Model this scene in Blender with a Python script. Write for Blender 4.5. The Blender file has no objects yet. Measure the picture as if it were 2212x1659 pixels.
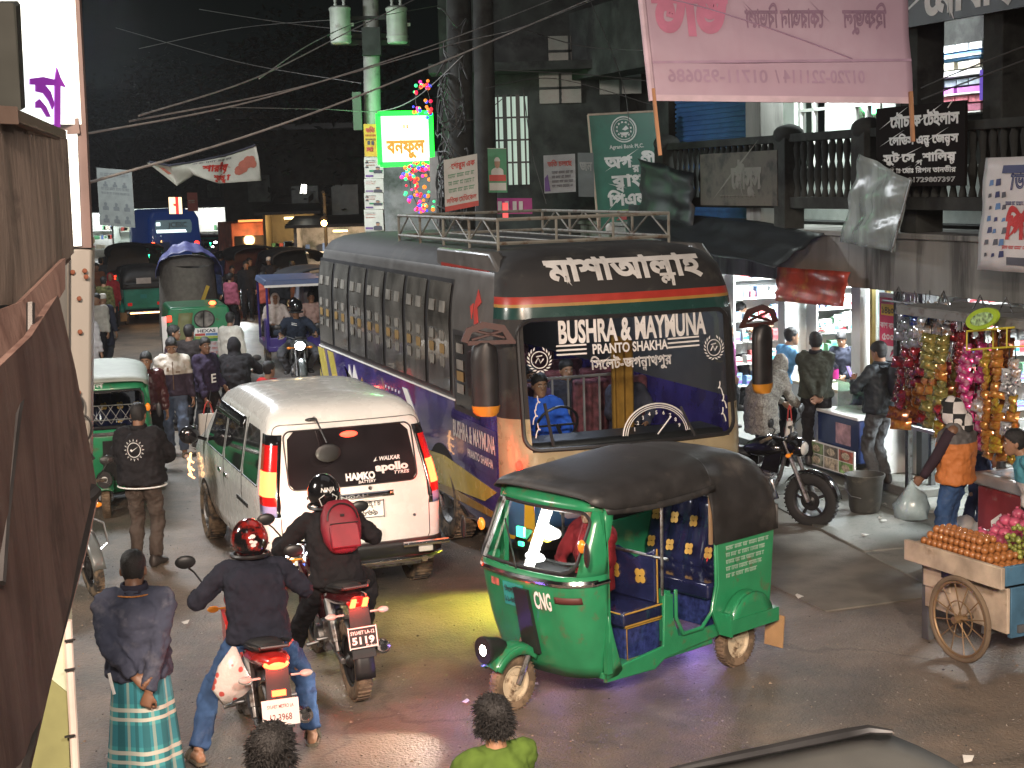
import bpy,math,random
from mathutils import Vector,Matrix
SC=bpy.context.scene
COL=SC.collection
R=math.radians
rnd=random.Random(7)
V=Vector
# ------ camera
CAM_F,CAM_PITCH,CAM_ROLL,CAM_H=3300.0,R(7.576),R(1.694),3.865
cam_data=bpy.data.cameras.new('camera')
cam_data.sensor_width=36.0
cam_data.lens=36.0*CAM_F/2212.0
cam_data.clip_start=0.05
cam_data.clip_end=2000.0
cam=bpy.data.objects.new('camera',cam_data)
COL.objects.link(cam)
cam.location=(0,0,CAM_H)
cam.rotation_euler=(Matrix.Rotation(R(90)-CAM_PITCH,3,'X')@Matrix.Rotation(-CAM_ROLL,3,'Z')).to_euler()
SC.camera=cam
# ------ sky, moon, exposure
world=bpy.data.worlds.new('World')
SC.world=world
world.use_nodes=True
wn=world.node_tree.nodes
sky_tex=wn.new('ShaderNodeTexSky')
sky_tex.sky_type='NISHITA'
sky_tex.sun_disc=False
sky_tex.sun_elevation=R(-7)
sky_tex.sun_rotation=R(200)
wn['Background'].inputs['Strength'].default_value=0.05
world.node_tree.links.new(sky_tex.outputs['Color'],wn['Background'].inputs['Color'])
moon_data=bpy.data.lights.new('moon_light','SUN')
moon_data.energy=0.10
moon_data.angle=R(12)
moon_data.color=(1.0,0.93,0.84)
moon=bpy.data.objects.new('moon_light',moon_data)
COL.objects.link(moon)
moon.rotation_euler=(R(38),0,R(-25))
SC.view_settings.view_transform='Standard'
SC.view_settings.look='None'
SC.view_settings.exposure=0.0
SC.view_settings.gamma=1.0
SC.cycles.max_bounces=6
SC.cycles.diffuse_bounces=3
SC.cycles.glossy_bounces=3
SC.cycles.transparent_max_bounces=12
SC.cycles.transmission_bounces=4
SC.cycles.sample_clamp_indirect=4.0
SC.cycles.caustics_reflective=False
SC.cycles.caustics_refractive=False
def lamp(kind,name,loc,power,color,size=0.2,aim=None,spot=60,parent=None,blend=0.5,sy=None):
 d=bpy.data.lights.new(name,kind)
 d.energy=power
 d.color=color
 if kind=='AREA':
  d.size=size
  if sy:d.shape='RECTANGLE';d.size_y=sy
 else:
  d.shadow_soft_size=size
 if kind=='SPOT':
  d.spot_size=R(spot);d.spot_blend=blend
 o=bpy.data.objects.new(name,d)
 COL.objects.link(o)
 o.location=loc
 if aim is not None:
  o.rotation_euler=(V(aim)-V(loc)).to_track_quat('-Z','Y').to_euler()
 if parent:o.parent=parent
 return o
# ------ from the picture to the place
def ray(px,py):
 x,y=px-1106.0,py-829.5
 u=(x*math.cos(CAM_ROLL)-y*math.sin(CAM_ROLL))/CAM_F
 v=(x*math.sin(CAM_ROLL)+y*math.cos(CAM_ROLL))/CAM_F
 s,c=math.sin(CAM_PITCH),math.cos(CAM_PITCH)
 return V((u,c-v*s,-s-v*c))
def gp(px,py,z=0.0):
 d=ray(px,py);t=(z-CAM_H)/d.z
 return V((d.x*t,d.y*t,z))
def at(px,py,Y):
 d=ray(px,py);t=Y/d.y
 return V((d.x*t,Y,CAM_H+d.z*t))
FA,FE,FN=V((4.9,18.64,0)),V((-.331,.9436,0)),V((-.9436,-.331,0))
FYAW=math.degrees(math.atan2(FN.x,FN.y))
def FP(s,d,z):return FA+FE*s+FN*d+V((0,0,z))
def fpx(px,py,d=0.0):
 r=ray(px,py);o=V((0,0,CAM_H));p=FA+FN*d
 t=(p-o).dot(FN)/r.dot(FN)
 q=o+r*t-FA
 return q.dot(FE),q.z
# ------ materials
MATS={}
def M(name,col,rough=.5,metal=0.,var=.14,vs=6.,bump=0.,bs=80.,emit=0.,ecol=None,coat=0.,spec=.5,dirt=None,dt=.55,ds=3.,alpha=1.,sheen=0.,trans=0.,streak=False,mis=True):
 if name in MATS:return MATS[name]
 m=bpy.data.materials.new(name);m.use_nodes=True
 nt=m.node_tree;n=nt.nodes;l=nt.links
 b=n['Principled BSDF']
 tc=n.new('ShaderNodeTexCoord');mp=n.new('ShaderNodeMapping')
 l.new(tc.outputs['Object'],mp.inputs['Vector'])
 if streak:mp.inputs['Scale'].default_value=(1,1,.12)
 nz=n.new('ShaderNodeTexNoise');nz.inputs['Scale'].default_value=vs;nz.inputs['Detail'].default_value=6
 l.new(mp.outputs['Vector'],nz.inputs['Vector'])
 mr=n.new('ShaderNodeMapRange');mr.inputs[1].default_value=.3;mr.inputs[2].default_value=.7
 l.new(nz.outputs['Fac'],mr.inputs[0])
 mx=n.new('ShaderNodeMix');mx.data_type='RGBA'
 mx.inputs['A'].default_value=(*[c*(1-var)for c in col],1)
 mx.inputs['B'].default_value=(*[min(1,c*(1+var))for c in col],1)
 l.new(mr.outputs[0],mx.inputs['Factor'])
 out=mx.outputs['Result']
 if dirt:
  n2=n.new('ShaderNodeTexNoise');n2.inputs['Scale'].default_value=ds;n2.inputs['Detail'].default_value=8;n2.inputs['Roughness'].default_value=.65
  l.new(mp.outputs['Vector'],n2.inputs['Vector'])
  r2=n.new('ShaderNodeMapRange');r2.inputs[1].default_value=dt;r2.inputs[2].default_value=dt+.14
  l.new(n2.outputs['Fac'],r2.inputs[0])
  m2=n.new('ShaderNodeMix');m2.data_type='RGBA'
  l.new(r2.outputs[0],m2.inputs['Factor']);l.new(out,m2.inputs['A']);m2.inputs['B'].default_value=(*dirt,1)
  out=m2.outputs['Result']
 l.new(out,b.inputs['Base Color'])
 rr=n.new('ShaderNodeMapRange');rr.inputs[3].default_value=max(.02,rough-.07);rr.inputs[4].default_value=min(1,rough+.09)
 l.new(nz.outputs['Fac'],rr.inputs[0]);l.new(rr.outputs[0],b.inputs['Roughness'])
 b.inputs['Metallic'].default_value=metal
 b.inputs['Specular IOR Level'].default_value=spec
 b.inputs['Coat Weight'].default_value=coat
 b.inputs['Alpha'].default_value=alpha
 b.inputs['Sheen Weight'].default_value=sheen
 b.inputs['Transmission Weight'].default_value=trans
 if bump:
  n3=n.new('ShaderNodeTexNoise');n3.inputs['Scale'].default_value=bs;n3.inputs['Detail'].default_value=4
  l.new(mp.outputs['Vector'],n3.inputs['Vector'])
  bp=n.new('ShaderNodeBump');bp.inputs['Strength'].default_value=bump;bp.inputs['Distance'].default_value=.01
  l.new(n3.outputs['Fac'],bp.inputs['Height']);l.new(bp.outputs['Normal'],b.inputs['Normal'])
 if emit:
  b.inputs['Emission Color'].default_value=(*(ecol or col),1)
  b.inputs['Emission Strength'].default_value=emit
  if not mis:m.cycles.emission_sampling='NONE'
 MATS[name]=m
 return m
def glass(name,tint=(.8,.85,.85),refl=.12,rough=.03):
 if name in MATS:return MATS[name]
 m=bpy.data.materials.new(name);m.use_nodes=True
 nt=m.node_tree;n=nt.nodes;l=nt.links
 n.remove(n['Principled BSDF'])
 t=n.new('ShaderNodeBsdfTransparent');t.inputs['Color'].default_value=(*tint,1)
 g=n.new('ShaderNodeBsdfGlossy');g.inputs['Roughness'].default_value=rough;g.inputs['Color'].default_value=(.9,.9,.9,1)
 fr=n.new('ShaderNodeLayerWeight');fr.inputs['Blend'].default_value=.25
 ma=n.new('ShaderNodeMath');ma.operation='MULTIPLY_ADD';ma.inputs[1].default_value=.6;ma.inputs[2].default_value=refl
 l.new(fr.outputs['Fresnel'],ma.inputs[0])
 mx=n.new('ShaderNodeMixShader');l.new(ma.outputs[0],mx.inputs[0]);l.new(t.outputs[0],mx.inputs[1]);l.new(g.outputs[0],mx.inputs[2])
 l.new(mx.outputs[0],n['Material Output'].inputs['Surface'])
 MATS[name]=m
 return m
def glow(name,col,s,mis=True):
 return M(name,tuple(.5*c for c in col),emit=s,ecol=col,mis=mis,var=0)
def cloth(name,col,**k):
 k.setdefault('rough',.85);k.setdefault('bump',.25);k.setdefault('bs',350);k.setdefault('spec',.2);k.setdefault('var',.18);k.setdefault('vs',9)
 return M(name,col,**k)
class Nodes:
 """a small helper for hand-made materials"""
 def __init__(s,name):
  s.m=bpy.data.materials.new(name);s.m.use_nodes=True;s.nt=s.m.node_tree;s.b=s.nt.nodes['Principled BSDF'];MATS[name]=s.m
  s.tc=s.nt.nodes.new('ShaderNodeTexCoord')
 def n(s,t,**k):
  x=s.nt.nodes.new(t)
  for a,v in k.items():setattr(x,a,v)
  return x
 def l(s,a,b):s.nt.links.new(a,b)
 def noise(s,scale,detail=6,vec=None,rough=.55):
  x=s.n('ShaderNodeTexNoise');x.inputs['Scale'].default_value=scale;x.inputs['Detail'].default_value=detail;x.inputs['Roughness'].default_value=rough
  s.l(vec or s.tc.outputs['Object'],x.inputs['Vector']);return x.outputs['Fac']
 def rng(s,v,a,b,c=0.,d=1.):
  x=s.n('ShaderNodeMapRange');s.l(v,x.inputs[0])
  for i,q in enumerate((a,b,c,d)):x.inputs[i+1].default_value=q
  return x.outputs[0]
 def math(s,op,a,b=0.):
  x=s.n('ShaderNodeMath',operation=op)
  for i,q in enumerate((a,b)):
   if isinstance(q,(int,float)):x.inputs[i].default_value=q
   else:s.l(q,x.inputs[i])
  return x.outputs[0]
 def mix(s,f,a,b):
  x=s.n('ShaderNodeMix',data_type='RGBA')
  for q,k in((f,'Factor'),(a,'A'),(b,'B')):
   if isinstance(q,tuple):x.inputs[k].default_value=(*q,1)
   elif isinstance(q,(int,float)):x.inputs[0].default_value=q
   else:s.l(q,x.inputs[k]if k!='Factor' else x.inputs[0])
  return x.outputs['Result']
 def xyz(s):
  x=s.n('ShaderNodeSeparateXYZ');s.l(s.tc.outputs['Object'],x.inputs[0]);return x.outputs
 def bump(s,h,st=.4,dist=.01):
  x=s.n('ShaderNodeBump');x.inputs['Strength'].default_value=st;x.inputs['Distance'].default_value=dist
  s.l(h,x.inputs['Height']);s.l(x.outputs[0],s.b.inputs['Normal'])
 def out(s,col,rough=.6):
  if isinstance(col,tuple):s.b.inputs['Base Color'].default_value=(*col,1)
  else:s.l(col,s.b.inputs['Base Color'])
  if isinstance(rough,(int,float)):s.b.inputs['Roughness'].default_value=rough
  else:s.l(rough,s.b.inputs['Roughness'])
  return s.m
# ------ meshes
class MB:
 def __init__(s,M4=None):s.v,s.f,s.mi,s.T=[],[],[],M4
 def add(s,vs,fs,m=0):
  o=len(s.v)
  s.v+=[tuple(s.T@V(p))if s.T else tuple(p)for p in vs]
  s.f+=[tuple(i+o for i in f)for f in fs];s.mi+=[m]*len(fs)
  return s
 def box(s,c,sz,m=0,rz=0.,rx=0.,ry=0.):
  q=Matrix.Rotation(rz,3,'Z')@Matrix.Rotation(ry,3,'Y')@Matrix.Rotation(rx,3,'X')
  vs=[V(c)+q@V((x*sz[0]/2,y*sz[1]/2,z*sz[2]/2))for z in(-1,1)for x,y in((-1,-1),(1,-1),(1,1),(-1,1))]
  return s.add(vs,[(3,2,1,0),(4,5,6,7),(0,1,5,4),(1,2,6,5),(2,3,7,6),(3,0,4,7)],m)
 def bar(s,p,q,w,h=None,m=0,up=(0,0,1)):
  p,q=V(p),V(q);d=(q-p).normalized();u=V(up)
  if abs(d.dot(u))>.95:u=V((1,0,0))
  a=d.cross(u).normalized();b=a.cross(d).normalized();h=h or w
  vs=[c+a*x*w/2+b*y*h/2 for c in(p,q)for x,y in((-1,-1),(1,-1),(1,1),(-1,1))]
  return s.add(vs,[(0,1,2,3),(7,6,5,4),(1,0,4,5),(2,1,5,6),(3,2,6,7),(0,3,7,4)],m)
 def tube(s,pts,r,n=8,m=0,cap=True,flat=None,up=None):
  pts=[V(p)for p in pts];k=len(pts)
  rs=r if isinstance(r,(list,tuple))else[r]*k
  ds=[(pts[min(i+1,k-1)]-pts[max(i-1,0)]).normalized()for i in range(k)]
  u=V(up)if up else(V((0,0,1))if abs(ds[0].z)<.9 else V((0,1,0)))
  rings=[]
  for i in range(k):
   a=ds[i].cross(u)
   if a.length<1e-4:a=ds[i].cross(V((1,.1,0)))
   a.normalize();b=a.cross(ds[i]).normalized();u=b
   ra,rb=rs[i]if isinstance(rs[i],tuple)else(rs[i],rs[i]*(flat or 1))
   rings.append([pts[i]+a*math.cos(t)*ra+b*math.sin(t)*rb for t in[2*math.pi*j/n for j in range(n)]])
  return s.loft(rings,m,cap)
 def loft(s,rings,m=0,cap=True,closed=True):
  n=len(rings[0]);vs=[p for r in rings for p in r];fs=[]
  for i in range(len(rings)-1):
   for j in range(n if closed else n-1):
    a,b=i*n+j,i*n+(j+1)%n
    fs.append((a,b,b+n,a+n))
  if cap and closed:
   fs.append(tuple(range(n-1,-1,-1)));fs.append(tuple(range((len(rings)-1)*n,len(rings)*n)))
  return s.add(vs,fs,m)
 def sph(s,c,r,nu=14,nv=9,m=0,q=None):
  r=r if isinstance(r,(tuple,list))else(r,r,r);rings=[]
  for i in range(1,nv):
   t=math.pi*i/nv
   rings.append([V((r[0]*math.sin(t)*math.cos(2*math.pi*j/nu),r[1]*math.sin(t)*math.sin(2*math.pi*j/nu),-r[2]*math.cos(t)))for j in range(nu)])
  vs=[V((0,0,-r[2]))]+[p for g in rings for p in g]+[V((0,0,r[2]))];fs=[]
  for j in range(nu):
   fs.append((0,1+(j+1)%nu,1+j));e=len(vs)-1;k=1+(nv-2)*nu
   fs.append((e,k+j,k+(j+1)%nu))
  for i in range(nv-2):
   for j in range(nu):
    a,b=1+i*nu+j,1+i*nu+(j+1)%nu
    fs.append((a,b,b+nu,a+nu))
  return s.add([V(c)+((q@p)if q else p)for p in vs],fs,m)
 def prism(s,poly,t,fn,m=0):
  """poly of (u, v); fn(u, v, w) -> point; w from 0 to t"""
  n=len(poly);vs=[fn(u,v,0)for u,v in poly]+[fn(u,v,t)for u,v in poly]
  fs=[tuple(range(n-1,-1,-1)),tuple(range(n,2*n))]+[(i,(i+1)%n,n+(i+1)%n,n+i)for i in range(n)]
  return s.add(vs,fs,m)
 def grid(s,fn,nu,nv,m=0,mf=None):
  vs=[fn(i/nu,j/nv)for j in range(nv+1)for i in range(nu+1)];o=len(s.f)
  fs=[(j*(nu+1)+i,j*(nu+1)+i+1,(j+1)*(nu+1)+i+1,(j+1)*(nu+1)+i)for j in range(nv)for i in range(nu)]
  s.add(vs,fs,m)
  if mf:
   for k in range(nu*nv):s.mi[o+k]=mf((k%nu+.5)/nu,(k//nu+.5)/nv)
  return s
 def lathe(s,prof,c=(0,0,0),axis='Z',n=20,m=0,cap=True):
  q={'Z':lambda r,h,t:V((r*math.cos(t),r*math.sin(t),h)),'X':lambda r,h,t:V((h,r*math.cos(t),r*math.sin(t))),'Y':lambda r,h,t:V((r*math.sin(t),h,r*math.cos(t)))}[axis]
  return s.loft([[V(c)+q(r,h,2*math.pi*j/n)for j in range(n)]for r,h in prof],m,cap)
 def disc(s,c,r,t,axis='Y',n=20,m=0):return s.lathe([(r,-t/2),(r,t/2)],c,axis,n,m)
 def text(s,tm,fn,m=0):
  vs,fs=tm
  return s.add([fn(*p)for p in vs],fs,m)
 def build(s,name,mats,parent=None,smooth=35,bevel=0.,seg=2,solid=0.,loc=None,rz=None,off=-1):
  me=bpy.data.meshes.new(name)
  me.from_pydata([tuple(p)for p in s.v],[],s.f)
  mats=mats if isinstance(mats,(list,tuple))else[mats]
  for q in mats:me.materials.append(q)
  if len(mats)>1:me.polygons.foreach_set('material_index',s.mi)
  if smooth:
   me.shade_smooth()
   if smooth<180:me.set_sharp_from_angle(angle=R(smooth))
  o=bpy.data.objects.new(name,me);COL.objects.link(o)
  if parent:o.parent=parent
  if loc is not None:o.location=loc
  if rz is not None:o.rotation_euler=(0,0,rz)
  if solid:
   d=o.modifiers.new('solid','SOLIDIFY');d.thickness=solid;d.offset=off
  if bevel:
   d=o.modifiers.new('bevel','BEVEL');d.width=bevel;d.segments=seg;d.limit_method='ANGLE';d.angle_limit=R(40);d.harden_normals=False
  return o
def tag(o,label=None,cat=None,group=None,kind=None):
 if label:o['label']=label
 if cat:o['category']=cat
 if group:o['group']=group
 if kind:o['kind']=kind
 return o
def struct(o):o['kind']='structure';return o
def thing(name,label,cat,loc=(0,0,0),yaw=0.,group=None):
 """an empty at the base of a thing; yaw in degrees turns its forward +Y clockwise seen from above"""
 o=bpy.data.objects.new(name,None);COL.objects.link(o)
 o.empty_display_size=.1;o.location=loc;o.rotation_euler=(0,0,-R(yaw))
 return tag(o,label,cat,group)
def dup(o,loc=None,yaw=None,label=None,group=None,parent=None,swap=None):
 c=o.copy();COL.objects.link(c)
 if parent is not None:c.parent=parent
 if loc is not None:c.location=loc
 if yaw is not None:c.rotation_euler=(0,0,-R(yaw))
 if label:c['label']=label
 if group:c['group']=group
 for ch in list(o.children):
  if ch.type=='LIGHT':continue
  d=dup(ch,parent=c,swap=swap)
 if swap and c.type=='MESH' and any(s.material and s.material.name in swap for s in o.material_slots):
  c.data=c.data.copy()
  for i,q in enumerate(c.data.materials):
   if q and q.name in swap:c.data.materials[i]=swap[q.name]
 return c
# ------ lettering
def _font_mesh(body,stroke,offset,shear=0.):
 c=bpy.data.curves.new('lettering','FONT');c.body=body;c.resolution_u=3;c.shear=shear
 if stroke:c.fill_mode='NONE';c.bevel_depth=stroke;c.bevel_resolution=0;c.resolution_u=2
 elif offset:c.offset=offset
 o=bpy.data.objects.new('lettering',c);COL.objects.link(o)
 bpy.context.view_layer.update()
 me=o.to_mesh()
 vs=[tuple(v.co)for v in me.vertices];fs=[tuple(p.vertices)for p in me.polygons]
 o.to_mesh_clear();bpy.data.objects.remove(o);bpy.data.curves.remove(c)
 return vs,fs
_TC={}
import re
def bn(s):
 """Bengali vowel signs that stand before their consonant, put there"""
 s=re.sub('([\u0995-\u09b9\u09dc-\u09df](?:\\|[\u0995-\u09b9])*)([\u09bf\u09c7\u09c8])',r'\2\1',s)
 s=re.sub('([\u0995-\u09b9\u09dc-\u09df](?:\\|[\u0995-\u09b9])*)\u09cb','\u09c7\\1\u09be',s)
 return re.sub('([\u0995-\u09b9\u09dc-\u09df](?:\\|[\u0995-\u09b9])*)\u09cc','\u09c7\\1\u09d7',s)
def text(body,stroke=0.,offset=.0,shear=0.,narrow=1.):
 """mesh of one line of writing, centred, 1 high from base line to cap height, with its width. '|' before a letter hangs it under the letter before."""
 key=(body,stroke,offset,shear,narrow)
 if key in _TC:return _TC[key]
 runs,cur,i=[],'',0
 vs,fs,x=[],[],0.
 segs=[]
 for ch in bn(body).split('|'):
  segs.append(ch)
 def put(t,ox,oy,sc):
  a,b=_font_mesh(t,stroke,offset,shear);k=len(vs)
  if not a:return ox,ox
  vs.extend(((p[0]*sc*narrow+ox,p[1]*sc+oy,p[2]*sc)for p in a));fs.extend((tuple(q+k for q in f)for f in b))
  xs=[p[0]*sc*narrow+ox for p in a];return min(xs),max(xs)
 lo,hi=put(segs[0],0,0,1)
 for sgm in segs[1:]:
  put(sgm[0],hi-.5,-.32,.62)
  if len(sgm)>1:_,hi=put(sgm[1:],hi+.03,0,1)
 xs=[p[0]for p in vs];cx,w=(min(xs)+max(xs))/2,max(xs)-min(xs)
 r=([((p[0]-cx)/.7,p[1]/.7,p[2]/.7)for p in vs],fs,w/.7)
 _TC[key]=r
 return r
def write(mb,body,fn,cu,cv,w=None,h=.1,m=0,**k):
 """body written on a surface fn(u, v, lift); centre (cu, cv of the base line), width w if given"""
 vs,fs,tw=text(body,**k)
 sx=h if w is None else w/tw
 mb.add([fn(cu+p[0]*sx,cv+p[1]*h,.002+max(0.,p[2])*h*.15)for p in vs],fs,m)
def scribble(mb,fn,u0,u1,v,h,m=0,seed=0,bn=True):
 """a line of small print too small to read"""
 r=random.Random(seed);u=u0
 while u<u1-h*.6:
  w=h*r.uniform(1.2,3.2);w=min(w,u1-u)
  if bn:mb.prism([(u,v+h*.82),(u+w,v+h*.82),(u+w,v+h),(u,v+h)],.002,fn,m)
  k=u+h*.1
  while k<u+w-h*.3:
   t=r.random()
   mb.prism([(k,v+h*(.1 if t<.5 else.4)),(k+h*.16,v),(k+h*.2,v+h*.82),(k+h*.06,v+h*.82)],.002,fn,m)
   if t>.3:mb.prism([(k,v+h*.3),(k+h*.4,v+h*.2),(k+h*.38,v+h*.36),(k,v+h*.45)],.002,fn,m)
   k+=h*.5
  u+=w+h*.35
def plane(o,u,v):
 o,u,v=V(o),V(u).normalized(),V(v).normalized();n=u.cross(v)
 return lambda a,b,w=0.:o+u*a+v*b+n*w
# ------ vehicle shells
def lev(L,z):
 if z<=L[0][0]:return L[0]
 for a,b in zip(L,L[1:]):
  if z<=b[0]:
   t=(z-a[0])/(b[0]-a[0]);return tuple(p+(q-p)*t for p,q in zip(a,b))
 return L[-1]
def endy(L,z,x,front):
 _,w,yr,yf,rr,rf,br,bf=lev(L,z);s=1 if front else-1
 y0,r,b=(yf,rf,bf)if front else(yr,rr,br)
 ax=min(abs(x),w);k=w-r
 if ax<=k:return y0-s*b*(ax/w)**2
 e=min(ax-k,r);return y0-s*(b*(k/w)**2+r-math.sqrt(max(0,r*r-e*e)))
def xsamples(w,r,n=6,k=5):
 c=w-r;a=[c*(-1+2*i/n)for i in range(n+1)]
 e=[c+r*math.sin(math.pi/2*i/k)for i in range(1,k+1)]
 return[-q for q in reversed(e)]+a+e
def shell(mb,L,zs,mf,side=6,top=0,bottom=None):
 rings=[]
 for z in zs:
  _,w,yr,yf,rr,rf,br,bf=lev(L,z)
  re=[V((x,endy(L,z,x,0),z))for x in xsamples(w,rr)]
  fr=[V((x,endy(L,z,x,1),z))for x in reversed(xsamples(w,rf))]
  s1=[re[-1].lerp(fr[0],i/side)for i in range(1,side)]
  s2=[fr[-1].lerp(re[0],i/side)for i in range(1,side)]
  rings.append(re+s1+fr+s2)
 nr,n=len(re),len(rings[0]);vs=[p for g in rings for p in g];o=len(mb.v)
 mb.v+=[tuple(p)for p in vs]
 for i in range(len(zs)-1):
  for j in range(n):
   a,b=i*n+j,i*n+(j+1)%n
   c=(vs[a]+vs[b]+vs[a+n]+vs[b+n])/4
   kind='rear' if j<nr-1 else('front' if nr+side-2<j<nr+side-1+nr-1 else 'side')
   q=mf(kind,c.x,c.y,c.z)
   if q is None:continue
   mb.f.append((o+a,o+b,o+b+n,o+a+n));mb.mi.append(q)
 if top is not None:mb.f.append(tuple(o+(len(zs)-1)*n+j for j in range(n)));mb.mi.append(top)
 if bottom is not None:mb.f.append(tuple(o+j for j in reversed(range(n))));mb.mi.append(bottom)
def endfn(L,front,off=.004):
 s=1 if front else-1
 return lambda x,z,w=0.:V((x if front else x,endy(L,z,x,front)+s*(off+w),z))
def sidefn(L,sgn,off=.004):
 return lambda y,z,w=0.:V((sgn*(lev(L,z)[1]+off+w),y,z))
def patch(mb,fn,u0,u1,v0,v1,nu=8,nv=6,r=0.,m=0,slant=0.,slant2=0.):
 """a sheet on a surface with rounded corners; slant leans its two ends"""
 def g(a,b):
  v=v0+(v1-v0)*b;e=min(v-v0,v1-v);ins=r-math.sqrt(max(0,r*r-(r-e)**2))if r and e<r else 0.
  lo,hi=u0+ins+slant*b,u1-ins+slant2*b
  return fn(lo+(hi-lo)*a,v)
 return mb.grid(g,nu,nv,m)
def outline(fn,u0,u1,v0,v1,r,lift=.0,n=5):
 pts=[]
 for cu,cv,a0 in((u1-r,v1-r,0),(u0+r,v1-r,90),(u0+r,v0+r,180),(u1-r,v0+r,270)):
  for i in range(n+1):
   a=R(a0+90*i/n);pts.append((cu+r*math.cos(a),cv+r*math.sin(a)))
 res=[]
 for i,p in enumerate(pts):
  q=pts[(i+1)%len(pts)];k=max(1,int(math.dist(p,q)/.12))
  for j in range(k):res.append(fn(p[0]+(q[0]-p[0])*j/k,p[1]+(q[1]-p[1])*j/k,lift))
 return res+[res[0],res[1]]
def wheel(parent,name,x,y,r,w,mt,mr,spokes=0,style='disc',nspin=0.):
 """tyre with a rim inside; the axle runs along x"""
 b=MB();h=w/2
 b.lathe([(r*.66,-h*.8),(r*.8,-h),(r*.93,-h*.96),(r*.985,-h*.7),(r,-h*.3),(r,h*.3),(r*.985,h*.7),(r*.93,h*.96),(r*.8,h),(r*.66,h*.8),(r*.66,-h*.8)],(0,0,0),'X',32,cap=False)
 for i in range(40 if r>.2 else 0):
  a=2*math.pi*i/40
  b.box((0,r*1.003*math.cos(a),r*1.003*math.sin(a)),(w*.8,r*.05,.012),rx=a+math.pi/2)
 t=b.build(name,mt,parent,loc=(x,y,r))
 b=MB()
 if style=='disc':
  b.lathe([(r*.67,-h*.7),(r*.6,-h*.75),(r*.55,-h*.3),(r*.3,-h*.35),(r*.26,-h*.75),(r*.12,-h*.85),(.001,-h*.85)],axis='X',n=28,cap=False)
  b.lathe([(r*.67,h*.7),(r*.6,h*.75),(r*.55,h*.3),(r*.3,h*.35),(r*.26,h*.75),(r*.12,h*.85),(.001,h*.85)],axis='X',n=28,cap=False)
  b.lathe([(r*.66,-h*.7),(r*.66,h*.7)],axis='X',n=28,cap=False)
  for i in range(4):
   a=math.pi/2*i+.5
   for s in(-1,1):b.disc((s*h*.62,r*.2*math.cos(a),r*.2*math.sin(a)),.014,.03,'X',8)
 else:
  for s in(-1,1):
   b.lathe([(r*.68,s*h*.75),(r*.66,s*h*.8),(r*.58,s*h*.6),(r*.58,s*h*.4),(r*.66,s*h*.5)],axis='X',n=28,cap=False)
  b.lathe([(r*.58,-h*.6),(r*.58,h*.6)],axis='X',n=28,cap=False)
  b.lathe([(.03,-h*1.1),(.055,-h*.7),(.055,h*.7),(.03,h*1.1)],axis='X',n=14)
  b.disc((h*.6,0,0),r*.36,.006,'X',24)
  for i in range(spokes):
   a=2*math.pi*i/spokes+nspin
   b.bar((0,.04*math.cos(a),.04*math.sin(a)),(0,r*.6*math.cos(a),r*.6*math.sin(a)),.03,.03)
 b.build('rim',mr,t)
 return t
GREEN=(.012,.23,.10)
m_green=M('green_paint',(.02,.20,.085),.30,var=.12,coat=.3,dirt=(.10,.10,.055),dt=.57,ds=7,bump=.35,bs=5)
m_vinyl=M('black_vinyl',(.022,.022,.023),.5,bump=.18,bs=90,var=.3,dirt=(.07,.065,.06),dt=.55,ds=2)
m_rubber=M('tyre_rubber',(.028,.025,.022),.85,bump=.25,bs=120,dirt=(.17,.125,.08),dt=.42,ds=9)
m_brownrub=M('muddy_tyre_rubber',(.10,.07,.045),.9,bump=.4,bs=90,dirt=(.2,.14,.09),dt=.45,ds=9)
m_cream=M('cream_wheel_paint',(.5,.42,.3),.5,dirt=(.16,.11,.07),dt=.5,ds=14)
m_chrome=M('chrome',(.72,.72,.74),.14,1.,var=.08,bump=.02,bs=40)
m_steel=M('worn_steel',(.3,.3,.3),.42,1.,var=.3,dirt=(.08,.06,.05),dt=.5,ds=12)
m_blk=M('black_plastic',(.015,.015,.016),.42,var=.3,bump=.05,bs=200)
m_blkgloss=M('black_paint',(.008,.008,.009),.15,coat=.5,var=.3)
m_white=M('white_paint',(.78,.77,.74),.4,var=.05)
m_glass=glass('clear_glass')
m_dglass=M('dark_window_glass',(.012,.013,.015),.05,spec=.9,var=.3,coat=.6)
m_red_on=glow('lit_red_lamp',(1,.025,.012),6)
m_red_hot=glow('lit_brake_lamp',(1,.07,.02),13)
m_red_off=M('red_lamp_lens',(.35,.01,.01),.15,coat=.6,emit=.25,ecol=(1,.01,.008))
m_amber=M('amber_lens',(.7,.22,.02),.2,emit=.25,ecol=(1,.3,.02),coat=.5)
m_clearlens=M('clear_lens',(.55,.55,.52),.12,coat=.6,var=.25)
m_head_on=glow('lit_headlamp',(1,.88,.72),45)
m_yellow=M('yellow_paint',(.62,.47,.03),.35,coat=.3,dirt=(.2,.15,.05),dt=.62,ds=6)
m_seat=M('blue_seat_vinyl',(.011,.014,.048),.12,coat=.5,bump=.25,bs=9,var=.3)
m_gold=M('gold_print',(.5,.3,.06),.35,metal=.3)
m_teal=M('teal_plate',(.02,.26,.24),.45)
m_darkcloth=cloth('dark_cloth',(.02,.02,.024))
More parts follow.
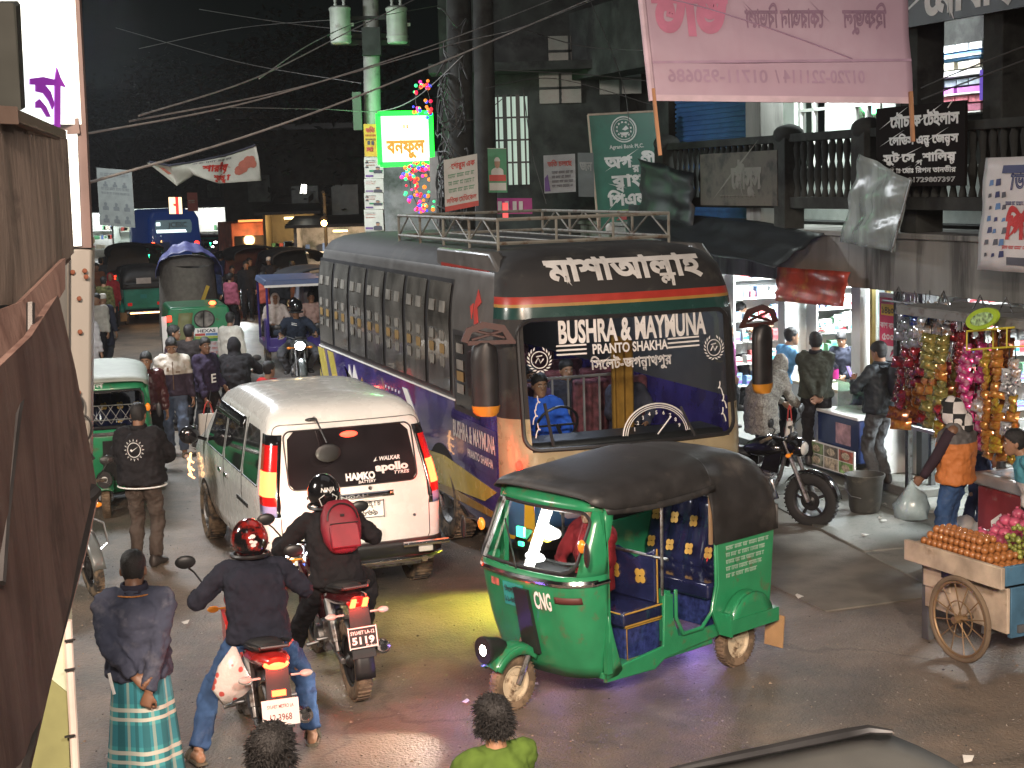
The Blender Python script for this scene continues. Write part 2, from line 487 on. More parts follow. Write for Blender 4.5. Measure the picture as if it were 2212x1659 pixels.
# ------ three-wheeler
Lcng=[(.25,.585,0,-.25,.1,.36,0,.16),(.34,.60,0,-.20,.1,.36,0,.15),(.6,.625,0,-.12,.1,.33,0,.14),(.9,.64,0,-.07,.1,.30,0,.12),(1.03,.645,0,-.07,.1,.3,0,.11),(1.08,.645,0,-.085,.1,.28,0,.10),(1.5,.60,0,-.30,.1,.22,0,.08),(1.56,.59,0,-.35,.1,.2,0,.08),(1.63,.55,0,-.44,.1,.2,0,.08)]
CY=-.45
def cowl(mb,z0,z1,nz,xlim=None,m=0,off=0.,back=CY):
 """front cowl between two heights; xlim=(lo,hi) keeps only that share of the half width"""
 rows=[]
 for k in range(nz+1):
  z=z0+(z1-z0)*k/nz;w,rf=lev(Lcng,z)[1],lev(Lcng,z)[5]
  xs=xsamples(w,rf,6,6)
  row=[V((-w-off,back,z))]+[V((x+(off if x>w*.9 else-off if x<-w*.9 else 0),endy(Lcng,z,x,1)+off,z))for x in xs]+[V((w+off,back,z))]
  rows.append(row)
 n=len(rows[0]);o=len(mb.v);vs=[p for r in rows for p in r];mb.v+=[tuple(p)for p in vs]
 for k in range(nz):
  for j in range(n-1):
   xm=abs(vs[k*n+j].x+vs[k*n+j+1].x)/2/lev(Lcng,z0+(z1-z0)*(k+.5)/nz)[1]
   if xlim and not(xlim[0]<=xm<=xlim[1]):continue
   a=k*n+j;mb.f.append((o+a+1,o+a,o+a+n,o+a+n+1));mb.mi.append(m)
def flower(mb,fn,u,v,r,m=0):
 for i in range(4):
  a=.7+math.pi/2*i;c=(u+r*.5*math.cos(a),v+r*.5*math.sin(a))
  mb.prism([(c[0]+r*.42*math.cos(t),c[1]+r*.42*math.sin(t))for t in[2*math.pi*q/8 for q in range(8)]],.004,fn,m)
def make_cng(label,loc,yaw,group='green three-wheeled auto rickshaws',lit=True,detail=True):
 t=thing('auto_rickshaw',label,'auto rickshaw',loc,yaw,group)
 b=MB();cowl(b,.25,1.05,8);cowl(b,1.05,1.50,5,(.86,1.2));cowl(b,1.5,1.585,2)
 b.bar((-.62,CY,.3),(-.585,CY-.01,1.49),.05,.045);b.bar((.62,CY,.3),(.585,CY-.01,1.49),.05,.045)
 b.build('front_cowl',m_green,t,solid=.018,smooth=50)
 b=MB();cowl(b,1.075,1.495,5,(0,.87),off=-.012);b.build('windscreen',m_glass,t,smooth=50)
 b=MB();f=endfn(Lcng,1,.006);b.tube(outline(f,-.55,.55,1.075,1.49,.09),.014,6);b.build('windscreen_seal',m_blk,t)
 b=MB();b.tube([V((x,endy(Lcng,1.0,x,1)+.012,1.0))for x in xsamples(.64,.3)],.018,6,flat=1.4)
 b.tube([V((-.655,y,1.0))for y in(CY,-.28)],.016,6);b.tube([V((.655,y,1.0))for y in(CY,-.3)],.016,6);b.build('chrome_strip',m_chrome,t)
 b=MB();b.bar(f(-.02,1.06,.02),f(.30,1.36,.02),.012);b.build('wiper',m_blk,t);b=MB();b.bar(f(.42,1.08,.02),f(.40,1.5,.015),.022);b.build('screen_bar',m_steel,t)
 b=MB()
 b.box((0,-1.07,.27),(1.14,1.26,.05))
 for s in(-1,1):
  b.prism([(-.45,.22),(-1.0,.20),(-1.12,.26),(-1.76,.30),(-1.76,.40),(-1.28,.40),(-1.22,.55),(-1.22,.74),(-1.12,.76),(-1.10,.36),(-.45,.30)],.03,lambda y,z,w,s=s:V((s*(.56+w),y,z)))
  b.prism([(-1.72,.34),(-2.0,.42),(-2.36,.46),(-2.42,1.08),(-1.70,1.06),(-1.71,.72),(-1.64,.52)],.035,lambda y,z,w,s=s:V((s*(.60+w),y,z)))
  b.tube([V((s*.615,y,z))for y,z in((-1.22,.78),(-1.22,.56),(-1.3,.42),(-1.52,.42),(-1.64,.52),(-1.70,.72),(-1.70,1.06))],.018,6)
 b.box((0,-2.38,.78),(1.2,.05,.62));b.box((0,-2.05,.46),(1.2,.6,.05))
 b.build('rear_body',m_green,t,bevel=.012)
 b=MB();b.box((0,-1.2,.56),(1.12,.03,.40));b.build('partition',m_green,t)
 b=MB();rings=[]
 for y,w,h,zl in((-.34,.575,1.60,1.56),(-.42,.62,1.655,1.53),(-.55,.63,1.68,1.50),(-.9,.632,1.705,1.48),(-1.3,.63,1.74,1.46),(-1.6,.64,1.75,1.455),(-1.64,.645,1.75,1.30),(-1.66,.65,1.748,1.05),(-1.9,.655,1.735,1.05),(-2.18,.655,1.70,1.05),(-2.33,.65,1.65,1.05),(-2.42,.645,1.54,1.05),(-2.455,.64,1.38,1.05),(-2.465,.638,1.15,1.05)):
  arc=[V((w*math.copysign(abs(math.cos(a))**.45,math.cos(a)),y,zl+(h-zl)*max(0,math.sin(a))**.55))for a in[math.pi*i/16 for i in range(17)]]
  rings.append(arc)
 b.loft(rings,cap=False,closed=False)
 for s in(-1,1):
  b.grid(lambda u,v,s=s:V((s*(.615+.035*u),-.45-1.22*u,1.47-.035*math.sin(3.1*u)+.05*v)),12,2)
 b.grid(lambda u,v:V((-.645+1.29*u,-2.46-.01*math.sin(3.14*u),1.05+.20*v)),10,3)
 b.build('canvas_hood',m_vinyl,t,solid=.012,smooth=60)
 b=MB();b.box((0,-2.47,1.28),(.46,.05,.17));b.build('rear_window',M('milky_rear_window',(.5,.45,.42),.3),t,bevel=.004)
 for s in(-1,1):
  b=MB();b.tube([V((s*.60,-1.66,z))for z in(1.05,1.3,1.5)],.02,8);b.build('hood_post',M('brown_canvas_edge',(.16,.10,.05),.7),t)
 b=MB()
 for y in(-1.1,):
  for s in(-1,1):b.tube([(s*.58,y,.75),(s*.585,y,1.2),(s*.59,y,1.5)],.013,8)
 b.tube([(-.6,-1.15,1.02),(.6,-1.15,1.02)],.013,8)
 b.build('grab_rail',m_steel,t)
 seatfab=M('blue_striped_seat_cover',(.02,.03,.12),.22,coat=.5,bump=.3,bs=12,var=.5,vs=25)
 b=MB();b.box((0,-.98,.60),(.98,.46,.12));b.build('driver_seat',m_seat,t,bevel=.03,seg=3)
 b=MB();b.box((0,-1.0,.41),(.92,.40,.26));b.build('seat_box',seatfab,t,bevel=.015)
 b=MB();b.prism([(-.46,.66),(.46,.66),(.46,1.05),(.2,.97),(0,1.04),(-.2,.97),(-.46,1.08)],.06,lambda x,z,w:V((x,-1.14-w,z)));sb=b.build('driver_backrest',m_seat,t,bevel=.015)
 b=MB();pf=plane((0,-1.136,0),(1,0,0),(0,0,1))
 pf2=lambda u,v,w=0.:V((u,-1.134+w,v))
 for x in(-.3,0,.3):flower(b,pf2,x,.85,.075)
 for q in([(-.475,-1.20,.30),(-.475,-1.20,.535),(-.475,-.80,.535),(-.475,-.80,.29),(-.475,-1.2,.29)],[(-.5,-1.2,.56),(-.5,-.76,.56)],[(-.5,-1.2,.655),(-.5,-.76,.655)],[(-.47,-1.16,.66),(-.47,-1.16,1.08)]):b.tube(q,.007,5)
 b.tube([(-.46,-.744,.655),(.46,-.744,.655)],.006,5);b.tube([(-.47,-1.1,.54),(-.47,-.79,.54),(.47,-.79,.54),(.47,-1.1,.54)],.006,5);b.build('gold_trim',m_gold,sb)
 b=MB();b.box((0,-1.88,.66),(1.14,.46,.13));b.build('passenger_seat',m_seat,t,bevel=.03,seg=3)
 b=MB();b.box((0,-1.72,.50),(1.1,.03,.26));b.build('seat_skirt',seatfab,t)
 b=MB();b.grid(lambda u,v:V((-.57+1.14*u,-2.10-.17*v+.03*abs(math.sin(u*15.7)),.70+.56*v)),40,8);bk=b.build('passenger_backrest',m_seat,t,solid=.04,smooth=60)
 b=MB();pf3=lambda u,v,w=0.:V((u,-1.985-.17*(v-.7)/.56+w,v))
 for i in range(5):
  for k in range(2):flower(b,pf3,-.456+.228*i,.86+.22*k,.058)
 b.build('gold_flowers',m_gold,bk)
 b=MB()
 for i in range(5):
  for s in(-1,1):b.tube([(.45-.06*i*1.0,-2.36,1.10),(.45-.06*i+s*.12,-2.37,1.40)],.006,4)
 b.build('wire_mesh',m_blk,t)
 b=MB()
 for i in range(3):
  for k in range(3):
   c,z=-2.28+.085*i+.042*(k%2),1.24+.085*k;b.prism([(c,z-.045),(c+.035,z),(c,z+.045),(c-.035,z)],.004,lambda y,z,w:V((.628-w,y,z)))
 b.build('painted_mesh_light',M('pale_mesh_light_paint',(.62,.66,.6),.4),t)  # pale diamonds painted for the bright view through the mesh
 for s in(-1,1):
  b=MB();b.grid(lambda u,v,s=s:V((s*(.62+.13*v),-2.0+.27*math.cos(math.pi*(.02+.96*u)),.36+.27*math.sin(math.pi*(.02+.96*u)))),12,3)
  b.grid(lambda u,v,s=s:V((s*.75,-2.0+(.27-.27*(1-v)*0)*math.cos(math.pi*u)*v,.37+.27*math.sin(math.pi*u)*v)),12,3)
  b.box((s*.70,-1.72,.42),(.14,.02,.18));b.box((s*.71,-2.02,.40),(.11,.60,.11))
  b.build('rear_fender',m_green,t,solid=.008)
  b=MB();b.box((s*.68,-2.36,.24),(.2,.012,.26),rx=.1);b.build('mud_flap',M('tan_mud_flap',(.36,.22,.10),.75),t)
  wheel(t,'rear_wheel',s*.55,-2.0,.205,.11,m_brownrub,m_cream)
 wheel(t,'front_wheel',0,0,.205,.11,m_brownrub,m_cream)
 b=MB();b.grid(lambda u,v:V((-.095+.19*v,.28*math.cos(math.pi*(.17+.60*u)),.215+.28*math.sin(math.pi*(.17+.60*u))+.02*math.sin(math.pi*v))),14,4)
 for s in(-1,1):b.grid(lambda u,v,s=s:V((s*.097,(.28-.06*v)*math.cos(math.pi*(.18+.58*u)),.215+(.28-.06*v)*math.sin(math.pi*(.18+.58*u)))),14,2)
 b.build('front_mudguard',m_green,t,solid=.008,smooth=60)
 b=MB();b.tube([(-.07,0,.205),(-.07,-.12,.42),(0,-.2,.6)],.022,8);b.tube([(.07,0,.205),(.07,-.12,.42),(0,-.2,.6)],.022,8);b.build('front_fork',m_steel,t)
 b=MB();b.prism([(-.13,.92),(.02,.92),(.04,.42),(-.14,.42)],.05,lambda u,v,w:V((u-.02,endy(Lcng,v,u,1)+.012+w*.6,v)));b.build('front_vent',m_blk,t)
 b=MB();b.lathe([(.03,-.20),(.07,-.13),(.098,-.02),(.105,.0),(.10,.02)],(0,.27,.51),'Y',18);hl=b.build('headlamp',m_blk,t)
 b=MB();b.lathe([(.088,.0),(.07,.008),(.04,.012),(.001,.013)],(0,.278,.51),'Y',18,cap=False);b.build('lens',m_head_on if lit else m_clearlens,hl)
 for s in(-1,1):
  b=MB();b.sph((s*.60,-.22,1.28),(.035,.03,.05),10,8);b.build('turn_signal',m_amber,t)
  b=MB();b.tube([(s*.62,-.25,1.3),(s*.72,-.16,1.32)],.007,5);b.sph((s*.74,-.14,1.25),(.035,.012,.09),10,8);b.build('mirror',m_blk,t)
 b=MB();b.box((-.02,-2.418,.82),(.2,.012,.12));b.build('rear_plate',m_teal,t)
 for s in(-1,1):
  b=MB();b.box((s*.46,-2.42,.60),(.14,.03,.09));b.build('tail_lamp',m_red_on if not lit else m_red_off,t,bevel=.01)
 b=MB();b.box((0,-2.44,.36),(1.16,.05,.07));b.build('rear_bumper',m_steel,t,bevel=.01)
 return t
def cng_steering(t):
 b=MB();b.tube([(0,-.35,.6),(0,-.48,1.02)],.02,8);b.tube([(-.3,-.55,1.04),(-.12,-.47,1.03),(.12,-.47,1.03),(.3,-.55,1.04)],.014,8);b.box((0,-.36,.98),(.5,.2,.08));b.build('handlebar',m_blk,t)
# ------ motorcycle
def make_bike(label,loc,yaw,body,lean=0.,group=None,tail=None,head=None,tyre=None,accent=None,seatm=None):
 t=thing('motorcycle',label,'motorcycle',loc,yaw,group)
 if lean:t.rotation_euler=(0,R(lean),-R(yaw))
 tyre=tyre or m_rubber;r=.305
 accent=accent or body
 wheel(t,'rear_wheel',0,-.66,r,.125,tyre,m_blk,5,'alloy');wheel(t,'front_wheel',0,.66,r,.095,tyre,m_blk,5,'alloy',.4)
 b=MB()
 for s in(-1,1):
  b.tube([(s*.085,.66,.305),(s*.085,.44,.86),(s*.085,.40,.97)],[.026,.024,.02],10)
  b.tube([(s*.085,.66,.305),(s*.085,.55,.58)],.034,10)
 b.build('front_fork',m_steel,t)
 b=MB();b.grid(lambda u,v:V((-.062+.124*v,.66+.335*math.cos(math.pi*(.02+.80*u)),.305+.335*math.sin(math.pi*(.02+.80*u))+.015*math.sin(math.pi*v))),14,4);b.build('front_mudguard',accent,t,solid=.006,smooth=60)
 b=MB()
 b.loft([[V((w*math.cos(a),y,z+h*math.sin(a)*(1 if math.sin(a)>0 else.8)))for a in[2*math.pi*i/16 for i in range(16)]]for y,w,z,h in((.42,.05,.84,.05),(.38,.11,.86,.10),(.25,.155,.87,.13),(.08,.15,.86,.125),(-.06,.09,.83,.09),(-.12,.06,.81,.05))])
 tk=b.build('fuel_tank',body,t,smooth=180)
 b=MB();b.disc((0,.2,1.0),.035,.015,'Z',14);b.build('filler_cap',m_chrome,tk)
 b=MB();b.loft([[V((w*math.cos(a),y,z+h*math.sin(a)))for a in[2*math.pi*i/14 for i in range(14)]]for y,w,z,h in((-.05,.08,.79,.04),(-.12,.115,.80,.05),(-.30,.125,.79,.05),(-.42,.13,.82,.05),(-.60,.12,.85,.05),(-.74,.09,.88,.035),(-.78,.05,.885,.02))])
 b.build('seat',seatm or m_vinyl,t,smooth=180)
 b=MB()
 b.loft([[V((w*math.cos(a),y,z+h*math.sin(a)))for a in[2*math.pi*i/12 for i in range(12)]]for y,w,z,h in((-.1,.11,.72,.06),(-.40,.13,.74,.06),(-.65,.13,.79,.06),(-.86,.10,.83,.05),(-.93,.06,.84,.03))])
 for s in(-1,1):
  b.prism([(-.02,.76),(-.30,.74),(-.36,.58),(-.18,.52),(-.02,.6)],.02,lambda y,z,w,s=s:V((s*(.12+w),y,z)))
  b.prism([(.40,.86),(.20,.80),(.14,.66),(.34,.62)],.03,lambda y,z,w,s=s:V((s*(.13+w),y,z)))
 b.build('tail_fairing',body,t,smooth=50)
 b=MB()
 for s in(-1,1):b.tube([(s*.12,-.45,.84),(s*.14,-.72,.91),(s*.09,-.86,.92)],.013,8)
 b.tube([(-.09,-.86,.92),(.09,-.86,.92)],.013,8);b.build('grab_rail',m_blk,t)
 b=MB()
 b.tube([(0,.40,.9),(0,.30,.55),(0,.15,.27),(0,-.2,.27),(0,-.28,.6)],.025,8)
 b.box((0,.02,.36),(.22,.34,.24));b.box((0,.12,.55),(.15,.17,.2),rx=-.25)
 for k in range(5):b.box((0,.10+.012*k,.48+.04*k),(.19,.2,.008),rx=-.25)
 for s in(-1,1):
  b.disc((s*.12,-.02,.34),.095,.05,'X',16);b.tube([(s*.07,-.22,.33),(s*.085,-.66,.305)],.026,8)
  b.tube([(s*.1,-.34,.76),(s*.1,-.58,.36)],.028,8);b.tube([(s*.1,-.36,.72),(s*.1,-.54,.42)],.04,8)
  b.tube([(s*.14,-.06,.30),(s*.24,-.06,.29)],.016,6);b.tube([(s*.13,-.38,.42),(s*.22,-.38,.42)],.014,6)
 b.build('engine',m_steel,t,bevel=.006)
 b=MB();b.tube([(.05,.22,.5),(.08,.30,.32),(.13,.05,.24),(.15,-.35,.30)],.02,8);b.tube([(.15,-.30,.28),(.17,-.40,.31),(.185,-.80,.42),(.185,-.86,.43)],[.03,.052,.058,.05],14);b.lathe([(.05,0),(.03,-.005),(.022,.03)],(.185,-.862,.43),'Y',14,cap=False);b.build('exhaust',m_chrome,t)
 b=MB();b.tube([(-.34,.28,1.02),(-.24,.34,1.05),(-.1,.40,1.0),(.1,.40,1.0),(.24,.34,1.05),(.34,.28,1.02)],.012,8);hb=b.build('handlebar',m_blk,t)
 for s in(-1,1):
  b=MB();b.tube([(s*.26,.33,1.045),(s*.38,.255,1.01)],.019,10);b.build('grip',m_rubber,hb)
  b=MB();b.tube([(s*.27,.34,1.06),(s*.33,.42,1.15),(s*.38,.40,1.2)],.007,6);b.sph((s*.39,.40,1.235),(.075,.018,.05),14,8);b.build('mirror',m_blk,hb)
  b=MB();b.tube([(s*.28,.36,1.03),(s*.38,.34,.99)],.006,5);b.build('lever',m_steel,hb)
 b=MB();b.box((0,.46,1.0),(.16,.06,.1),rx=-.5);b.build('instrument_panel',m_blk,t,bevel=.02)
 b=MB();b.loft([[V((w*math.cos(a),y,z+h*math.sin(a)))for a in[2*math.pi*i/14 for i in range(14)]]for y,w,z,h in((.40,.08,.90,.08),(.48,.12,.90,.11),(.56,.115,.89,.10),(.60,.10,.88,.085))]);hd=b.build('headlamp',body,t,smooth=60)
 b=MB();b.sph((0,.60,.88),(.092,.03,.075),14,8);b.build('lens',head or m_clearlens,hd)
 b=MB();b.grid(lambda u,v:V((-.075+.15*v,-.66-.33*math.sin(math.pi*(.05+.5*u)),.305+.345*math.cos(math.pi*(.05+.5*u)))),10,3);b.prism([(-.07,.80),(.07,.80),(.085,.42),(-.085,.42)],.012,lambda x,z,w:V((x,-.90-(.8-z)*.22-w,z)));b.build('rear_mudguard',m_blk,t,solid=.006)
 b=MB();b.sph((0,-.90,.815),(.085,.04,.035),14,8);b.build('tail_lamp',tail or m_red_off,t)
 for s in(-1,1):
  for y in(-.86,.50):
   b=MB();b.tube([(s*.1,y,.72 if y<0 else.84),(s*.17,y,.72 if y<0 else.84)],.008,5);b.sph((s*.2,y,.72 if y<0 else.84),(.045,.03,.025),10,6);b.build('turn_signal',m_clearlens if y<0 else m_amber,t)
 return t
def number_plate(parent,c,w,h,tilt,ground,ink,lines,border=True,name='number_plate'):
 b=MB();q=Matrix.Translation(c)@Matrix.Rotation(tilt,4,'X');b.T=q
 b.box((0,0,0),(w,.008,h));p=b.build(name,ground,parent,bevel=.003)
 b=MB();b.T=q;fn=lambda u,v,l=0.:V((u,-.005-l,v))
 if border:
  for u0,u1,v0,v1 in((-w/2+.006,w/2-.006,h/2-.014,h/2-.006),(-w/2+.006,w/2-.006,-h/2+.006,-h/2+.014),(-w/2+.006,-w/2+.014,-h/2,h/2),(w/2-.014,w/2-.006,-h/2,h/2)):b.prism([(u0,v0),(u1,v0),(u1,v1),(u0,v1)],.002,fn)
 for s,u,v,hh,ww,kw in lines:write(b,s,fn,u,v,ww,hh,**kw)
 b.build('lettering',ink,p)
 return p
# ------ bus
Lbus=[(.35,1.13,-8.25,-.04,.15,.3,.05,.10),(.5,1.20,-8.3,.02,.15,.34,.05,.14),(1.0,1.22,-8.34,.03,.15,.36,.06,.16),(1.25,1.22,-8.34,.02,.15,.34,.06,.16),(2.42,1.21,-8.3,-.13,.15,.3,.06,.14),(2.55,1.20,-8.28,-.13,.15,.3,.06,.14),(2.72,1.18,-8.26,-.15,.15,.3,.06,.14),(2.98,1.13,-8.22,-.24,.18,.32,.06,.16),(3.10,1.04,-8.15,-.36,.2,.34,.06,.16),(3.17,.9,-8.05,-.55,.25,.36,.06,.16),(3.2,.7,-7.9,-.8,.25,.36,.06,.16)]
Lbus=[(a[0],a[1]*1.055)+a[2:]for a in Lbus]
def make_bus(label,loc,yaw):
 t=thing('passenger_bus',label,'bus',loc,yaw)
 m_pur=M('purple_bus_paint',(.055,.042,.20),.14,coat=.8,var=.35,vs=3,dirt=(.05,.03,.09),dt=.55,ds=2)
 m_grey=M('dark_grey_bus_paint',(.095,.093,.09),.35,coat=.2,dirt=(.13,.12,.11),dt=.6,ds=4)
 m_blkr=M('black_bus_roof',(.012,.012,.013),.75,dirt=(.04,.04,.035),dt=.55,ds=3)
 m_blue=M('blue_bus_front',(.05,.16,.34),.22,coat=.5)
 m_gold2=M('gold_bus_band',(.33,.28,.17),.28,coat=.4,metal=.15,dirt=(.25,.16,.06),dt=.62,ds=5)
 zs=[.35,.5,.75,1.0,1.02,1.28,1.6,2.0,2.3,2.44,2.55,2.66,2.69,2.76,2.85,2.92,2.98,3.02,3.06,3.10,3.14,3.17,3.2]
 mats=[m_pur,m_grey,m_blkr,m_blue,m_gold2,M('red_bus_stripe',(.30,.03,.02),.35,coat=.3),M('orange_bus_stripe',(.30,.17,.04),.4),M('dark_green_bus_band',(.015,.05,.045),.25,coat=.4)]
 def mf(kind,x,y,z):
  if kind=='front' or(kind=='side' and y>-.5):
   if 1.28<z<2.55:return None if abs(x)<1.10 else(4 if z<1.45 else 2)
   if z<1.0:return 3
   if z<1.28:return 4
   if z<2.66:return 7
   if z<2.69:return 6
   if z<2.76:return 5
   return 2
  if z>2.98:return 2
  if z>1.6:return 1
  return 0
 b=MB();shell(b,Lbus,zs,mf,side=8,top=2,bottom=2);b.build('body',mats,t,smooth=40)
 f,s1=endfn(Lbus,1,.004),sidefn(Lbus,1,.004)
 b=MB();patch(b,endfn(Lbus,1,-.015),-1.13,1.13,1.29,2.57,24,10,.12);ws=b.build('windscreen',glass('bus_windscreen_glass',(.82,.88,.9),.05,.01),t,smooth=180)
 b=MB();b.tube(outline(f,-1.12,1.12,1.30,2.54,.14),.022,6);b.build('windscreen_seal',m_blk,t)
 b=MB();g=lambda u,v,w=0.:f(-u,v,.004+w)
 write(b,'BUSHRA & MAYMUNA',g,0.06,2.31,1.58,.21,offset=.035,narrow=.8)
 write(b,'PRANTO SHAKHA',g,.0,2.19,.80,.09,offset=.03)
 for k in range(3):
  z=2.19+.042*k
  for u0,u1 in((-.76,-.46),(.40,.76)):b.prism([(u0,z),(u1,z),(u1,z+.016),(u0,z+.016)],.002,g)
 write(b,'সিলেট-জগন|নাথপুর',g,.0,2.04,.86,.095,stroke=.022)
 for s in(-1,1):
  cu=s*.93
  for i in range(24):a=R(i*15);b.prism([(cu+q*math.cos(w),2.16+q*math.sin(w))for q,w in((.075,a),(.083,a),(.083,a+.27),(.075,a+.27))],.002,g)
  for i in range(9):
   for e in(-1,1):
    a=R(-80+18*i)if e>0 else R(260-18*i);c=(cu+.108*math.cos(a),2.16+.112*math.sin(a));d=a+e*.9
    b.prism([(c[0]-.022*math.cos(d),c[1]-.022*math.sin(d)),(c[0]+.008*math.sin(d),c[1]-.008*math.cos(d)),(c[0]+.025*math.cos(d),c[1]+.025*math.sin(d)),(c[0]-.008*math.sin(d),c[1]+.008*math.cos(d))],.002,g)
  b.tube([g(cu-.04,2.13),g(cu-.01,2.18),g(cu+.01,2.13),g(cu+.04,2.17)],.007,4);b.tube([g(cu-.03,2.19),g(cu+.03,2.20)],.006,4)
 for r_ in(.36,.335,.315):
  b.tube([g(.22+r_*1.02*math.cos(a),1.36+r_*math.sin(a)*.85,-.002)for a in[R(4+172*i/24)for i in range(25)]],.008 if r_>.35 else.005,4)
 for i in range(9):
  a=R(20+17.5*i);write(b,str(9-i),g,.22+.26*math.cos(a),1.345+.22*math.sin(a),None,.035,offset=.02)
 b.tube([g(.22,1.37),g(.38,1.53)],.008,4)
 for s in(-1,1):
  for k in range(3):
   c=1.42+.13*k;b.tube([g(s*(.985+.02*math.sin(k*2))+s*.03*math.cos(a)*(1-i/14),c+.055*math.sin(a)*(1-i/14)+.012*i,0)for i,a in enumerate([.5*q for q in range(13)])],.006,4)
 b.build('windscreen_lettering',M('white_sticker',(.62,.62,.6),.5),ws)
 b=MB();h_=lambda u,v,w=0.:endfn(Lbus,1,.028)(-u,v,w)
 write(b,'মাশাআল|লাহ',h_,0.04,2.90,1.66,.20,stroke=.042);b.build('roof_lettering',M('silver_lettering',(.5,.5,.49),.5),t)
 b=MB();b.bar(g(.62,1.32,.03),g(.48,1.62,.03),.02);b.build('wiper',m_blk,t);b=MB();b.bar(g(-.86,1.33,.03),g(-.92,1.75,.03),.024);b.build('wiper',m_blk,t)
 for s in(-1,1):
  b=MB();q=(lambda u,v,w,s=s:V((s*(1.19+u),-.12+w-u*.25,v)))
  b.prism([(0,2.36),(.1,2.52),(.3,2.56),(.45,2.50),(.5,2.38),(.44,2.36),(.40,2.46),(.28,2.50),(.12,2.46),(.08,2.38),(.44,2.38),(.44,2.34),(0,2.34)],.03,q)
  b.tube([q(.1,2.40,.015),q(.38,2.48,.015)],.015,5);b.tube([q(.1,2.47,.015),q(.40,2.39,.015)],.015,5)
  arm=b.build('mirror_arm',M('dark_red_mirror_arm',(.05,.016,.013),.5),t)
  b=MB();b.loft([[q(.29+w*math.cos(a),z,.015+.09*math.sin(a))for a in[2*math.pi*i/16 for i in range(16)]]for z,w in((1.68,.02),(1.70,.11),(1.78,.125),(2.2,.125),(2.32,.11),(2.36,.04))]);mh=b.build('mirror_housing',m_blk,arm,smooth=60)
  b=MB();b.loft([[q(.29+w*math.cos(a),z,.015+.096*math.sin(a))for a in[2*math.pi*i/16 for i in range(16)]]for z,w in((1.665,.09),(1.70,.118),(1.76,.13))],cap=True);b.build('orange_mirror_tip',M('orange_mirror_tip',(.45,.19,.02),.3),mh,smooth=60)
 b=MB();patch(b,endfn(Lbus,1,.02),-1.2,1.2,.33,.55,20,3);b.build('bumper',m_blk,t,solid=.03)
 for s in(-1,1):
  b=MB();patch(b,f,s*.62-.2,s*.62+.2,.62,.86,8,5,.08);b.build('headlamp',m_clearlens,t)
  b=MB();b.sph(f(s*1.02,.96),(.05,.03,.06),10,8);b.build('turn_signal',m_amber,t)
  b=MB();b.disc(f(s*.95,.47,.03),.06,.03,'Y',14);b.build('fog_lamp',glow('yellow_fog_lamp',(1,.75,.1),6)if s>0 else m_clearlens,t)
 b=MB();b.tube([h_(-.62+.05*math.cos(a)*(1-a/14),.94+.06*math.sin(a)*(1-a/14))for a in[.5*i for i in range(16)]],.012,5);b.tube([h_(-.48+.04*math.cos(a),.96+.04*math.sin(a))for a in[.5*i for i in range(13)]],.01,5);b.build('front_scroll',m_white,t)
 b=MB();fs=lambda y,z,w=0.:s1(y,z,w)
 b.prism([(-.42,.42),(-.02,.42),(-.02,.95),(-.42,.78)],.006,lambda y,z,w:V((1.293+w-max(0,y+.36)**2*1.9,y,z)));b.build('yellow_corner',m_yellow,t)
 b=MB();b.sph((1.19,-.10,1.16),(.035,.04,.06),10,8);b.build('side_marker',m_red_on,t)
 b=MB()
 def para(y0,y1,z0,z1,sh,m):b.prism([(y0,z0),(y1,z0),(y1+sh,z1),(y0+sh,z1)],.003,fs,m)
 para(-7.8,-7.4,.75,1.57,-.5,0);para(-7.15,-6.8,.75,1.57,-.55,0)
 b.prism([(-8.2,.55),(-7.6,.55),(-7.9,.95),(-8.2,1.25)],.003,fs,0)
 b.prism([(-5.6,.6),(-5.2,.6),(-6.15,1.52),(-6.25,1.32),(-6.42,1.5),(-6.5,1.28),(-6.7,1.46)],.004,fs,1)
 b.prism([(-5.1,.6),(-4.85,.6),(-5.75,1.4),(-5.9,1.2)],.003,fs,2)
 b.prism([(-4.0,.6),(-3.2,.6),(-4.3,1.0),(-4.75,1.5)],.003,fs,0)
 b.prism([(-3.9,.50),(-.9,.68),(-.5,.84),(-2.2,.94),(-3.6,.86)],.004,fs,0);b.prism([(-3.2,1.0),(-2.9,.98),(-3.6,1.5),(-3.8,1.5)],.004,fs,1)
 b.prism([(-2.6,.5),(-.6,.55),(-.6,.62),(-2.4,.62)],.004,fs,2)
 for i in range(5):
  for k in range(4):
   if i+k>1:c=(-4.5+.15*i-.02*k,1.18+.08*k);b.prism([(c[0]+.02*math.cos(a),c[1]+.02*math.sin(a))for a in[math.pi/3*q for q in range(6)]],.004,fs,1)
 b.prism([(-8.2,1.59),(-1.75,1.59),(-1.75,1.61),(-8.2,1.61)],.006,fs,1)
 b.build('side_livery',[M('yellow_livery',(.55,.45,.08),.25,coat=.5),m_white,M('ochre_livery',(.35,.22,.05),.25,coat=.5)],t)
 b=MB();g2=lambda u,v,w=0.:s1(u,v,.002+w)
 b.prism([(-1.9,.98),(-.45,.98),(-.45,1.45),(-1.9,1.45)],.002,g2,1);write(b,'BUSHRA & MAYMUNA',lambda u,v,w:g2(u,v,.004+w),-1.15,1.22,1.35,.17,offset=.03);write(b,'PRANTO SHAKHA',lambda u,v,w:g2(u,v,.004+w),-.95,1.07,.8,.08,offset=.03);b.build('side_lettering',[m_white,m_pur],t)
 m_wf=M('dark_window_frame',(.03,.03,.032),.35)
 m_swg=M('side_window_glass',(.11,.107,.098),.10,coat=.8,var=.6,vs=2.2,spec=.8)  # pale mottled base colour stands in for reflections and cabin light
 m_st=M('pale_sticker',(.17,.16,.14),.5,var=.4);m_sto=M('yellow_sticker',(.22,.14,.05),.5)
 y=-8.12
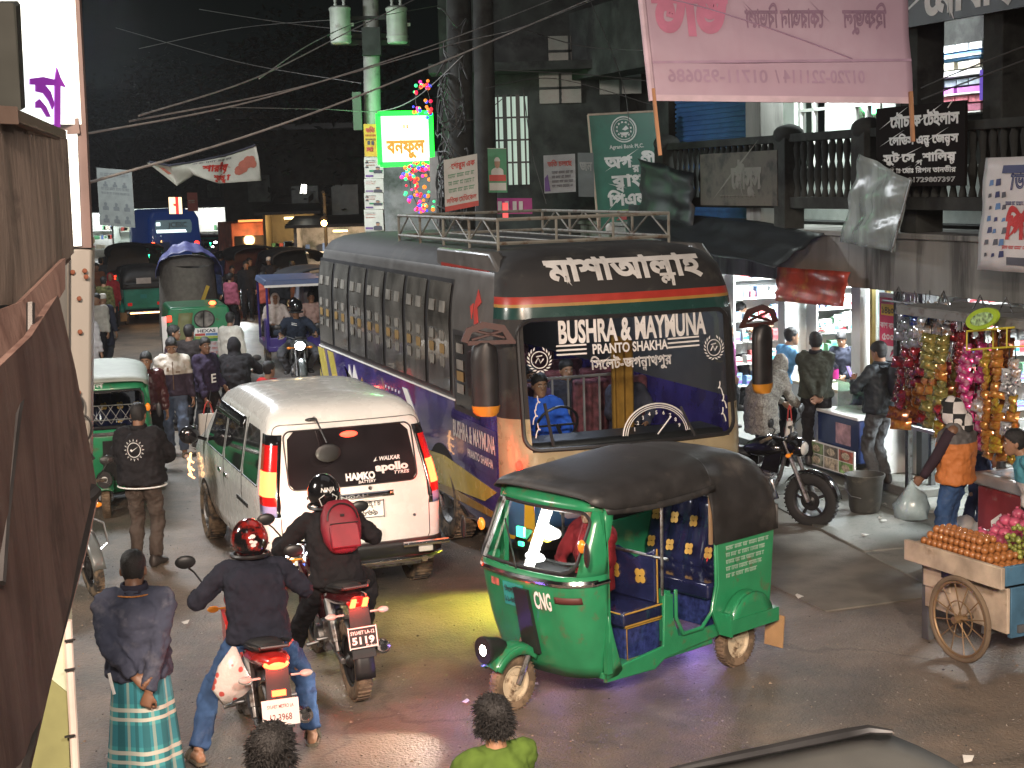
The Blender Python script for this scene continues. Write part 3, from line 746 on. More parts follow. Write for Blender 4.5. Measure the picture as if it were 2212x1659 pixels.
 for i in range(7):
  y0=y+i*.90;y1=y0+.85
  b=MB();patch(b,s1,y0-.02,y1+.03,1.64,2.86,3,8);wf=b.build('window',m_wf,t)
  b=MB();patch(b,sidefn(Lbus,1,.012),y0+.05,y0+.435,1.68,2.82,2,8);patch(b,sidefn(Lbus,1,.018),y0+.45,y1-.01,1.68,2.82,2,8);b.build('pane',m_swg,wf)
  b=MB();g3=lambda u,v,w=0.:s1(u,v,.018+w)
  for c in(y0+.22,y0+.60):
   b.prism([(c-.10,2.5),(c+.10,2.5),(c+.10,2.62),(c-.10,2.62)],.002,g3,0)
   for z,q in((2.22,0),(2.08,1),(1.94,0)):
    b.prism([(c-.08,z),(c-.05,z-.03),(c,z-.01),(c+.05,z-.03),(c+.08,z),(c+.085,z+.07),(c+.04,z+.09),(c,z+.075),(c-.04,z+.09),(c-.085,z+.07)],.002,g3,q)
  b.build('sticker_print',[m_st,m_sto],wf)
 b=MB();patch(b,s1,-1.78,-.95,1.50,2.35,3,6);wf=b.build('driver_window',m_wf,t)
 b=MB();patch(b,sidefn(Lbus,1,.012),-1.70,-1.05,1.56,2.30,2,6);b.build('pane',m_dglass,wf)
 b=MB();g3=lambda u,v,w=0.:s1(u,v,.016+w)
 for z,q in((2.12,0),(1.95,0),(1.83,1),(1.70,0)):b.prism([(-1.62,z),(-1.40,z),(-1.40,z+.1),(-1.62,z+.1)],.002,g3,q)
 b.build('sticker_print',[m_st,m_sto],wf)
 b=MB();b.prism([(-1.05,2.42),(-.92,2.44),(-1.0,2.62),(-.88,2.68),(-1.02,2.80),(-1.1,2.6)],.006,fs);b.prism([(-1.15,2.5),(-1.22,2.62),(-1.12,2.66)],.006,fs);b.build('red_emblem',M('red_emblem',(.45,.05,.04),.4),t)
 for s in(-1,1):
  for y in(-2.3,-6.3):
   b=MB();b.prism([(y+.60*math.cos(a),max(.36,.46+.60*math.sin(a)))for a in[R(-12+204*i/18)for i in range(19)]],.004,lambda u,v,w,s=s:V((s*(lev(Lbus,v)[1]+.002+w),u,v)));b.build('wheel_arch',M('dark_wheel_arch',(.01,.01,.01),.9),t)
   wheel(t,'wheel',s*1.15,y,.46,.27,m_rubber,m_steel)
 for s in(-1,1):
  b=MB();b.prism([(-2.6,2.90),(-.75,2.86),(-.55,2.98),(-.85,3.17),(-2.6,3.17)],.14,lambda y,z,w,s=s:V((s*(1.16-w+.02),y,z)));pd=b.build('roof_pod',m_grey,t,bevel=.03)
  b=MB();b.prism([(-2.4,2.93),(-.85,2.90),(-.80,2.99),(-2.4,3.02)],.004,lambda y,z,w,s=s:V((s*(1.186+w),y,z)));b.build('red_pod_stripe',mats[5],pd)
 b=MB();x,y0,y1,z0,z1=.95,-4.9,-1.2,3.24,3.48
 for yy in(y0,y1):
  b.tube([(-x,yy,z1),(x,yy,z1)],.02,6);b.tube([(-x,yy,z0),(x,yy,z0)],.02,6)
 for s in(-1,1):
  b.tube([(s*x,y0,z1),(s*x,y1,z1)],.02,6);b.tube([(s*x,y0,z0),(s*x,y1,z0)],.02,6)
  for k in range(5):
   yy=y0+(y1-y0)*k/4;b.tube([(s*x,yy,3.1),(s*x,yy,z1)],.016,6)
   if k<4:b.tube([(s*x,yy,z0),(s*x,yy+(y1-y0)/8,z1),(s*x,yy+(y1-y0)/4,z0)],.012,6)
 for k in range(4):xx=-x+2*x*k/3;b.tube([(xx,y1,z0),(xx,y1,z1)],.014,6);b.tube([(xx,y0,z0),(xx,y1,z0)],.012,6)
 b.build('roof_rack',M('dull_rack_paint',(.16,.16,.14),.6,dirt=(.08,.05,.03),dt=.5,ds=9),t)
 b=MB();b.box((0,-.42,1.24),(2.1,.5,.22));b.build('dashboard',m_blk,t,bevel=.05)
 b=MB();c=V((.55,-.72,1.42));b.tube([c+V((.22*math.cos(a),.1*math.sin(a),.2*math.sin(a)))for a in[2*math.pi*i/20 for i in range(21)]],.014,6);b.tube([c,V((.55,-.5,1.25))],.02,6);b.tube([c+V((-.2,0,0)),c+V((.2,0,0))],.012,6);b.build('steering_wheel',m_blk,t)
 b=MB()
 for k in range(6):b.tube([(.45-.18*k,-1.55,.9),(.45-.18*k,-1.55,1.78)],.013,6)
 b.tube([(.55,-1.55,1.78),(-.55,-1.55,1.78)],.016,6);b.build('cab_rail',M('pale_rail',(.45,.45,.45),.35,metal=.6),t)
 for x in(-.85,-.38,.38,.85):
  for k in range(5):
   if k==0 and x>.5:continue
   b=MB();b.box((x,-2.1-.95*k,1.30),(.42,.12,.75),rx=-.1);b.box((x,-1.88-.95*k,.95),(.42,.45,.12));b.build('seat',M('patterned_bus_seat',(.12,.035,.045),.7,var=.7,vs=14),t,bevel=.04)
 b=MB();b.grid(lambda u,v:V((-.28-.26*u,-1.25+.03*math.sin(u*16),1.0+1.25*v-.1*u)),16,4);b.build('curtain',cloth('ochre_curtain',(.30,.16,.03)),t,solid=.01)
 return t
# ------ van
Lvan=[(.34,.78,.06,4.2,.12,.3,.03,.1),(.5,.83,.0,4.3,.14,.35,.04,.12),(.95,.845,.0,4.28,.15,.35,.04,.12),(1.08,.84,.03,4.1,.15,.35,.04,.12),(1.22,.82,.07,3.7,.15,.35,.04,.12),(1.66,.735,.23,3.0,.15,.32,.04,.1),(1.76,.70,.29,2.8,.17,.32,.05,.1),(1.83,.63,.40,2.6,.2,.32,.06,.1),(1.87,.5,.62,2.4,.25,.32,.06,.1),(1.885,.25,1.0,2.0,.2,.2,.04,.05)]
def make_van(label,loc,yaw):
 t=thing('passenger_van',label,'van',loc,yaw)
 m_pearl=M('pearl_white_van_paint',(.70,.70,.67),.26,coat=.5,var=.04,dirt=(.42,.36,.27),dt=.68,ds=2.2)
 b=MB();shell(b,Lvan,[.34,.42,.5,.7,.95,1.08,1.22,1.4,1.66,1.72,1.76,1.80,1.83,1.855,1.87,1.88,1.885],lambda*a:0,side=10,top=0,bottom=0);b.build('body',m_pearl,t,smooth=50)
 f=endfn(Lvan,0,.004);F=lambda u,v,w=0.:f(u,v,w)
 b=MB();patch(b,f,-.62,.62,1.13,1.64,16,8,.06,slant=.05,slant2=-.05);rw=b.build('rear_window',M('tinted_rear_window',(.016,.014,.016),.06,coat=.6,var=.4,vs=2),t,smooth=180)
 b=MB();b.tube(outline(f,-.61,.61,1.125,1.645,.07),.008,5);b.build('window_seal',m_blk,rw)
 b=MB();g=lambda u,v,w=0.:f(u,v,.004+w)
 write(b,'WALKAR',g,.36,1.325,.20,.035,offset=.03,shear=.25);b.prism([(.20,1.32),(.235,1.36),(.225,1.33),(.25,1.33)],.002,g)
 write(b,'apollo',g,.37,1.235,.32,.065,offset=.05);write(b,'TYRES',g,.46,1.195,.15,.028,offset=.02,shear=.2)
 write(b,'HAMKO',g,.06,1.175,.28,.06,offset=.05);write(b,'BATTERY',g,.12,1.14,.17,.025,offset=.02,shear=.2);b.build('window_lettering',M('white_window_sticker',(.7,.7,.68),.5),rw)
 for s in(-1,1):
  x0,x1=(.69,.84)
  cell=[(1.60,1.36,m_red_off,-.055),(1.36,1.30,m_red_off,0),(1.30,1.08,m_red_hot,0),(1.08,1.0,m_red_off,0),(1.0,.90,M('pale_blue_lens',(.2,.25,.45),.15,coat=.6),0)]
  b=MB();h=[]
  def lp(u,v,w=0.,s=s):
   wz=lev(Lvan,v)[1];x=min(wz,.655*wz/.70*1.0+(wz-.655*wz/.70)*u)
   a=.60*wz/.8+.0
   x=wz*(.835+.165*u);return V((s*x,endy(Lvan,v,x,0)-.010-w,v))if u<.98 else V((s*(wz+.006+w),endy(Lvan,v,wz,0)+.06*(u-.98)/.02,v))
  us=[0,.25,.5,.7,.85,.95,.979,1.0]
  o=len(b.v)
  zz=[.90,.95,1.0,1.04,1.08,1.14,1.22,1.30,1.36,1.45,1.53,1.62]
  for v in zz:b.v+=[tuple(lp(u,v))for u in us]
  n=len(us)
  for j in range(len(zz)-1):
   zm=(zz[j]+zz[j+1])/2;mi=2 if zm<1.0 else(0 if zm<1.08 else(1 if zm<1.30 else 0))
   for i in range(n-1):
    q=(o+j*n+i,o+j*n+i+1,o+(j+1)*n+i+1,o+(j+1)*n+i);b.f.append(q if s>0 else q[::-1]);b.mi.append(3 if(i==0 or j==len(zz)-2)else mi)
  b.build('tail_lamp',[m_red_off,m_red_hot,M('pale_blue_lens',(.2,.25,.45),.15,coat=.6),m_blkgloss],t,solid=.012,smooth=50)
 b=MB();b.sph(f(0.0,1.585,.01),(.085,.02,.03),14,8);b.build('high_stop_lamp',glow('lit_stop_lamp',(1,.06,.03),5),t)
 b=MB();patch(b,endfn(Lvan,0,.012),-.36,.36,1.005,1.055,12,2);gr=b.build('chrome_garnish',m_chrome,t,solid=.012)
 b=MB();g4=lambda u,v,w=0.:f(u,v,.022+w);write(b,'NOAH',g4,-.02,1.014,.26,.03,offset=.02);b.build('garnish_lettering',m_steel,gr)
 number_plate(t,f(.05,.90,.012),.42,.17,-.02,m_white,m_blk,[('সিলেট মেট|রো চ',0.0,.03,.04,.34,dict(stroke=.03)),('৬৮৬৯',.04,-.055,.055,.2,dict(stroke=.03))])
 b=MB();b.disc(f(.14,1.09,.006),.018,.012,'Y',14);b.disc(f(.55,.80,.006),.014,.01,'Y',12);b.disc(f(-.3,1.745,.01),.016,.02,'Y',10);b.build('lock',m_steel,t)
 b=MB();b.tube(outline(endfn(Lvan,0,.0015),-.70,.70,.55,1.70,.08),.004,4);b.build('tailgate_seam',m_blk,t)
 b=MB();b.tube([f(-.33,1.73,0),f(-.30,1.74,.10),f(-.25,1.55,.17)],.009,6);b.sph(f(-.25,1.46,.17),(.12,.012,.085),16,8);b.sph(f(-.33,1.735,.01),(.06,.02,.018),10,6);b.build('parking_mirror',m_blk,t)
 b=MB();patch(b,endfn(Lvan,0,.05),-.84,.84,.40,.58,18,3);bp=b.build('rear_bumper',m_blk,t,solid=.05)
 b=MB()
 for z,x in((.42,.80),(.55,.46)):
  b.tube([V((q*x,endy(Lvan,z,min(.8,abs(q*x)),0)-.13,z))for q in(-1,-.8,-.4,0,.4,.8,1)]if z<.5 else[V((q,endy(Lvan,z,.6,0)-.13,z))for q in(.40,.6,.84)],.026,8)
 b.tube([V((q,endy(Lvan,.55,.6,0)-.13,.55))for q in(-.40,-.6,-.84)],.026,8)
 for x in(-.6,.6):b.bar((x,-.12,.40),(x,.0,.42),.05)
 b.build('tube_guard',m_chrome,t)
 for s in(-1,1):b=MB();b.box((s*.62,-.09,.49),(.14,.02,.05));b.build('bumper_reflector',m_clearlens,t,bevel=.008)
 for s in(-1,1):
  sf=sidefn(Lvan,s,.004)
  for y0,y1,sl,sl2 in((.42,1.12,.12,.02),(1.22,2.10,.02,.0),(2.2,3.15,.0,-.42)):
   b=MB();patch(b,sf,y0,y1,1.13,1.63,6,6,.04,slant=sl,slant2=sl2);w=b.build('side_window',m_dglass,t)
   b=MB();b.tube([sf(y0+.0,1.13),sf(y1,1.13)],.008,5);b.build('window_seal',m_blk,w)
  b=MB();b.grid(lambda u,v,sf=sf:sf(1.25+1.5*u,1.56+.1*v,.03*(1-v)),8,3);b.build('window_visor',m_blkgloss,t,solid=.004)
  b=MB()
  for y in(1.95,2.3):b.box(sf(y,.98,.008),(.03,.13,.045))
  b.build('door_handle',m_chrome,t,bevel=.01)
  b=MB();b.box(sf(1.15,.86,.002),(.008,.55,.035));b.build('door_rail',m_blk,t)
  b=MB()
  for y in(2.15,1.17,3.35):b.tube([sf(y,z,-.002)for z in(.42,.95,1.1,1.3,1.68)],.004,4)
  b.build('door_seam',m_blk,t)
  b=MB();b.tube([sf(3.2,1.16),sf(3.22,1.2,.12)],.02,6);b.sph(sf(3.22,1.22,.19),(.11,.05,.10),14,9);b.build('wing_mirror',m_blkgloss,t)
  for y in(.72,3.45):
   b=MB();b.prism([(y+.36*math.cos(a),max(.345,.32+.36*math.sin(a)))for a in[R(180*i/16)for i in range(17)]],.004,lambda u,v,w,s=s:V((s*(lev(Lvan,v)[1]+.002+w),u,v)));b.build('wheel_arch',M('dark_wheel_arch',(.01,.01,.01),.9),t)
   wheel(t,'wheel',s*.76,y,.32,.2,m_rubber,m_steel)
 for s in(-1,1):
  b=MB();c=V((s*.80,4.05,.72))
  for k in(0,.09,.18):b.tube([c+V((s*(.07+.05*math.sin(a)),.1*math.cos(a),-.12+k+.03*math.sin(a)))for a in[math.pi*i/8 for i in range(9)]],.012,6)
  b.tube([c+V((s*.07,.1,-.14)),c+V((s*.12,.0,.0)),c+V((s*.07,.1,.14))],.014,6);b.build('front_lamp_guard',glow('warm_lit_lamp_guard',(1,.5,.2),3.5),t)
 b=MB();b.tube([(-.5,-.05,.28),(-.5,.4,.3)],.03,10);b.box((0,.8,.32),(1.3,1.2,.08));b.build('exhaust',m_steel,t)
 return t
# ------ people
import zlib
SKIN=M('brown_skin',(.27,.145,.085),.5,var=.12,vs=14,bump=.05,bs=160)
SKIN2=M('dark_brown_skin',(.17,.085,.05),.5,var=.12,vs=14,bump=.05,bs=160)
HAIR=M('black_hair',(.010,.009,.009),.55,var=.4,vs=60,bump=.8,bs=140)
EYE=M('eye_white',(.6,.58,.55),.3);IRIS=M('dark_iris',(.012,.008,.006),.2);LIP=M('lips',(.22,.09,.07),.5)
SOLE=M('shoe_leather',(.03,.026,.024),.5,var=.3);SANDAL=M('sandal_strap',(.10,.085,.06),.6)
_folds=bpy.data.textures.new('folds','CLOUDS');_folds.noise_scale=.085;_folds.noise_depth=2
_fine=bpy.data.textures.new('strands','CLOUDS');_fine.noise_scale=.03;_fine.noise_depth=2
def ik(a,c,l1,l2,pole):
 a,c,pole=V(a),V(c),V(pole);d=c-a;L=min(d.length,(l1+l2)*.999);u=d.normalized()
 x=(l1*l1-l2*l2+L*L)/(2*L);h=math.sqrt(max(0,l1*l1-x*x))
 n=pole-u*pole.dot(u);n=n.normalized()if n.length>1e-5 else V((0,0,1))
 return a+u*x+n*h
def spline(pts,rs,k=4):
 """smooth path through joints with radii"""
 P=[V(p)for p in pts];out,orr=[],[]
 for i in range(len(P)-1):
  p0,p1,p2,p3=P[max(i-1,0)],P[i],P[i+1],P[min(i+2,len(P)-1)]
  for j in range(k):
   t=j/k
   out.append(.5*((2*p1)+(p2-p0)*t+(2*p0-5*p1+4*p2-p3)*t*t+(3*p1-p0-3*p2+p3)*t**3));orr.append(rs[i]+(rs[i+1]-rs[i])*t)
 return out+[P[-1]],orr+[rs[-1]]
def limb(b,pts,rs,n=12,k=4,flat=None):
 p,r=spline(pts,rs,k);b.tube(p,r,n,flat=flat)
def ell(b,secs,n=20):
 """loft of flattened rings: (centre, lateral vector * half width, forward vector * half depth)"""
 b.loft([[c+a*math.copysign(abs(math.cos(t))**.85,math.cos(t))+f*math.copysign(abs(math.sin(t))**.85,math.sin(t))for t in[2*math.pi*i/n for i in range(n)]]for c,a,f in secs])
def add_hand(b,wrist,d,nrm,side,curl=.4,s=1.):
 """palm, four bent fingers and a thumb; d points to the finger tips, nrm out of the palm"""
 d=V(d).normalized();nrm=(V(nrm)-d*V(nrm).dot(d)).normalized();lat=d.cross(nrm)*side
 w=V(wrist);b.loft([[w+d*q*s+(lat*math.cos(t)*x+nrm*math.sin(t)*y)*s for t in[2*math.pi*i/10 for i in range(10)]]for q,x,y in((-.02,.027,.021),(.02,.032,.019),(.055,.041,.017),(.088,.042,.015),(.096,.036,.010))])
 for i,(o,L)in enumerate(((.031,.068),(.0105,.076),(-.0105,.071),(-.031,.056))):
  p=w+(d*.088+lat*o)*s;a=0;pts,rs=[p-d*.012*s,p],[.0095*s,.0095*s]
  for j,f in enumerate((.44,.32,.24)):
   a+=curl*(1.0,1.25,.9)[j]*(1+.08*i);p=p+(d*math.cos(a)+nrm*math.sin(a))*L*f*s;pts.append(p);rs.append((.0088,.008,.0062)[j]*s)
  b.tube(pts,rs,7)
 p=w+(d*.03+lat*.028)*s;pts=[p-lat*.012*s,p,p+(lat*.026+d*.024+nrm*.012)*s,p+(lat*.030+d*.052+nrm*(.018+.02*curl))*s,p+(lat*.024+d*.072+nrm*(.022+.035*curl))*s]
 b.tube(pts,[.014*s,.0135*s,.0115*s,.0095*s,.0075*s],7)
HEADP=[(-.118,.024,.026,.052),(-.106,.040,.044,.042),(-.085,.054,.062,.028),(-.055,.064,.078,.016),(-.02,.071,.090,.006),(.015,.0745,.096,.0),(.05,.0755,.098,-.004),(.08,.068,.088,-.006),(.104,.051,.066,-.008),(.118,.028,.036,-.010),(.122,.008,.010,-.010)]
def head_pt(dx,dy,dz,k=1.):
 return V((dx*.077*k,dy*.098*k-.003,dz*.122*k))
def person(label,loc,yaw,pose=None,h=1.68,skin=SKIN,hair='short',top=None,topmat=None,bottom='trousers',botmat=None,shoes='shoes',shoemat=None,face=False,vox=.011,hy=0.,hp=0.,hr=0.,group=None,cat='person',build=1.,hairmat=None,collar=None,curl=.45,sleeves=True,palms=None,vest=None):
 P=dict(pelvis=(0,0,.93),waist=(0,-.005,1.07),chest=(0,-.01,1.25),neck=(0,-.015,1.44),head=(0,.012,1.585),shL=(-.175,-.015,1.395),shR=(.175,-.015,1.395),wrL=(-.245,.05,.86),wrR=(.245,.05,.86),hiL=(-.09,0,.90),hiR=(.09,0,.90),anL=(-.10,-.02,.085),anR=(.10,-.02,.085),pelL=(-.4,-1,0),pelR=(.4,-1,0),knL=(-.1,1,0),knR=(.1,1,0),ftL=(-.25,1,0),ftR=(.25,1,0),hdL=None,hdR=None,pmL=(1,0,-.1),pmR=(-1,0,-.1))
 if pose:P.update(pose)
 P={k:(V(v)if v is not None else None)for k,v in P.items()}
 s=h/1.70
 lat=(P['shR']-P['shL']).normalized();latp=(P['hiR']-P['hiL']).normalized()
 up=(P['neck']-P['waist']).normalized();upp=(P['waist']-P['pelvis']).normalized()
 fw=up.cross(lat).normalized();fwp=upp.cross(latp).normalized()if abs(upp.dot(latp))<.9 else fw
 el,kn={},{}
 for q in 'LR':
  el[q]=ik(P['sh'+q],P['wr'+q],.285,.255,P['pel'+q]);kn[q]=ik(P['hi'+q],P['an'+q],.43,.415,P['kn'+q])
  if P['hd'+q]is None:P['hd'+q]=P['wr'+q]-el[q]
 hq=(Matrix.Rotation(R(hy),3,'Z')@Matrix.Rotation(-R(hp),3,'X')@Matrix.Rotation(R(hr),3,'Y'))
 H=lambda p:P['head']+hq@V(p)
 g=build
 b=MB()
 b.loft([[H((rx*math.cos(t),y0+ry*math.sin(t),z))for t in[2*math.pi*i/20 for i in range(20)]]for z,rx,ry,y0 in HEADP])
 b.loft([[H(p)for p in r]for r in([(-.010,.088,.012),(.010,.088,.012),(.007,.094,.014),(-.007,.094,.014)],[(-.015,.088,-.028),(.015,.088,-.028),(.010,.113,-.030),(-.010,.113,-.030)],[(-.012,.085,-.04),(.012,.085,-.04),(.007,.098,-.040),(-.007,.098,-.040)])])
 b.sph(H((0,.086,-.066)),(.026,.012,.013),10,6,q=hq);b.sph(H((0,.080,.025)),(.05,.014,.010),10,6,q=hq)
 for e in(-1,1):b.sph(H((e*.077,-.010,-.008)),(.011,.02,.032),8,8,q=hq)
 limb(b,[P['neck']-up*.04,P['neck']+up*.03,H((0,-.012,-.06)),H((0,-.01,-.02))],[.062,.056,.054,.06],14)
 ch=P['chest'];m=1.0
 ell(b,[(P['pelvis']-upp*.06,latp*.145,fwp*.10),(P['pelvis']+upp*.02,latp*.15,fwp*.105),(P['waist'],lat.lerp(latp,.5)*.128*g,fw*.09*g),(ch,lat*.148*g,fw*.105*g),(ch.lerp(P['neck'],.6),lat*.15*g,fw*.09*g),(P['neck']-up*.02,lat*.09,fw*.06),(P['neck']+up*.02,lat*.055,fw*.05)])
 for q,e in(('L',-1),('R',1)):
  sh=P['sh'+q];w=P['wr'+q]
  limb(b,[P['neck'].lerp(sh,.45)-up*.03,sh,sh.lerp(el[q],.5),el[q],el[q].lerp(w,.35),w],[.055,.052,.045,.037,.038,.026],12)
  add_hand(b,w,P['hd'+q],P['pm'+q],e,curl if not isinstance(curl,dict)else curl[q],1.0)
  a=P['an'+q];ft=P['ft'+q].normalized()
  limb(b,[P['hi'+q]+upp*.03,P['hi'+q].lerp(kn[q],.35),kn[q],kn[q].lerp(a,.3),kn[q].lerp(a,.75),a],[.085,.080,.056,.055,.040,.036],12)
  b.loft([[a+V((0,0,-.085+.045))+ft*y+V((-ft.y,ft.x,0))*x*math.cos(t)+V((0,0,z*math.sin(t)+dz))for t in[2*math.pi*i/10 for i in range(10)]]for y,x,z,dz in((-.065,.02,.025,-.005),(-.04,.036,.042,.0),(.03,.036,.045,.0),(.09,.045,.032,-.012),(.14,.046,.022,-.02),(.18,.034,.014,-.026),(.19,.01,.006,-.03))])
 t=b.build('person',skin,smooth=180);t.location=loc;t.rotation_euler=(0,0,-R(yaw));t.scale=(s,s,s)
 tag(t,label,cat,group)
 md=t.modifiers.new('skin','REMESH');md.mode='VOXEL';md.voxel_size=min(vox,.0075)if face or vox<.010 else vox;md.use_smooth_shade=True
 sm=t.modifiers.new('smooth','SMOOTH');sm.factor=.45;sm.iterations=2
 def garment(name,mb,mat,fold=.014,it=5,vx=None):
  o=mb.build(name,mat,t,smooth=180)
  r=o.modifiers.new('cloth','REMESH');r.mode='VOXEL';r.voxel_size=vx or vox*1.25;r.use_smooth_shade=True
  q=o.modifiers.new('smooth','SMOOTH');q.factor=.5;q.iterations=it
  if fold:
   d=o.modifiers.new('folds','DISPLACE');d.texture=_folds;d.strength=fold*2;d.mid_level=.5;d.texture_coords='GLOBAL'
  return o
 top_o=helmet_o=None
 if top:
  hem=dict(jacket=-.05,shirt=-.03,kurta=-.36,hoodie=-.04,vest=-.06,shawl=-.2).get(top,-.04);c=1.0 if top in('shirt',)else 1.12
  b=MB()
  pz=P['pelvis']
  secs=[(pz+upp*hem,latp*.178*g*c,fwp*.128*g*c),(pz+upp*(hem+.02),latp*.185*g*c,fwp*.135*g*c),(pz+upp*.06,latp*.172*g*c,fwp*.13*g*c),(P['waist'],lat.lerp(latp,.5)*.168*g*c,fw*.13*g*c),(ch,lat*.178*g*c,fw*.14*g*c),(ch.lerp(P['neck'],.6),lat*.175*g*c,fw*.12*g*c),(P['neck']-up*.012,lat*.105*c,fw*.075*c),(P['neck']+up*.022,lat*.075*c,fw*.072*c)]
  ell(b,secs)
  for q,e in(('L',-1),('R',1)):
   sh=P['sh'+q];w=P['wr'+q];E=el[q]
   a0=P['neck'].lerp(sh,.45)-up*.03
   if sleeves is True:limb(b,[a0,sh,sh.lerp(E,.5),E,E.lerp(w,.5),w.lerp(E,.04)],[.066*c,.068*c,.064*c,.057*c,.052*c,.042*c],12)
   elif sleeves=='half':limb(b,[a0,sh,sh.lerp(E,.45),sh.lerp(E,.75)],[.070*c,.072*c,.066*c,.066*c],12)
   else:limb(b,[a0,sh.lerp(a0,.15)],[.070*c,.080*c],12)
  o=garment(top if top!='vest' else 'padded_vest',b,topmat,.024 if top!='shirt' else.018)
  if collar:
   b=MB();b.loft([[P['neck']+up*z+lat*r*.078*1.1*math.cos(a)+fw*(r*.075*1.1*math.sin(a)+.006)for a in[2*math.pi*i/18 for i in range(18)]]for z,r in((.0,1.12),(.035,1.02),(.05,.98),(.05,.86),(.01,.86))],cap=False);b.build('collar',collar,o,solid=.004,smooth=60)
  top_o=o
 if bottom in('trousers','jeans'):
  b=MB()
  ell(b,[(P['pelvis']-upp*.09,latp*.150,fwp*.105),(P['pelvis']-upp*.04,latp*.172,fwp*.125),(P['pelvis']+upp*.03,latp*.168,fwp*.122),(P['pelvis']+upp*.10,latp*.155,fwp*.115)])
  for q in 'LR':
   a=P['an'+q];k=kn[q]
   limb(b,[P['hi'+q]+upp*.02,P['hi'+q].lerp(k,.35),k,k.lerp(a,.5),k.lerp(a,.95)],[.100,.096,.076,.070,.066],14)
  garment('trousers',b,botmat,.026,4)
 elif bottom=='lungi':
  b=MB();n=48;rings=[]
  z0=P['pelvis'].z+.12
  for k in range(16):
   v=k/15;z=z0-(z0-.10)*v;amp=.004+.022*v
   rings.append([V(((.165+.075*v)*math.cos(a)*(1+amp*4*math.sin(7*a+2*v)),(.125+.075*v)*math.sin(a)*(1+amp*5*math.sin(5*a+1+v)),z+.02*math.sin(a*2)*v))+V((P['pelvis'].x,P['pelvis'].y,0))for a in[2*math.pi*i/n for i in range(n)]])
  b.loft(rings,cap=False);b.build('lungi',botmat,t,smooth=180,solid=.006)
 if shoes=='shoes':
  for q in 'LR':
   a=P['an'+q];ft=P['ft'+q].normalized();b=MB();l=V((-ft.y,ft.x,0))
   b.loft([[a+V((0,0,-.04))+ft*y+l*x*math.cos(u)+V((0,0,max(-.043,z*math.sin(u)+dz)))for u in[2*math.pi*i/14 for i in range(14)]]for y,x,z,dz in((-.082,.02,.03,0),(-.065,.042,.07,.015),(-.01,.047,.075,.02),(.04,.046,.06,.01),(.10,.053,.042,-.008),(.16,.052,.032,-.015),(.20,.036,.022,-.02),(.212,.012,.012,-.025))])
   b.build('shoe',shoemat or SOLE,t,smooth=60)
 elif shoes=='sandals':
  for q in 'LR':
   a=P['an'+q];ft=P['ft'+q].normalized();l=V((-ft.y,ft.x,0));b=MB()
   b.loft([[a+V((0,0,-.081+z))+ft*y+l*x*e for e,z in((-1,0),(1,0),(1,.018),(-1,.018))]for y,x in((-.08,.025),(-.06,.042),(0,.042),(.08,.05),(.15,.05),(.2,.035),(.215,.015))])
   for y in(.06,.1):b.tube([a+ft*y+l*.05*math.cos(u)+V((0,0,-.07+.06*math.sin(u)))for u in[math.pi*i/8 for i in range(9)]],.012,6,flat=.5)
   b.build('sandal',shoemat or SANDAL,t)
 hm=hairmat or HAIR
 if hair in('short','bushy','cropped'):
  b=MB();amp=dict(short=1.09,bushy=1.12,cropped=1.045)[hair];nu,nv=40,26;rr=random.Random(zlib.crc32(label.encode())%999)
  vs=[]
  def hp_(a,c):
   th,ph=2*math.pi*a,math.pi*c;d=V((math.sin(ph)*math.cos(th),math.sin(ph)*math.sin(th),-math.cos(ph)))
   line=.50+(-.03-.50)*min(1,max(0,(1-d.y)/.9))if d.y>.1 else-.03+(-.62+.03)*min(1,max(0,(.1-d.y)/.75))
   e=max(0,min(1,(d.z-line)/.14+.35));k=(.86+(amp-.86)*e**.7)
   if e>.5:k+=rr.uniform(-.03,.035)*(2.0 if hair=='bushy' else 1)
   z=.122*d.z;q=next((i for i in range(len(HEADP)-1)if HEADP[i+1][0]>=z),len(HEADP)-2);A_,B_=HEADP[q],HEADP[q+1];f=min(1,max(0,(z-A_[0])/(B_[0]-A_[0])));rx,ry,y0=[A_[j]+(B_[j]-A_[j])*f for j in(1,2,3)]
   return H((rx*k*math.cos(th)*1.02,y0+ry*k*math.sin(th)*1.02,z*(k+.03)+.002))
  b.grid(hp_,nu,nv);o=b.build('hair',hm,t,smooth=180)
  if hair=='bushy':
   c2=MB()
   for i in range(2600):
    th,z=rr.uniform(0,6.283),rr.uniform(-.45,.98);q=math.sqrt(1-z*z);d=V((q*math.cos(th),q*math.sin(th),z))
    if d.y>.25 and d.z<.35:continue
    p=head_pt(d.x,d.y,d.z,1.17);dr=V((rr.uniform(-1,1),rr.uniform(-1,1),rr.uniform(-.8,.5)))*.020+d*.010
    p=p*.97;c2.tube([H(p),H(p+dr*.7),H(p+dr*1.3+V((rr.uniform(-.008,.008),0,-.008)))],[.0035,.003,.001],3)
   c2.build('hair',hm,t,smooth=180)
 if hair=='skullcap':
  b=MB();b.lathe([(.089,.015),(.091,.05),(.086,.09),(.068,.118),(.035,.130),(.001,.132)],n=22,cap=False)
  b.v=[tuple(H((p[0]*.9,p[1]*1.12-.004,p[2])))for p in b.v];b.build('skull_cap',M('white_cap_knit',(.72,.68,.62),.85,bump=.5,bs=220),t,solid=.003)
 if hair=='hood':
  b=MB();b.grid(lambda a,c:H((lambda th,ph:V((.105*math.sin(ph)*math.cos(th),.125*math.sin(ph)*math.sin(th)*(1 if math.sin(th)<0 else.75)-.012,-.15*math.cos(ph)-.0)))(2*math.pi*a,math.pi*c)),22,14)
  limb(b,[P['neck']-up*.05,P['neck']+up*.05,H((0,-.02,-.05))],[.12,.10,.1]);garment('hood',b,topmat,.012,3)
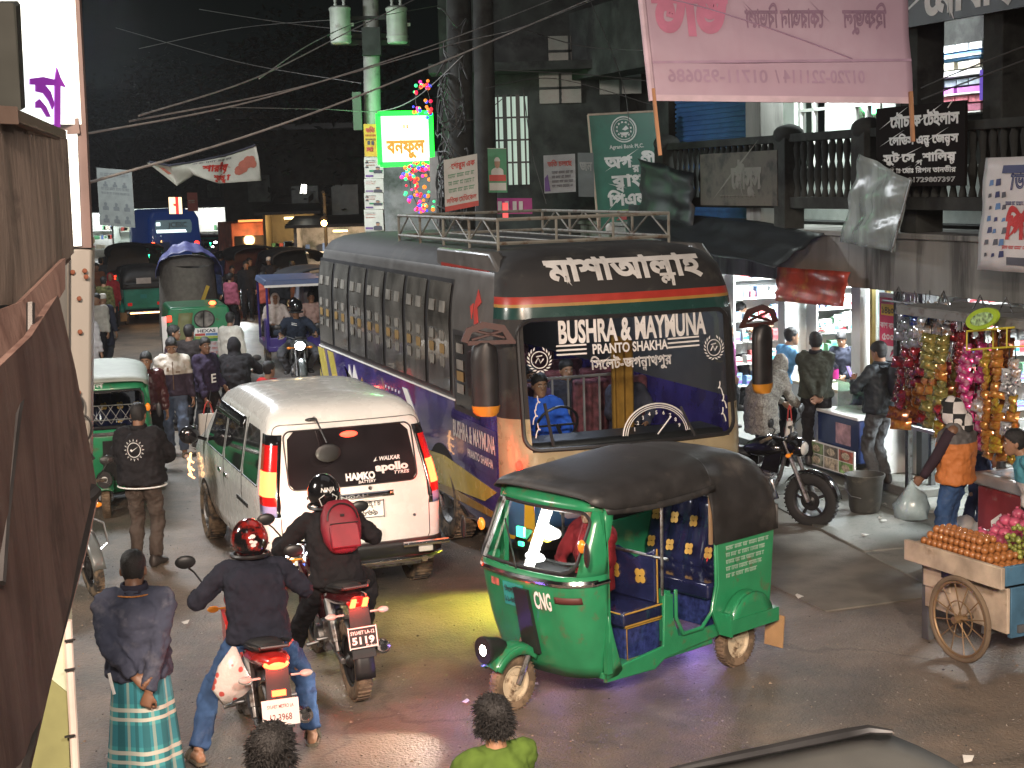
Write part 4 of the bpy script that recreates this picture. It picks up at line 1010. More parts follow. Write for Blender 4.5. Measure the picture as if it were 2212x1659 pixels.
 if hair=='helmet' or isinstance(hair,tuple):
  hc=hair[1]if isinstance(hair,tuple)else m_blkgloss
  b=MB();b.grid(lambda a,c:H((lambda th,ph:V((.128*math.sin(ph)*math.cos(th)*(1-.10*max(0,math.cos(ph))),.152*math.sin(ph)*math.sin(th)-.004,-.155*math.cos(ph)*(1 if math.cos(ph)<0 else.86)+.012)))(2*math.pi*a,math.pi*(.12+.88*c))),30,18,mf=lambda a,c:1 if(.09<a<.41 and.40<c<.63)else 0)
  hl=b.build('helmet',[hc,M('smoked_visor',(.01,.01,.012),.04,coat=1.,spec=.9)],t,smooth=180)
  b=MB();b.tube([H((.126*math.cos(a),.150*math.sin(a),-.085))for a in[2*math.pi*i/24 for i in range(25)]],.014,6);b.tube([H((.131*math.cos(a),.155*math.sin(a)-.004,-.02))for a in[2*math.pi*i/24 for i in range(13)]],.007,5);b.build('helmet_trim',m_blk,hl)
  helmet_o=hl
 if face:
  for e in(-1,1):
   b=MB();b.sph(H((e*.031,.084,.002)),(.0145,.009,.0075),10,7,q=hq);ey=b.build('eye',EYE,t)
   b=MB();b.sph(H((e*.031,.0915,.002)),(.0065,.004,.0065),8,6,q=hq);b.build('iris',IRIS,ey)
   b=MB();b.tube([H((e*.012,.096,.022)),H((e*.03,.095,.029)),H((e*.05,.082,.024))],[.004,.0055,.003],6);b.build('eyebrow',HAIR,t)
  b=MB();b.tube([H((-.024,.082,-.066)),H((0,.096,-.064)),H((.024,.082,-.066))],[.003,.006,.003],6,flat=.8);b.build('mouth',LIP,t)
 return t,dict(top=top_o,helmet=helmet_o,P=P,el=el,kn=kn,H=H,hq=hq,s=s,up=up,lat=lat,fw=fw,ch=ch,g=g)
def on_back(info,c=1.12,off=.0):
 """surface of the jacket's back: u across, v up from the chest joint"""
 ch,lat,fw,up,g=info['ch'],info['lat'],info['fw'],info['up'],info['g']
 return lambda u,v,w=0.:ch+lat*u+up*v-fw*(.142*g*c*math.sqrt(max(.05,1-(u/(.19*g*c))**2))+off+w)
# ------ town glow added to the sky, lamps of the place, added fill lights
add=world.node_tree.nodes.new('ShaderNodeMix');add.data_type='RGBA';add.blend_type='ADD'
add.inputs['Factor'].default_value=1.0;add.inputs['B'].default_value=(.04,.07,.07,1)
world.node_tree.links.new(sky_tex.outputs['Color'],add.inputs['A']);world.node_tree.links.new(add.outputs['Result'],wn['Background'].inputs['Color'])
lamp('SPOT','shop_front_light',(-1.2,-2.2,6.9),10200,(1,.75,.57),.45,(-1.5,10.2,0),62,blend=1.0)
lamp('AREA','shop_front_light',(-.2,1.5,5.6),150,(1,.78,.66),1.2,(-2.6,7.5,0))  # soft fill added to lift the near ground and sheets
lamp('SPOT','shop_front_light',(3.0,-2.2,7.0),7000,(1,.86,.74),.45,(1.9,11.2,0),62,blend=1.0)
lamp('AREA','street_fill_light',(-.5,15,9.0),60,(.96,.97,1),7.0,(-.5,15,0))  # unseen overhead fill, added to soften the shade between vehicles
lamp('AREA','street_fill_light',(-6.0,22,6.5),850,(.92,.96,1),1.5,(-4.5,23,0))  # fill added over the left-hand crowd, without a lamp post
lamp('AREA','street_fill_light',(-9.5,36,7.0),600,(.9,.95,1),2.0,(-8,37,0))  # added fill that brightens the far street
lamp('AREA','street_fill_light',(-7.2,11.5,4.6),330,(1,.93,.84),1.2,(-2.4,15.5,1.0))  # side fill added to brighten the van's left flank
# ------ ground
def road_mat():
 N=Nodes('wet_asphalt');c=N.tc.outputs['Object']
 big,mid,fine,grit=N.noise(.35,5),N.noise(1.7,8,rough=.65),N.noise(18,6),N.noise(48,3)
 dust=N.rng(N.math('ADD',N.math('MULTIPLY',big,.6),N.math('MULTIPLY',mid,.4)),.42,.60)
 base=N.mix(N.rng(fine,.35,.65),(.085,.077,.068),(.128,.115,.100))
 col=N.mix(N.math('MULTIPLY',dust,.85),base,(.25,.19,.14))
 col=N.mix(N.rng(mid,.62,.7),col,(.085,.076,.068))
 grain_glint=N.rng(grit,.66,.74)
 col=N.mix(N.math('MULTIPLY',grain_glint,.55),col,(.34,.32,.3))  # pale grains also paint in lamp sparkle on the grit
 vor=N.n('ShaderNodeTexVoronoi',feature='DISTANCE_TO_EDGE');vor.inputs['Scale'].default_value=.38
 dis=N.n('ShaderNodeVectorMath',operation='ADD');nt=N.n('ShaderNodeTexNoise');nt.inputs['Scale'].default_value=1.3;nt.inputs['Detail'].default_value=8
 N.l(c,nt.inputs['Vector']);N.l(c,dis.inputs[0]);N.l(nt.outputs['Color'],dis.inputs[1]);N.l(dis.outputs[0],vor.inputs['Vector'])
 crack=N.math('MULTIPLY',N.rng(vor.outputs['Distance'],.005,.016,1,0),N.rng(big,.44,.54))
 col=N.mix(N.math('MULTIPLY',crack,.4),col,(.03,.027,.024))
 wet=N.rng(N.math('SUBTRACT',N.math('ADD',big,N.math('MULTIPLY',mid,.5)),N.math('MULTIPLY',dust,.15)),.55,.85)
 N.bump(N.math('ADD',N.math('MULTIPLY',grit,1.3),N.math('MULTIPLY',fine,.9)),.9,.014)
 return N.out(col,N.math('ADD',N.rng(wet,0,1,.56,.30),N.rng(fine,.3,.7,-.05,.06)))
m_road=road_mat()
b=MB();b.grid(lambda u,v:V((-60+110*u,-6+190*v,.012*math.sin(u*40)*math.sin(v*55))),60,90);struct(b.build('road',m_road,smooth=180))
def slab_mat():
 N=Nodes('cast_concrete_slabs');x=N.xyz()
 mid,fine=N.noise(1.6,8,rough=.65),N.noise(30,6)
 col=N.mix(N.rng(mid,.35,.65),(.13,.135,.12),(.22,.215,.19));col=N.mix(N.rng(fine,.55,.75),col,(.1,.1,.09))
 st=N.noise(3.5,8,rough=.7);col=N.mix(N.rng(st,.58,.68),col,(.07,.068,.06))
 N.bump(fine,.3,.008)
 return N.out(col,N.rng(mid,.3,.7,.45,.75))
m_slab=slab_mat()
fo=lambda s,d,z:FP(s,d,z)
k1,k2=gp(1742,1134),gp(1996,1266);kd=(k2-k1).normalized()
b=MB();kn_=V((-kd.y,kd.x,0))
if kn_.x<0:kn_=-kn_
for i in range(-7,4):
 for j in range(4):
  r_=random.Random(i*31+j);a0,a1=1.45*i+.006,1.45*(i+1)-.006;c0,c1=1.15*j,1.15*(j+1)-.012
  if a0>2.6:continue
  p=[k1+kd*a+kn_*c for a,c in((a0,c0),(a1,c0),(a1,c1),(a0,c1))];dz=r_.uniform(0,.012)
  b.add([q+V((0,0,z+dz))for z in(-.05,.035)for q in p],[(3,2,1,0),(4,5,6,7),(0,1,5,4),(1,2,6,5),(2,3,7,6),(3,0,4,7)])
struct(b.build('forecourt_paving',m_slab,bevel=.008))
b=MB();b.prism([(-4.5,4.0),(-4.5,.0),(13,.0),(13,4.0)],.022,lambda s,d,z:FP(s,d-.1,z));struct(b.build('forecourt_ground',M('packed_dirt',(.13,.12,.10),.8,var=.3,vs=3,bump=.4,bs=40)))
def fbox(mb,s0,s1,d0,d1,z0,z1,m=0):
 vs=[FP(s,d,z)for z in(z0,z1)for s,d in((s0,d0),(s1,d0),(s1,d1),(s0,d1))]
 return mb.add(vs,[(0,1,2,3),(7,6,5,4),(4,5,1,0),(5,6,2,1),(6,7,3,2),(7,4,0,3)],m)
b=MB();fbox(b,-1.0,12,-2.4,.62,-.05,.14);struct(b.build('shop_step',m_slab,bevel=.01))
q=random.Random(3);b=MB()
for i in range(3600):
 y=9.3+12*q.random()**1.4;x=q.uniform(-5.2,4.2);r_=q.uniform(.003,.009)*(1.6 if q.random()<.06 else 1)
 if x>3.0 and y>13:continue
 c=V((x,y,.012+r_*.4));a=q.uniform(0,6);b.add([c+V((r_*1.3*math.cos(a+t),r_*1.3*math.sin(a+t),0))for t in(0,2.1,4.2)]+[c+V((0,0,r_))],[(0,1,3),(1,2,3),(2,0,3)],q.randrange(3))
o=b.build('gravel',[M('pale_grit',(.30,.27,.24),.6),M('dark_grit',(.05,.045,.04),.5),M('tan_grit',(.28,.21,.15),.7)],smooth=0);o['kind']='stuff'
m_lit=M('pale_paper',(.55,.54,.5),.8)
litter=[]
for i in range(34):
 if i<22:p=FP(rnd.uniform(-2.5,3.5),rnd.uniform(.8,2.2),.05)
 else:p=V((rnd.uniform(-4,4),rnd.uniform(10,17),.016))
 if i==33:p=gp(2090,1642,.016)
 b=MB();sz=rnd.uniform(.03,.085);a0=rnd.uniform(0,6)
 pts=[V((sz*rnd.uniform(.4,1.2)*math.cos(a0+q*1.26),sz*rnd.uniform(.4,1.2)*math.sin(a0+q*1.26),rnd.uniform(.0,.03)))for q in range(5)]
 b.add(pts,[(0,1,2,3,4)]);o=b.build('paper_scrap',m_lit,smooth=0,loc=p,solid=.002)
 tag(o,'small pale scrap of litter lying on the ground','litter','scraps of litter on the ground')
# ------ the shop building on the right
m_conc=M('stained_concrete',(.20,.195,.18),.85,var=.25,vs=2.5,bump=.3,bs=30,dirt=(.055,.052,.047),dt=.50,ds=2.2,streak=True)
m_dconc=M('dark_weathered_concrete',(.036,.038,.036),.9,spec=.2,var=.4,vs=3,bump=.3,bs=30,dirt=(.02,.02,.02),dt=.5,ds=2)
m_tile=M('white_wall_paint',(.66,.67,.64),.5,var=.06,dirt=(.36,.35,.3),dt=.62,ds=3)
m_shutter=M('blue_roller_shutter',(.02,.07,.19),.45,var=.2)
bld=thing('shop_building','two storey shop building with a railed balcony above bright open shops','building',FP(0,0,0))
bld.location=(0,0,0)
b=MB();fbox(b,-3.9,12,-.05,1.0,2.50,3.10);fbox(b,-3.9,12,-.05,1.05,3.10,3.16);b.build('canopy_beam',m_conc,bld,bevel=.01)
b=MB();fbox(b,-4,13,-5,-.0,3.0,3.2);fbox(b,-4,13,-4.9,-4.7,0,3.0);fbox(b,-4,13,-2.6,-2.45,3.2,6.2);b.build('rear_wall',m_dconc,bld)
for s0,s1,nm in((-.20,.16,'pillar'),(3.15,3.36,'pillar'),(1.2,1.42,'pillar')):
 b=MB();fbox(b,s0,s1,-.30,.02 if s0<0 else-.05,.14,2.5);b.build(nm,m_tile,bld,bevel=.008)
for q in((.19,.27,-.1,.06,.14,2.5),(-.33,-.22,-.15,.05,.0,2.5),(5.6,5.8,-.1,.1,0,2.5)):b=MB();fbox(b,*q);b.build('shutter_rail',m_blk,bld)
for s0 in(-.62,1.18,4.75):
 b=MB();fbox(b,s0-.14,s0+.14,.86,1.14,3.16,4.30);b.sph(FP(s0,1.0,4.34),(.2,.2,.13),12,8);b.build('balcony_post',m_dconc,bld,bevel=.01)
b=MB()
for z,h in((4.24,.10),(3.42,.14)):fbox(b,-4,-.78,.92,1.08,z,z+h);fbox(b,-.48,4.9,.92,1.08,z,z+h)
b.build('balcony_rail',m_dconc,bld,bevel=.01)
bal=MB();bal.lathe([(.04,3.5),(.045,3.58),(.028,3.66),(.05,3.80),(.052,3.86),(.028,3.98),(.045,4.10),(.05,4.16),(.03,4.24)],n=10)
b0=bal.build('baluster',m_dconc,bld);b0.location=FP(-.35,1,0)
s=-.35
for i in range(48):
 s+=.165
 if i==30:s=-3.9
 if any(abs(s-q)<.17 for q in(-.62,1.18,4.75)):continue
 c=b0.copy();COL.objects.link(c);c.location=FP(s,1,0)
for s0,w in((-1.28,.16),(2.3,.20),(-2.75,.16)):
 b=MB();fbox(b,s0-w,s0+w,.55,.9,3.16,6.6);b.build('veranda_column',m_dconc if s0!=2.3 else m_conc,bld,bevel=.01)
b=MB();fbox(b,-4,13,.5,1.1,5.5,6.6);b.build('roof_beam',m_dconc,bld)
b=MB();fbox(b,4.2,6.9,-.3,-.2,3.2,5.6)
for k in range(30):fbox(b,4.2,6.9,-.2,-.175,3.3+.075*k,3.345+.075*k)
b.build('roller_shutter',m_shutter,bld)
m_lw=M('lit_veranda_wall',(.55,.6,.56),.7,var=.12)
b=MB();fbox(b,-4,4.2,-.5,-.4,3.2,3.9);fbox(b,3.3,4.2,-.5,-.3,3.9,5.6);fbox(b,1.9,2.5,-.5,-.38,3.9,5.6);fbox(b,.9,1.2,-.5,-.38,3.9,5.6);fbox(b,.9,4.2,-.5,-.4,5.3,5.7);b.build('upper_wall',m_lw,bld)
for s0,s1 in((2.55,3.25),(1.25,1.85)):
 b=MB()
 for q in(s0,(s0+s1)/2,s1):fbox(b,q-.025,q+.025,-.42,-.36,3.9,5.3)
 for z in(3.9,4.7,5.28):fbox(b,s0,s1,-.42,-.36,z,z+.04)
 wf=b.build('window',m_tile,bld);b=MB();fbox(b,s0,s1,-.40,-.395,3.95,5.28);b.build('pane',glass('clear_glass'),wf)
b=MB();fbox(b,7.2,12.5,-.4,-.2,3.2,7.5);fbox(b,7.2,12.5,-.2,.3,3.1,3.3);b.build('end_wall',m_dconc,bld)
b=MB()
for s0 in(-3.6,-.25,1.3,3.25,5.6):fbox(b,s0-.05,s0+.05,-2.4,-.3,.14,2.9)
fbox(b,-3.6,5.6,-2.5,-2.4,.14,2.9);fbox(b,-3.6,5.6,-2.4,-.3,2.62,2.7);b.build('shop_wall',m_tile,bld)
for s0,s1,pw in((3.4,5.5,520),(1.5,3.1,520),(-.1,1.2,380),(-3.5,-.5,560)):
 m_=(s0+s1)/2
 lamp('AREA','shop_ceiling_light',FP(m_,-.75,2.58),pw,(.90,.97,1),.9,FP(m_-.3,.3,0),parent=None)
lamp('AREA','upstairs_light',FP(1.8,-.1,5.5),170,(.9,1,.97),.8,FP(2.2,-.5,3.8))
lamp('AREA','upstairs_light',FP(2.4,-1.3,5.8),90,(.97,1,1),.6,FP(2.3,-2.3,5.0))
def sheet(name,mat,corners,nu=14,nv=10,sag=.0,wave=.0,wf=6,solid=.006,parent=None,label=None,cat=None,seed=0,group=None):
 A,B,C,D=[V(c)for c in corners];n=(B-A).cross(D-A).normalized();r=random.Random(seed);ph=[r.uniform(0,6)for _ in range(4)]
 def f(u,v):
  p=A.lerp(B,u).lerp(D.lerp(C,u),v);k=math.sin(math.pi*u)*math.sin(math.pi*v)
  return p-V((0,0,sag*k))+n*wave*(math.sin(wf*u+ph[0]+2*v)+.6*math.sin(wf*1.7*v+ph[1]+3*u)+.4*math.sin(wf*2.3*(u+v)+ph[2]))
 b=MB();b.grid(f,nu,nv);o=b.build(name,mat,parent,solid=solid,smooth=180)
 if label:tag(o,label,cat,group)
 return o,f,n
m_tarp=M('black_tarpaulin',(.018,.022,.026),.45,var=.4,vs=3,bump=.3,bs=14)
sheet('awning',m_tarp,(FP(.25,1.06,3.16),FP(6.0,1.06,3.42),FP(3.6,2.2,3.10),FP(-.05,1.9,2.74)),24,12,.04,.025,9,label='sagging black tarpaulin awning over the left-hand shops',cat='awning')
sheet('hanging_tarp',m_tarp,(FP(3.5,1.25,3.9),FP(5.1,1.3,4.15),FP(5.0,1.4,3.05),FP(3.3,1.25,3.1)),16,10,0,.05,11,label='dark grey tarpaulin hanging over the balcony rail beside the green board',cat='tarpaulin')
b=MB();fbox(b,-4.5,-2.4,1.0,1.75,2.44,2.47);fbox(b,-4.5,-2.4,1.74,1.78,2.38,2.46);tag(b.build('metal_awning',M('dull_tin',(.22,.22,.21),.5,metal=.5,dirt=(.1,.06,.04),dt=.55,ds=5)),'narrow flat tin awning above the shop with hanging snack packets','awning')
# ------ signs and cloths on the building
def fplane(s0,d0,z0,tilt=0.):
 """flat surface facing the street: u to the viewer's right (towards the camera), v up"""
 o=FP(s0,d0,z0);return lambda u,v,w=0.:o-FE*u+V((0,0,v))+FN*(w-tilt*v)
m_letter=M('white_sign_paint',(.62,.62,.6),.6)
def board(name,label,cat,o,U,W,w,h,t,mat,fn_fill=None,inks=None,up=V((0,0,1)),frame=None):
 """a flat board: o bottom left corner, U unit to the right, W outward normal"""
 U,W,up=V(U).normalized(),V(W).normalized(),V(up).normalized();fn=lambda u,v,l=0.:V(o)+U*u+up*v+W*l
 b=MB();b.prism([(0,0),(w,0),(w,h),(0,h)],t,lambda u,v,l:fn(u,v,l-t));r=b.build(name,mat)
 tag(r,label,cat)
 if fn_fill:b=MB();fn_fill(b,lambda u,v,l=0.:fn(u,v,.003+l));b.build('lettering',inks,r)
 if frame:
  b=MB()
  for a,c in(((0,0),(w,0)),((w,0),(w,h)),((w,h),(0,h)),((0,h),(0,0))):b.bar(fn(*a,.005),fn(*c,.005),.03)
  b.build('frame',frame,r)
 return r,fn
def tailor(b,f):
 write(b,'মৌচাক টেইলার্স'.replace('র্স','স'),f,.80,.64,1.46,.115,stroke=.045);write(b,'লেডিস এন|ড জেন|টস',f,.80,.45,1.44,.085,stroke=.045);write(b,'স|যুট স|পেশালিষ|ট',f,.80,.265,1.36,.085,stroke=.045)
 write(b,'প|রোঃ মোঃ রিপন তানভীর',f,.80,.145,1.36,.05,stroke=.035);write(b,'মোবাঃ 01729807397',f,.80,.045,1.34,.05,stroke=.022)
 b.tube([f(1.33,.80),f(1.40,.86)],.008,4)
board('tailor_sign','black painted tailor sign with five lines of white lettering','sign',FP(-1.10,1.2,3.68),-FE,FN,1.62,.86,.03,M('black_sign_paint',(.008,.006,.006),.85,spec=.1,dirt=(.02,.016,.016),dt=.6),tailor,m_letter)
def mous(b,f):write(b,'মৌসুস',f,1.05,.24,1.4,.26,stroke=.07);scribble(b,f,.6,1.6,.1,.04,seed=2)
board('faded_shop_sign','faded brown sign with raised lettering below the balcony rail','sign',FP(3.36,1.15,3.45),-FE,FN,2.15,.70,.04,M('faded_brown_board',(.09,.075,.06),.8,dirt=(.035,.03,.027),dt=.5),mous,M('faded_letters',(.15,.13,.11),.7))
def topsign(b,f):write(b,'মোবাইল',f,1.62,.10,2.5,.34,stroke=.05)
board('roof_sign','long black sign with large white lettering at the top of the building','sign',FP(-.95,1.2,5.36),-FE,FN,3.3,.9,.05,m_blk,topsign,m_letter)
def purple(b,f):write(b,'নেট',f,.35,.05,.5,.20,stroke=.05)
board('purple_shop_sign','bright purple lit sign deep in the upper floor','sign',FP(-1.05,-.2,4.62),-FE,FN,1.2,.34,.05,M('purple_sign',(.12,.04,.4),.4,emit=.5,ecol=(.2,.08,.8)),purple,glow('white_sign_light',(.9,.9,1),2))
bb=[(.7,.75,.8),(.1,.3,.6),(.75,.7,.55),(.6,.62,.65),(.25,.3,.35),(.5,.15,.55),(.65,.2,.25),(.3,.1,.15)]
rs=thing('goods_rack','rack of folded bright goods seen through the lit upper opening','rack',(0,0,0))
for k,c in enumerate(bb):
 b=MB()
 for q in range(6):fbox(b,1.35+.30*q+.02*(k%3),1.62+.30*q+.02*(k%2),-2.4,-2.0-.02*((q*k)%3),4.62+.115*(7-k),4.71+.115*(7-k))
 b.build('goods_bundle',M('folded_goods_%s'%'abcdefgh'[k],c,.6,var=.3,vs=12),rs)
b=MB()
for k in range(4):fbox(b,1.3,3.2,-2.42,-1.95,4.59+.25*k,4.61+.25*k)
b.build('shelf',m_white,rs)
m_plastic=M('cloudy_plastic_sheet',(.30,.34,.33),.25,alpha=.62,var=.5,vs=4,bump=.4,bs=8,streak=True)
o,f,n=sheet('plastic_sheet',m_plastic,(FP(-.95,1.28,4.05),FP(-1.9,1.30,3.75),FP(-1.72,1.4,2.98),FP(-.55,1.34,3.06)),18,14,0,.03,8,label='wrinkled translucent plastic sheet hanging below the black tailor sign',cat='plastic sheet')
b=MB();b.tube([FP(-1.95,1.32,3.75),FP(-1.75,1.42,2.98)],.012,6);tag(b.build('pole',m_steel,o))
m_pposter=M('white_flex_print',(.55,.53,.53),.45,var=.08,bump=.15,bs=6)
o,f,n=sheet('gadget_poster',m_pposter,(FP(-3.22,1.42,2.86),FP(-4.3,1.42,2.86),FP(-4.3,1.42,3.95),FP(-3.36,1.42,3.95)),14,10,0,.012,7,label='white hanging poster with red lettering and small pictures of gadgets',cat='poster')
gf=lambda u,v,w=0.:f(u,v)+n*(.004+w)
b=MB();write(b,'পিসি',lambda u,v,w=0:gf(u,v,w),.62,.30,.52,.20,0,stroke=.06);write(b,'ভিডি',gf,.62,.72,.4,.14,1,stroke=.03)
b.prism([(.30,.86),(1,.86),(1,.93),(.30,.93)],.003,gf,1)
rr=random.Random(4)
for i in range(20):
 u,v=(.12+.11*(i%3)+rr.uniform(-.02,.02),.12+.105*(i//3));q=rr.uniform(.6,1.1);b.prism([(u,v),(u+.07*q,v+.01),(u+.065*q,v+.06*q),(u+.01,v+.055*q)],.003,gf,rr.choice((1,2,3)))
scribble(b,gf,.38,.98,.58,.035,1,5);scribble(b,gf,.38,.98,.20,.03,0,6);b.prism([(.45,.06),(1,.06),(1,.13),(.45,.13)],.003,gf,2)
b.build('lettering',[M('red_print',(.45,.03,.03),.5),M('navy_print',(.03,.035,.12),.5),M('grey_print',(.08,.08,.1),.5),M('blue_print',(.1,.2,.4),.5)],o)
o,f,n=sheet('red_cloth_banner',M('glossy_red_cloth',(.36,.055,.035),.3,var=.45,vs=5,dirt=(.45,.24,.05),dt=.56,ds=3.2,bump=.3,bs=12),(FP(1.16,1.24,2.26),FP(-.50,1.24,2.29),FP(-.50,1.17,2.70),FP(1.16,1.17,2.68)),18,8,0,.02,9,label='shiny red and orange cloth banner hung over the medicine shop',cat='banner')
b=MB();f2=fplane(.62,.03,1.48);b.prism([(0,0),(.42,0),(.42,.86),(0,.86)],.008,f2);o=b.build('price_poster',m_white);tag(o,'narrow white and pink price poster fixed beside the white pillar','poster')
b=MB();f3=lambda u,v,w=0.:f2(u,v,.012+w)
b.prism([(.02,.20),(.40,.20),(.40,.80),(.02,.80)],.002,f3,0);f4=lambda u,v,w=0.:f2(u,v,.016+w);b.prism([(.06,.58),(.36,.58),(.36,.72),(.06,.72)],.002,f4,1);f5=lambda u,v,w=0.:f2(u,v,.02+w)
write(b,'১৪৯০',f5,.21,.605,.26,.085,2,stroke=.03);write(b,'ক্যাশ বাক'.replace('্য',''),f4,.21,.42,.34,.07,3,stroke=.03);write(b,'৫০০',f4,.21,.27,.26,.09,3,stroke=.03);b.prism([(.25,.06),(.34,.12),(.28,.13),(.32,.17)],.002,f4,0)
b.build('lettering',[M('hot_pink_print',(.62,.03,.10),.45),M('yellow_print',(.75,.5,.03),.45),m_blk,m_white],o)
b=MB();f2=fplane(.155,.035,.62)
o=b.prism([(0,0),(.33,0),(.33,1.0),(0,1.0)],.004,f2).build('payment_poster',m_white);tag(o,'white poster of pink arrow squares on the white pillar','poster')
b=MB();f3=lambda u,v,w=0.:f2(u,v,.008+w);f4=lambda u,v,w=0.:f2(u,v,.011+w)
for k in range(5):
 for c in(0,1):
  u,v=.03+.15*c,.05+.19*k;b.prism([(u,v+.05),(u+.125,v+.05),(u+.125,v+.15),(u,v+.15)],.002,f3,0);b.prism([(u+.03,v+.08),(u+.095,v+.105),(u+.03,v+.13),(u+.055,v+.105)],.002,f4,1);scribble(b,f3,u,u+.125,v+.015,.02,2,k*2+c)
b.build('lettering',[M('magenta_print',(.5,.01,.22),.45),m_white,m_blk],o)
m_pink=Nodes('pink_banner_cloth');N=m_pink;x=N.xyz()
col=N.mix(N.rng(N.noise(1.2,3),.3,.7),(.50,.34,.44),(.56,.42,.52));col=N.mix(N.rng(N.noise(9,6),.45,.8),col,(.52,.36,.46));N.bump(N.noise(2.2,3),.3,.05);N.out(col,.55)
N.b.inputs['Emission Color'].default_value=(.6,.4,.5,1);N.b.inputs['Emission Strength'].default_value=0.0
pk=[at(1408,218,14.0),at(1972,224,14.2),at(1955,-70,14.2),at(1378,-70,14.0)]
o,f,n=sheet('pink_banner',m_pink.m,pk,40,24,.0,.018,6,.006,label='large pink cloth banner strung across the street, seen from behind',cat='banner',seed=3)
if n.y>0:n=-n
gf=lambda u,v,w=0.:f(1-u,v)+n*(.006+w)
b=MB();mir=lambda u,v,w=0.:f(1-u/2.5,v/1.28)+n*(.006+w*.2)
write(b,'ভর্তি'.replace('র্ত','ত'),mir,2.05,.66,.72,.40,0,stroke=.06);write(b,'কোরআন বিভাগে',mir,1.15,.72,.82,.17,1,stroke=.03);write(b,'হিফজুল',mir,.42,.72,.42,.17,1,stroke=.03)
b.tube([mir(2.46-1.9*k/16,1.02-.60*(k/16)**1.3,.004)for k in range(17)],.006,4,2);write(b,'01711-950686',mir,1.85,.19,.95,.12,2,offset=.02);write(b,'01720-221114 /',mir,.88,.19,.85,.12,2,offset=.02);b.prism([(0,.40),(2.5,.36),(2.5,.385),(0,.425)],.001,mir,2)  # mauve diagonal tube paints the shade of a cloth fold
b.prism([(0,.0),(2.5,0),(2.5,.06),(0,.06)],.001,mir,3)
b.build('lettering',[M('deep_pink_print',(.58,.20,.32),.6),M('plum_print',(.30,.18,.27),.6),M('mauve_print_and_fold_shade',(.45,.30,.42),.6),M('pale_pink_hem',(.68,.52,.60),.6)],o)
b=MB();b.tube([f(0,.0)+n*.02,f(0,1)+n*.02],.035,8);b.build('pale_edge',M('pale_pink_hem',(.68,.52,.60),.6),o)
for q,(p0,p1)in enumerate(((at(1411,216,13.95),at(1426,336,13.9)),(at(1967,222,14.15),at(1972,306,14.1)))):
 b=MB();b.bar(p0+V((0,0,.1)),p1,.06 if q==0 else.05,.03);b.build('banner_stake',M('raw_wood',(.40,.20,.10),.75,var=.3,vs=20,streak=True),o)
def bank(b,f):
 for r_,w in((.20,.012),(.165,.006)):
  b.tube([f(.56+r_*math.cos(a),1.62+r_*math.sin(a))for a in[2*math.pi*i/28 for i in range(29)]],w,5,0)
 for i in range(12):a=R(30*i);b.prism([(.56+q*math.cos(t),1.62+q*math.sin(t))for q,t in((.105,a),(.13,a+.08),(.13,a+.25),(.105,a+.36))],.002,f,0)
 b.prism([(.56+.08*math.cos(a),1.60+.08*math.sin(a))for a in[R(200+14*i)for i in range(11)]],.002,f,0);b.prism([(.53,1.62),(.60,1.68),(.64,1.63),(.58,1.6)],.002,f,0)
 write(b,'Agrani Bank PLC.',f,.58,1.32,.56,.06,0,offset=.015)
 write(b,'অগ|রণী',f,.62,1.02,.86,.18,0,stroke=.045);write(b,'ব্যাংক'.replace('্য','|য'),f,.62,.72,.80,.18,0,stroke=.045);write(b,'পিএলসি',f,.66,.42,.92,.18,0,stroke=.045)
 scribble(b,f,.22,.95,.30,.04,1,3);b.prism([(.30,.18),(.9,.18),(.84,.22),(.9,.26),(.30,.26),(.36,.22)],.002,f,2);b.prism([(.12,.02),(1.04,.02),(1.04,.14),(.12,.14)],.002,f,0);g=lambda u,v,w=0.:f(u,v,.003+w);write(b,'বিশ|বনাথ শাখা',g,.56,.05,.66,.055,3,stroke=.03)
bo=at(1316,502,24.7);board('bank_sign','tall green bank board with a round emblem and white Bengali lettering','sign',bo+V((-.17,0,0)),(1,.12,.03),(.1,-1,0),1.10,1.88,.12,M('green_board',(.012,.11,.075),.4,dirt=(.01,.06,.045),dt=.6),bank,[m_letter,M('lime_print',(.3,.4,.05),.5),M('dull_red_print',(.3,.04,.04),.5),m_blk],up=(-.07,0,1),frame=M('rusty_frame',(.36,.28,.22),.7))
# ------ near building on the left
def corr_mat(name,base,rust,ink=None):
 N=Nodes(name);x=N.xyz();n1=N.noise(2.0,8,rough=.7);mpn=N.n('ShaderNodeMapping');mpn.inputs['Scale'].default_value=(9,9,.7);N.l(N.tc.outputs['Object'],mpn.inputs['Vector'])
 st=N.noise(1.4,8,mpn.outputs['Vector'],.6)
 col=N.mix(N.rng(st,.42,.62),base,rust);col=N.mix(N.rng(n1,.55,.68),col,tuple(c*.45 for c in rust))
 if ink:col=N.mix(N.rng(N.noise(1.1,4),.56,.64),col,ink)
 N.bump(st,.35,.02);return N.out(col,N.rng(n1,.3,.7,.5,.85))
m_rust=corr_mat('rusty_sheet_metal',(.105,.068,.058),(.06,.034,.029))
m_grime=corr_mat('grimy_painted_sheet',(.16,.13,.11),(.075,.062,.052),(.075,.10,.06))
def slab(name,mat,pts,t,parent=None,bevel=.0):
 """thick sheet from an outline of points that lie about on one plane"""
 P=[V(p)for p in pts];n=(P[1]-P[0]).cross(P[-1]-P[0]).normalized();k=len(P)
 b=MB();b.add(P+[p-n*t for p in P],[tuple(range(k)),tuple(range(2*k-1,k-1,-1))]+[(i,i+k,(i+1)%k+k,(i+1)%k)for i in range(k)])
 return b.build(name,mat,parent,bevel=bevel),n
PY=7.2
t=thing('lightbox_sign','tall glowing white lightbox sign with part of a purple letter','sign',(0,0,0))
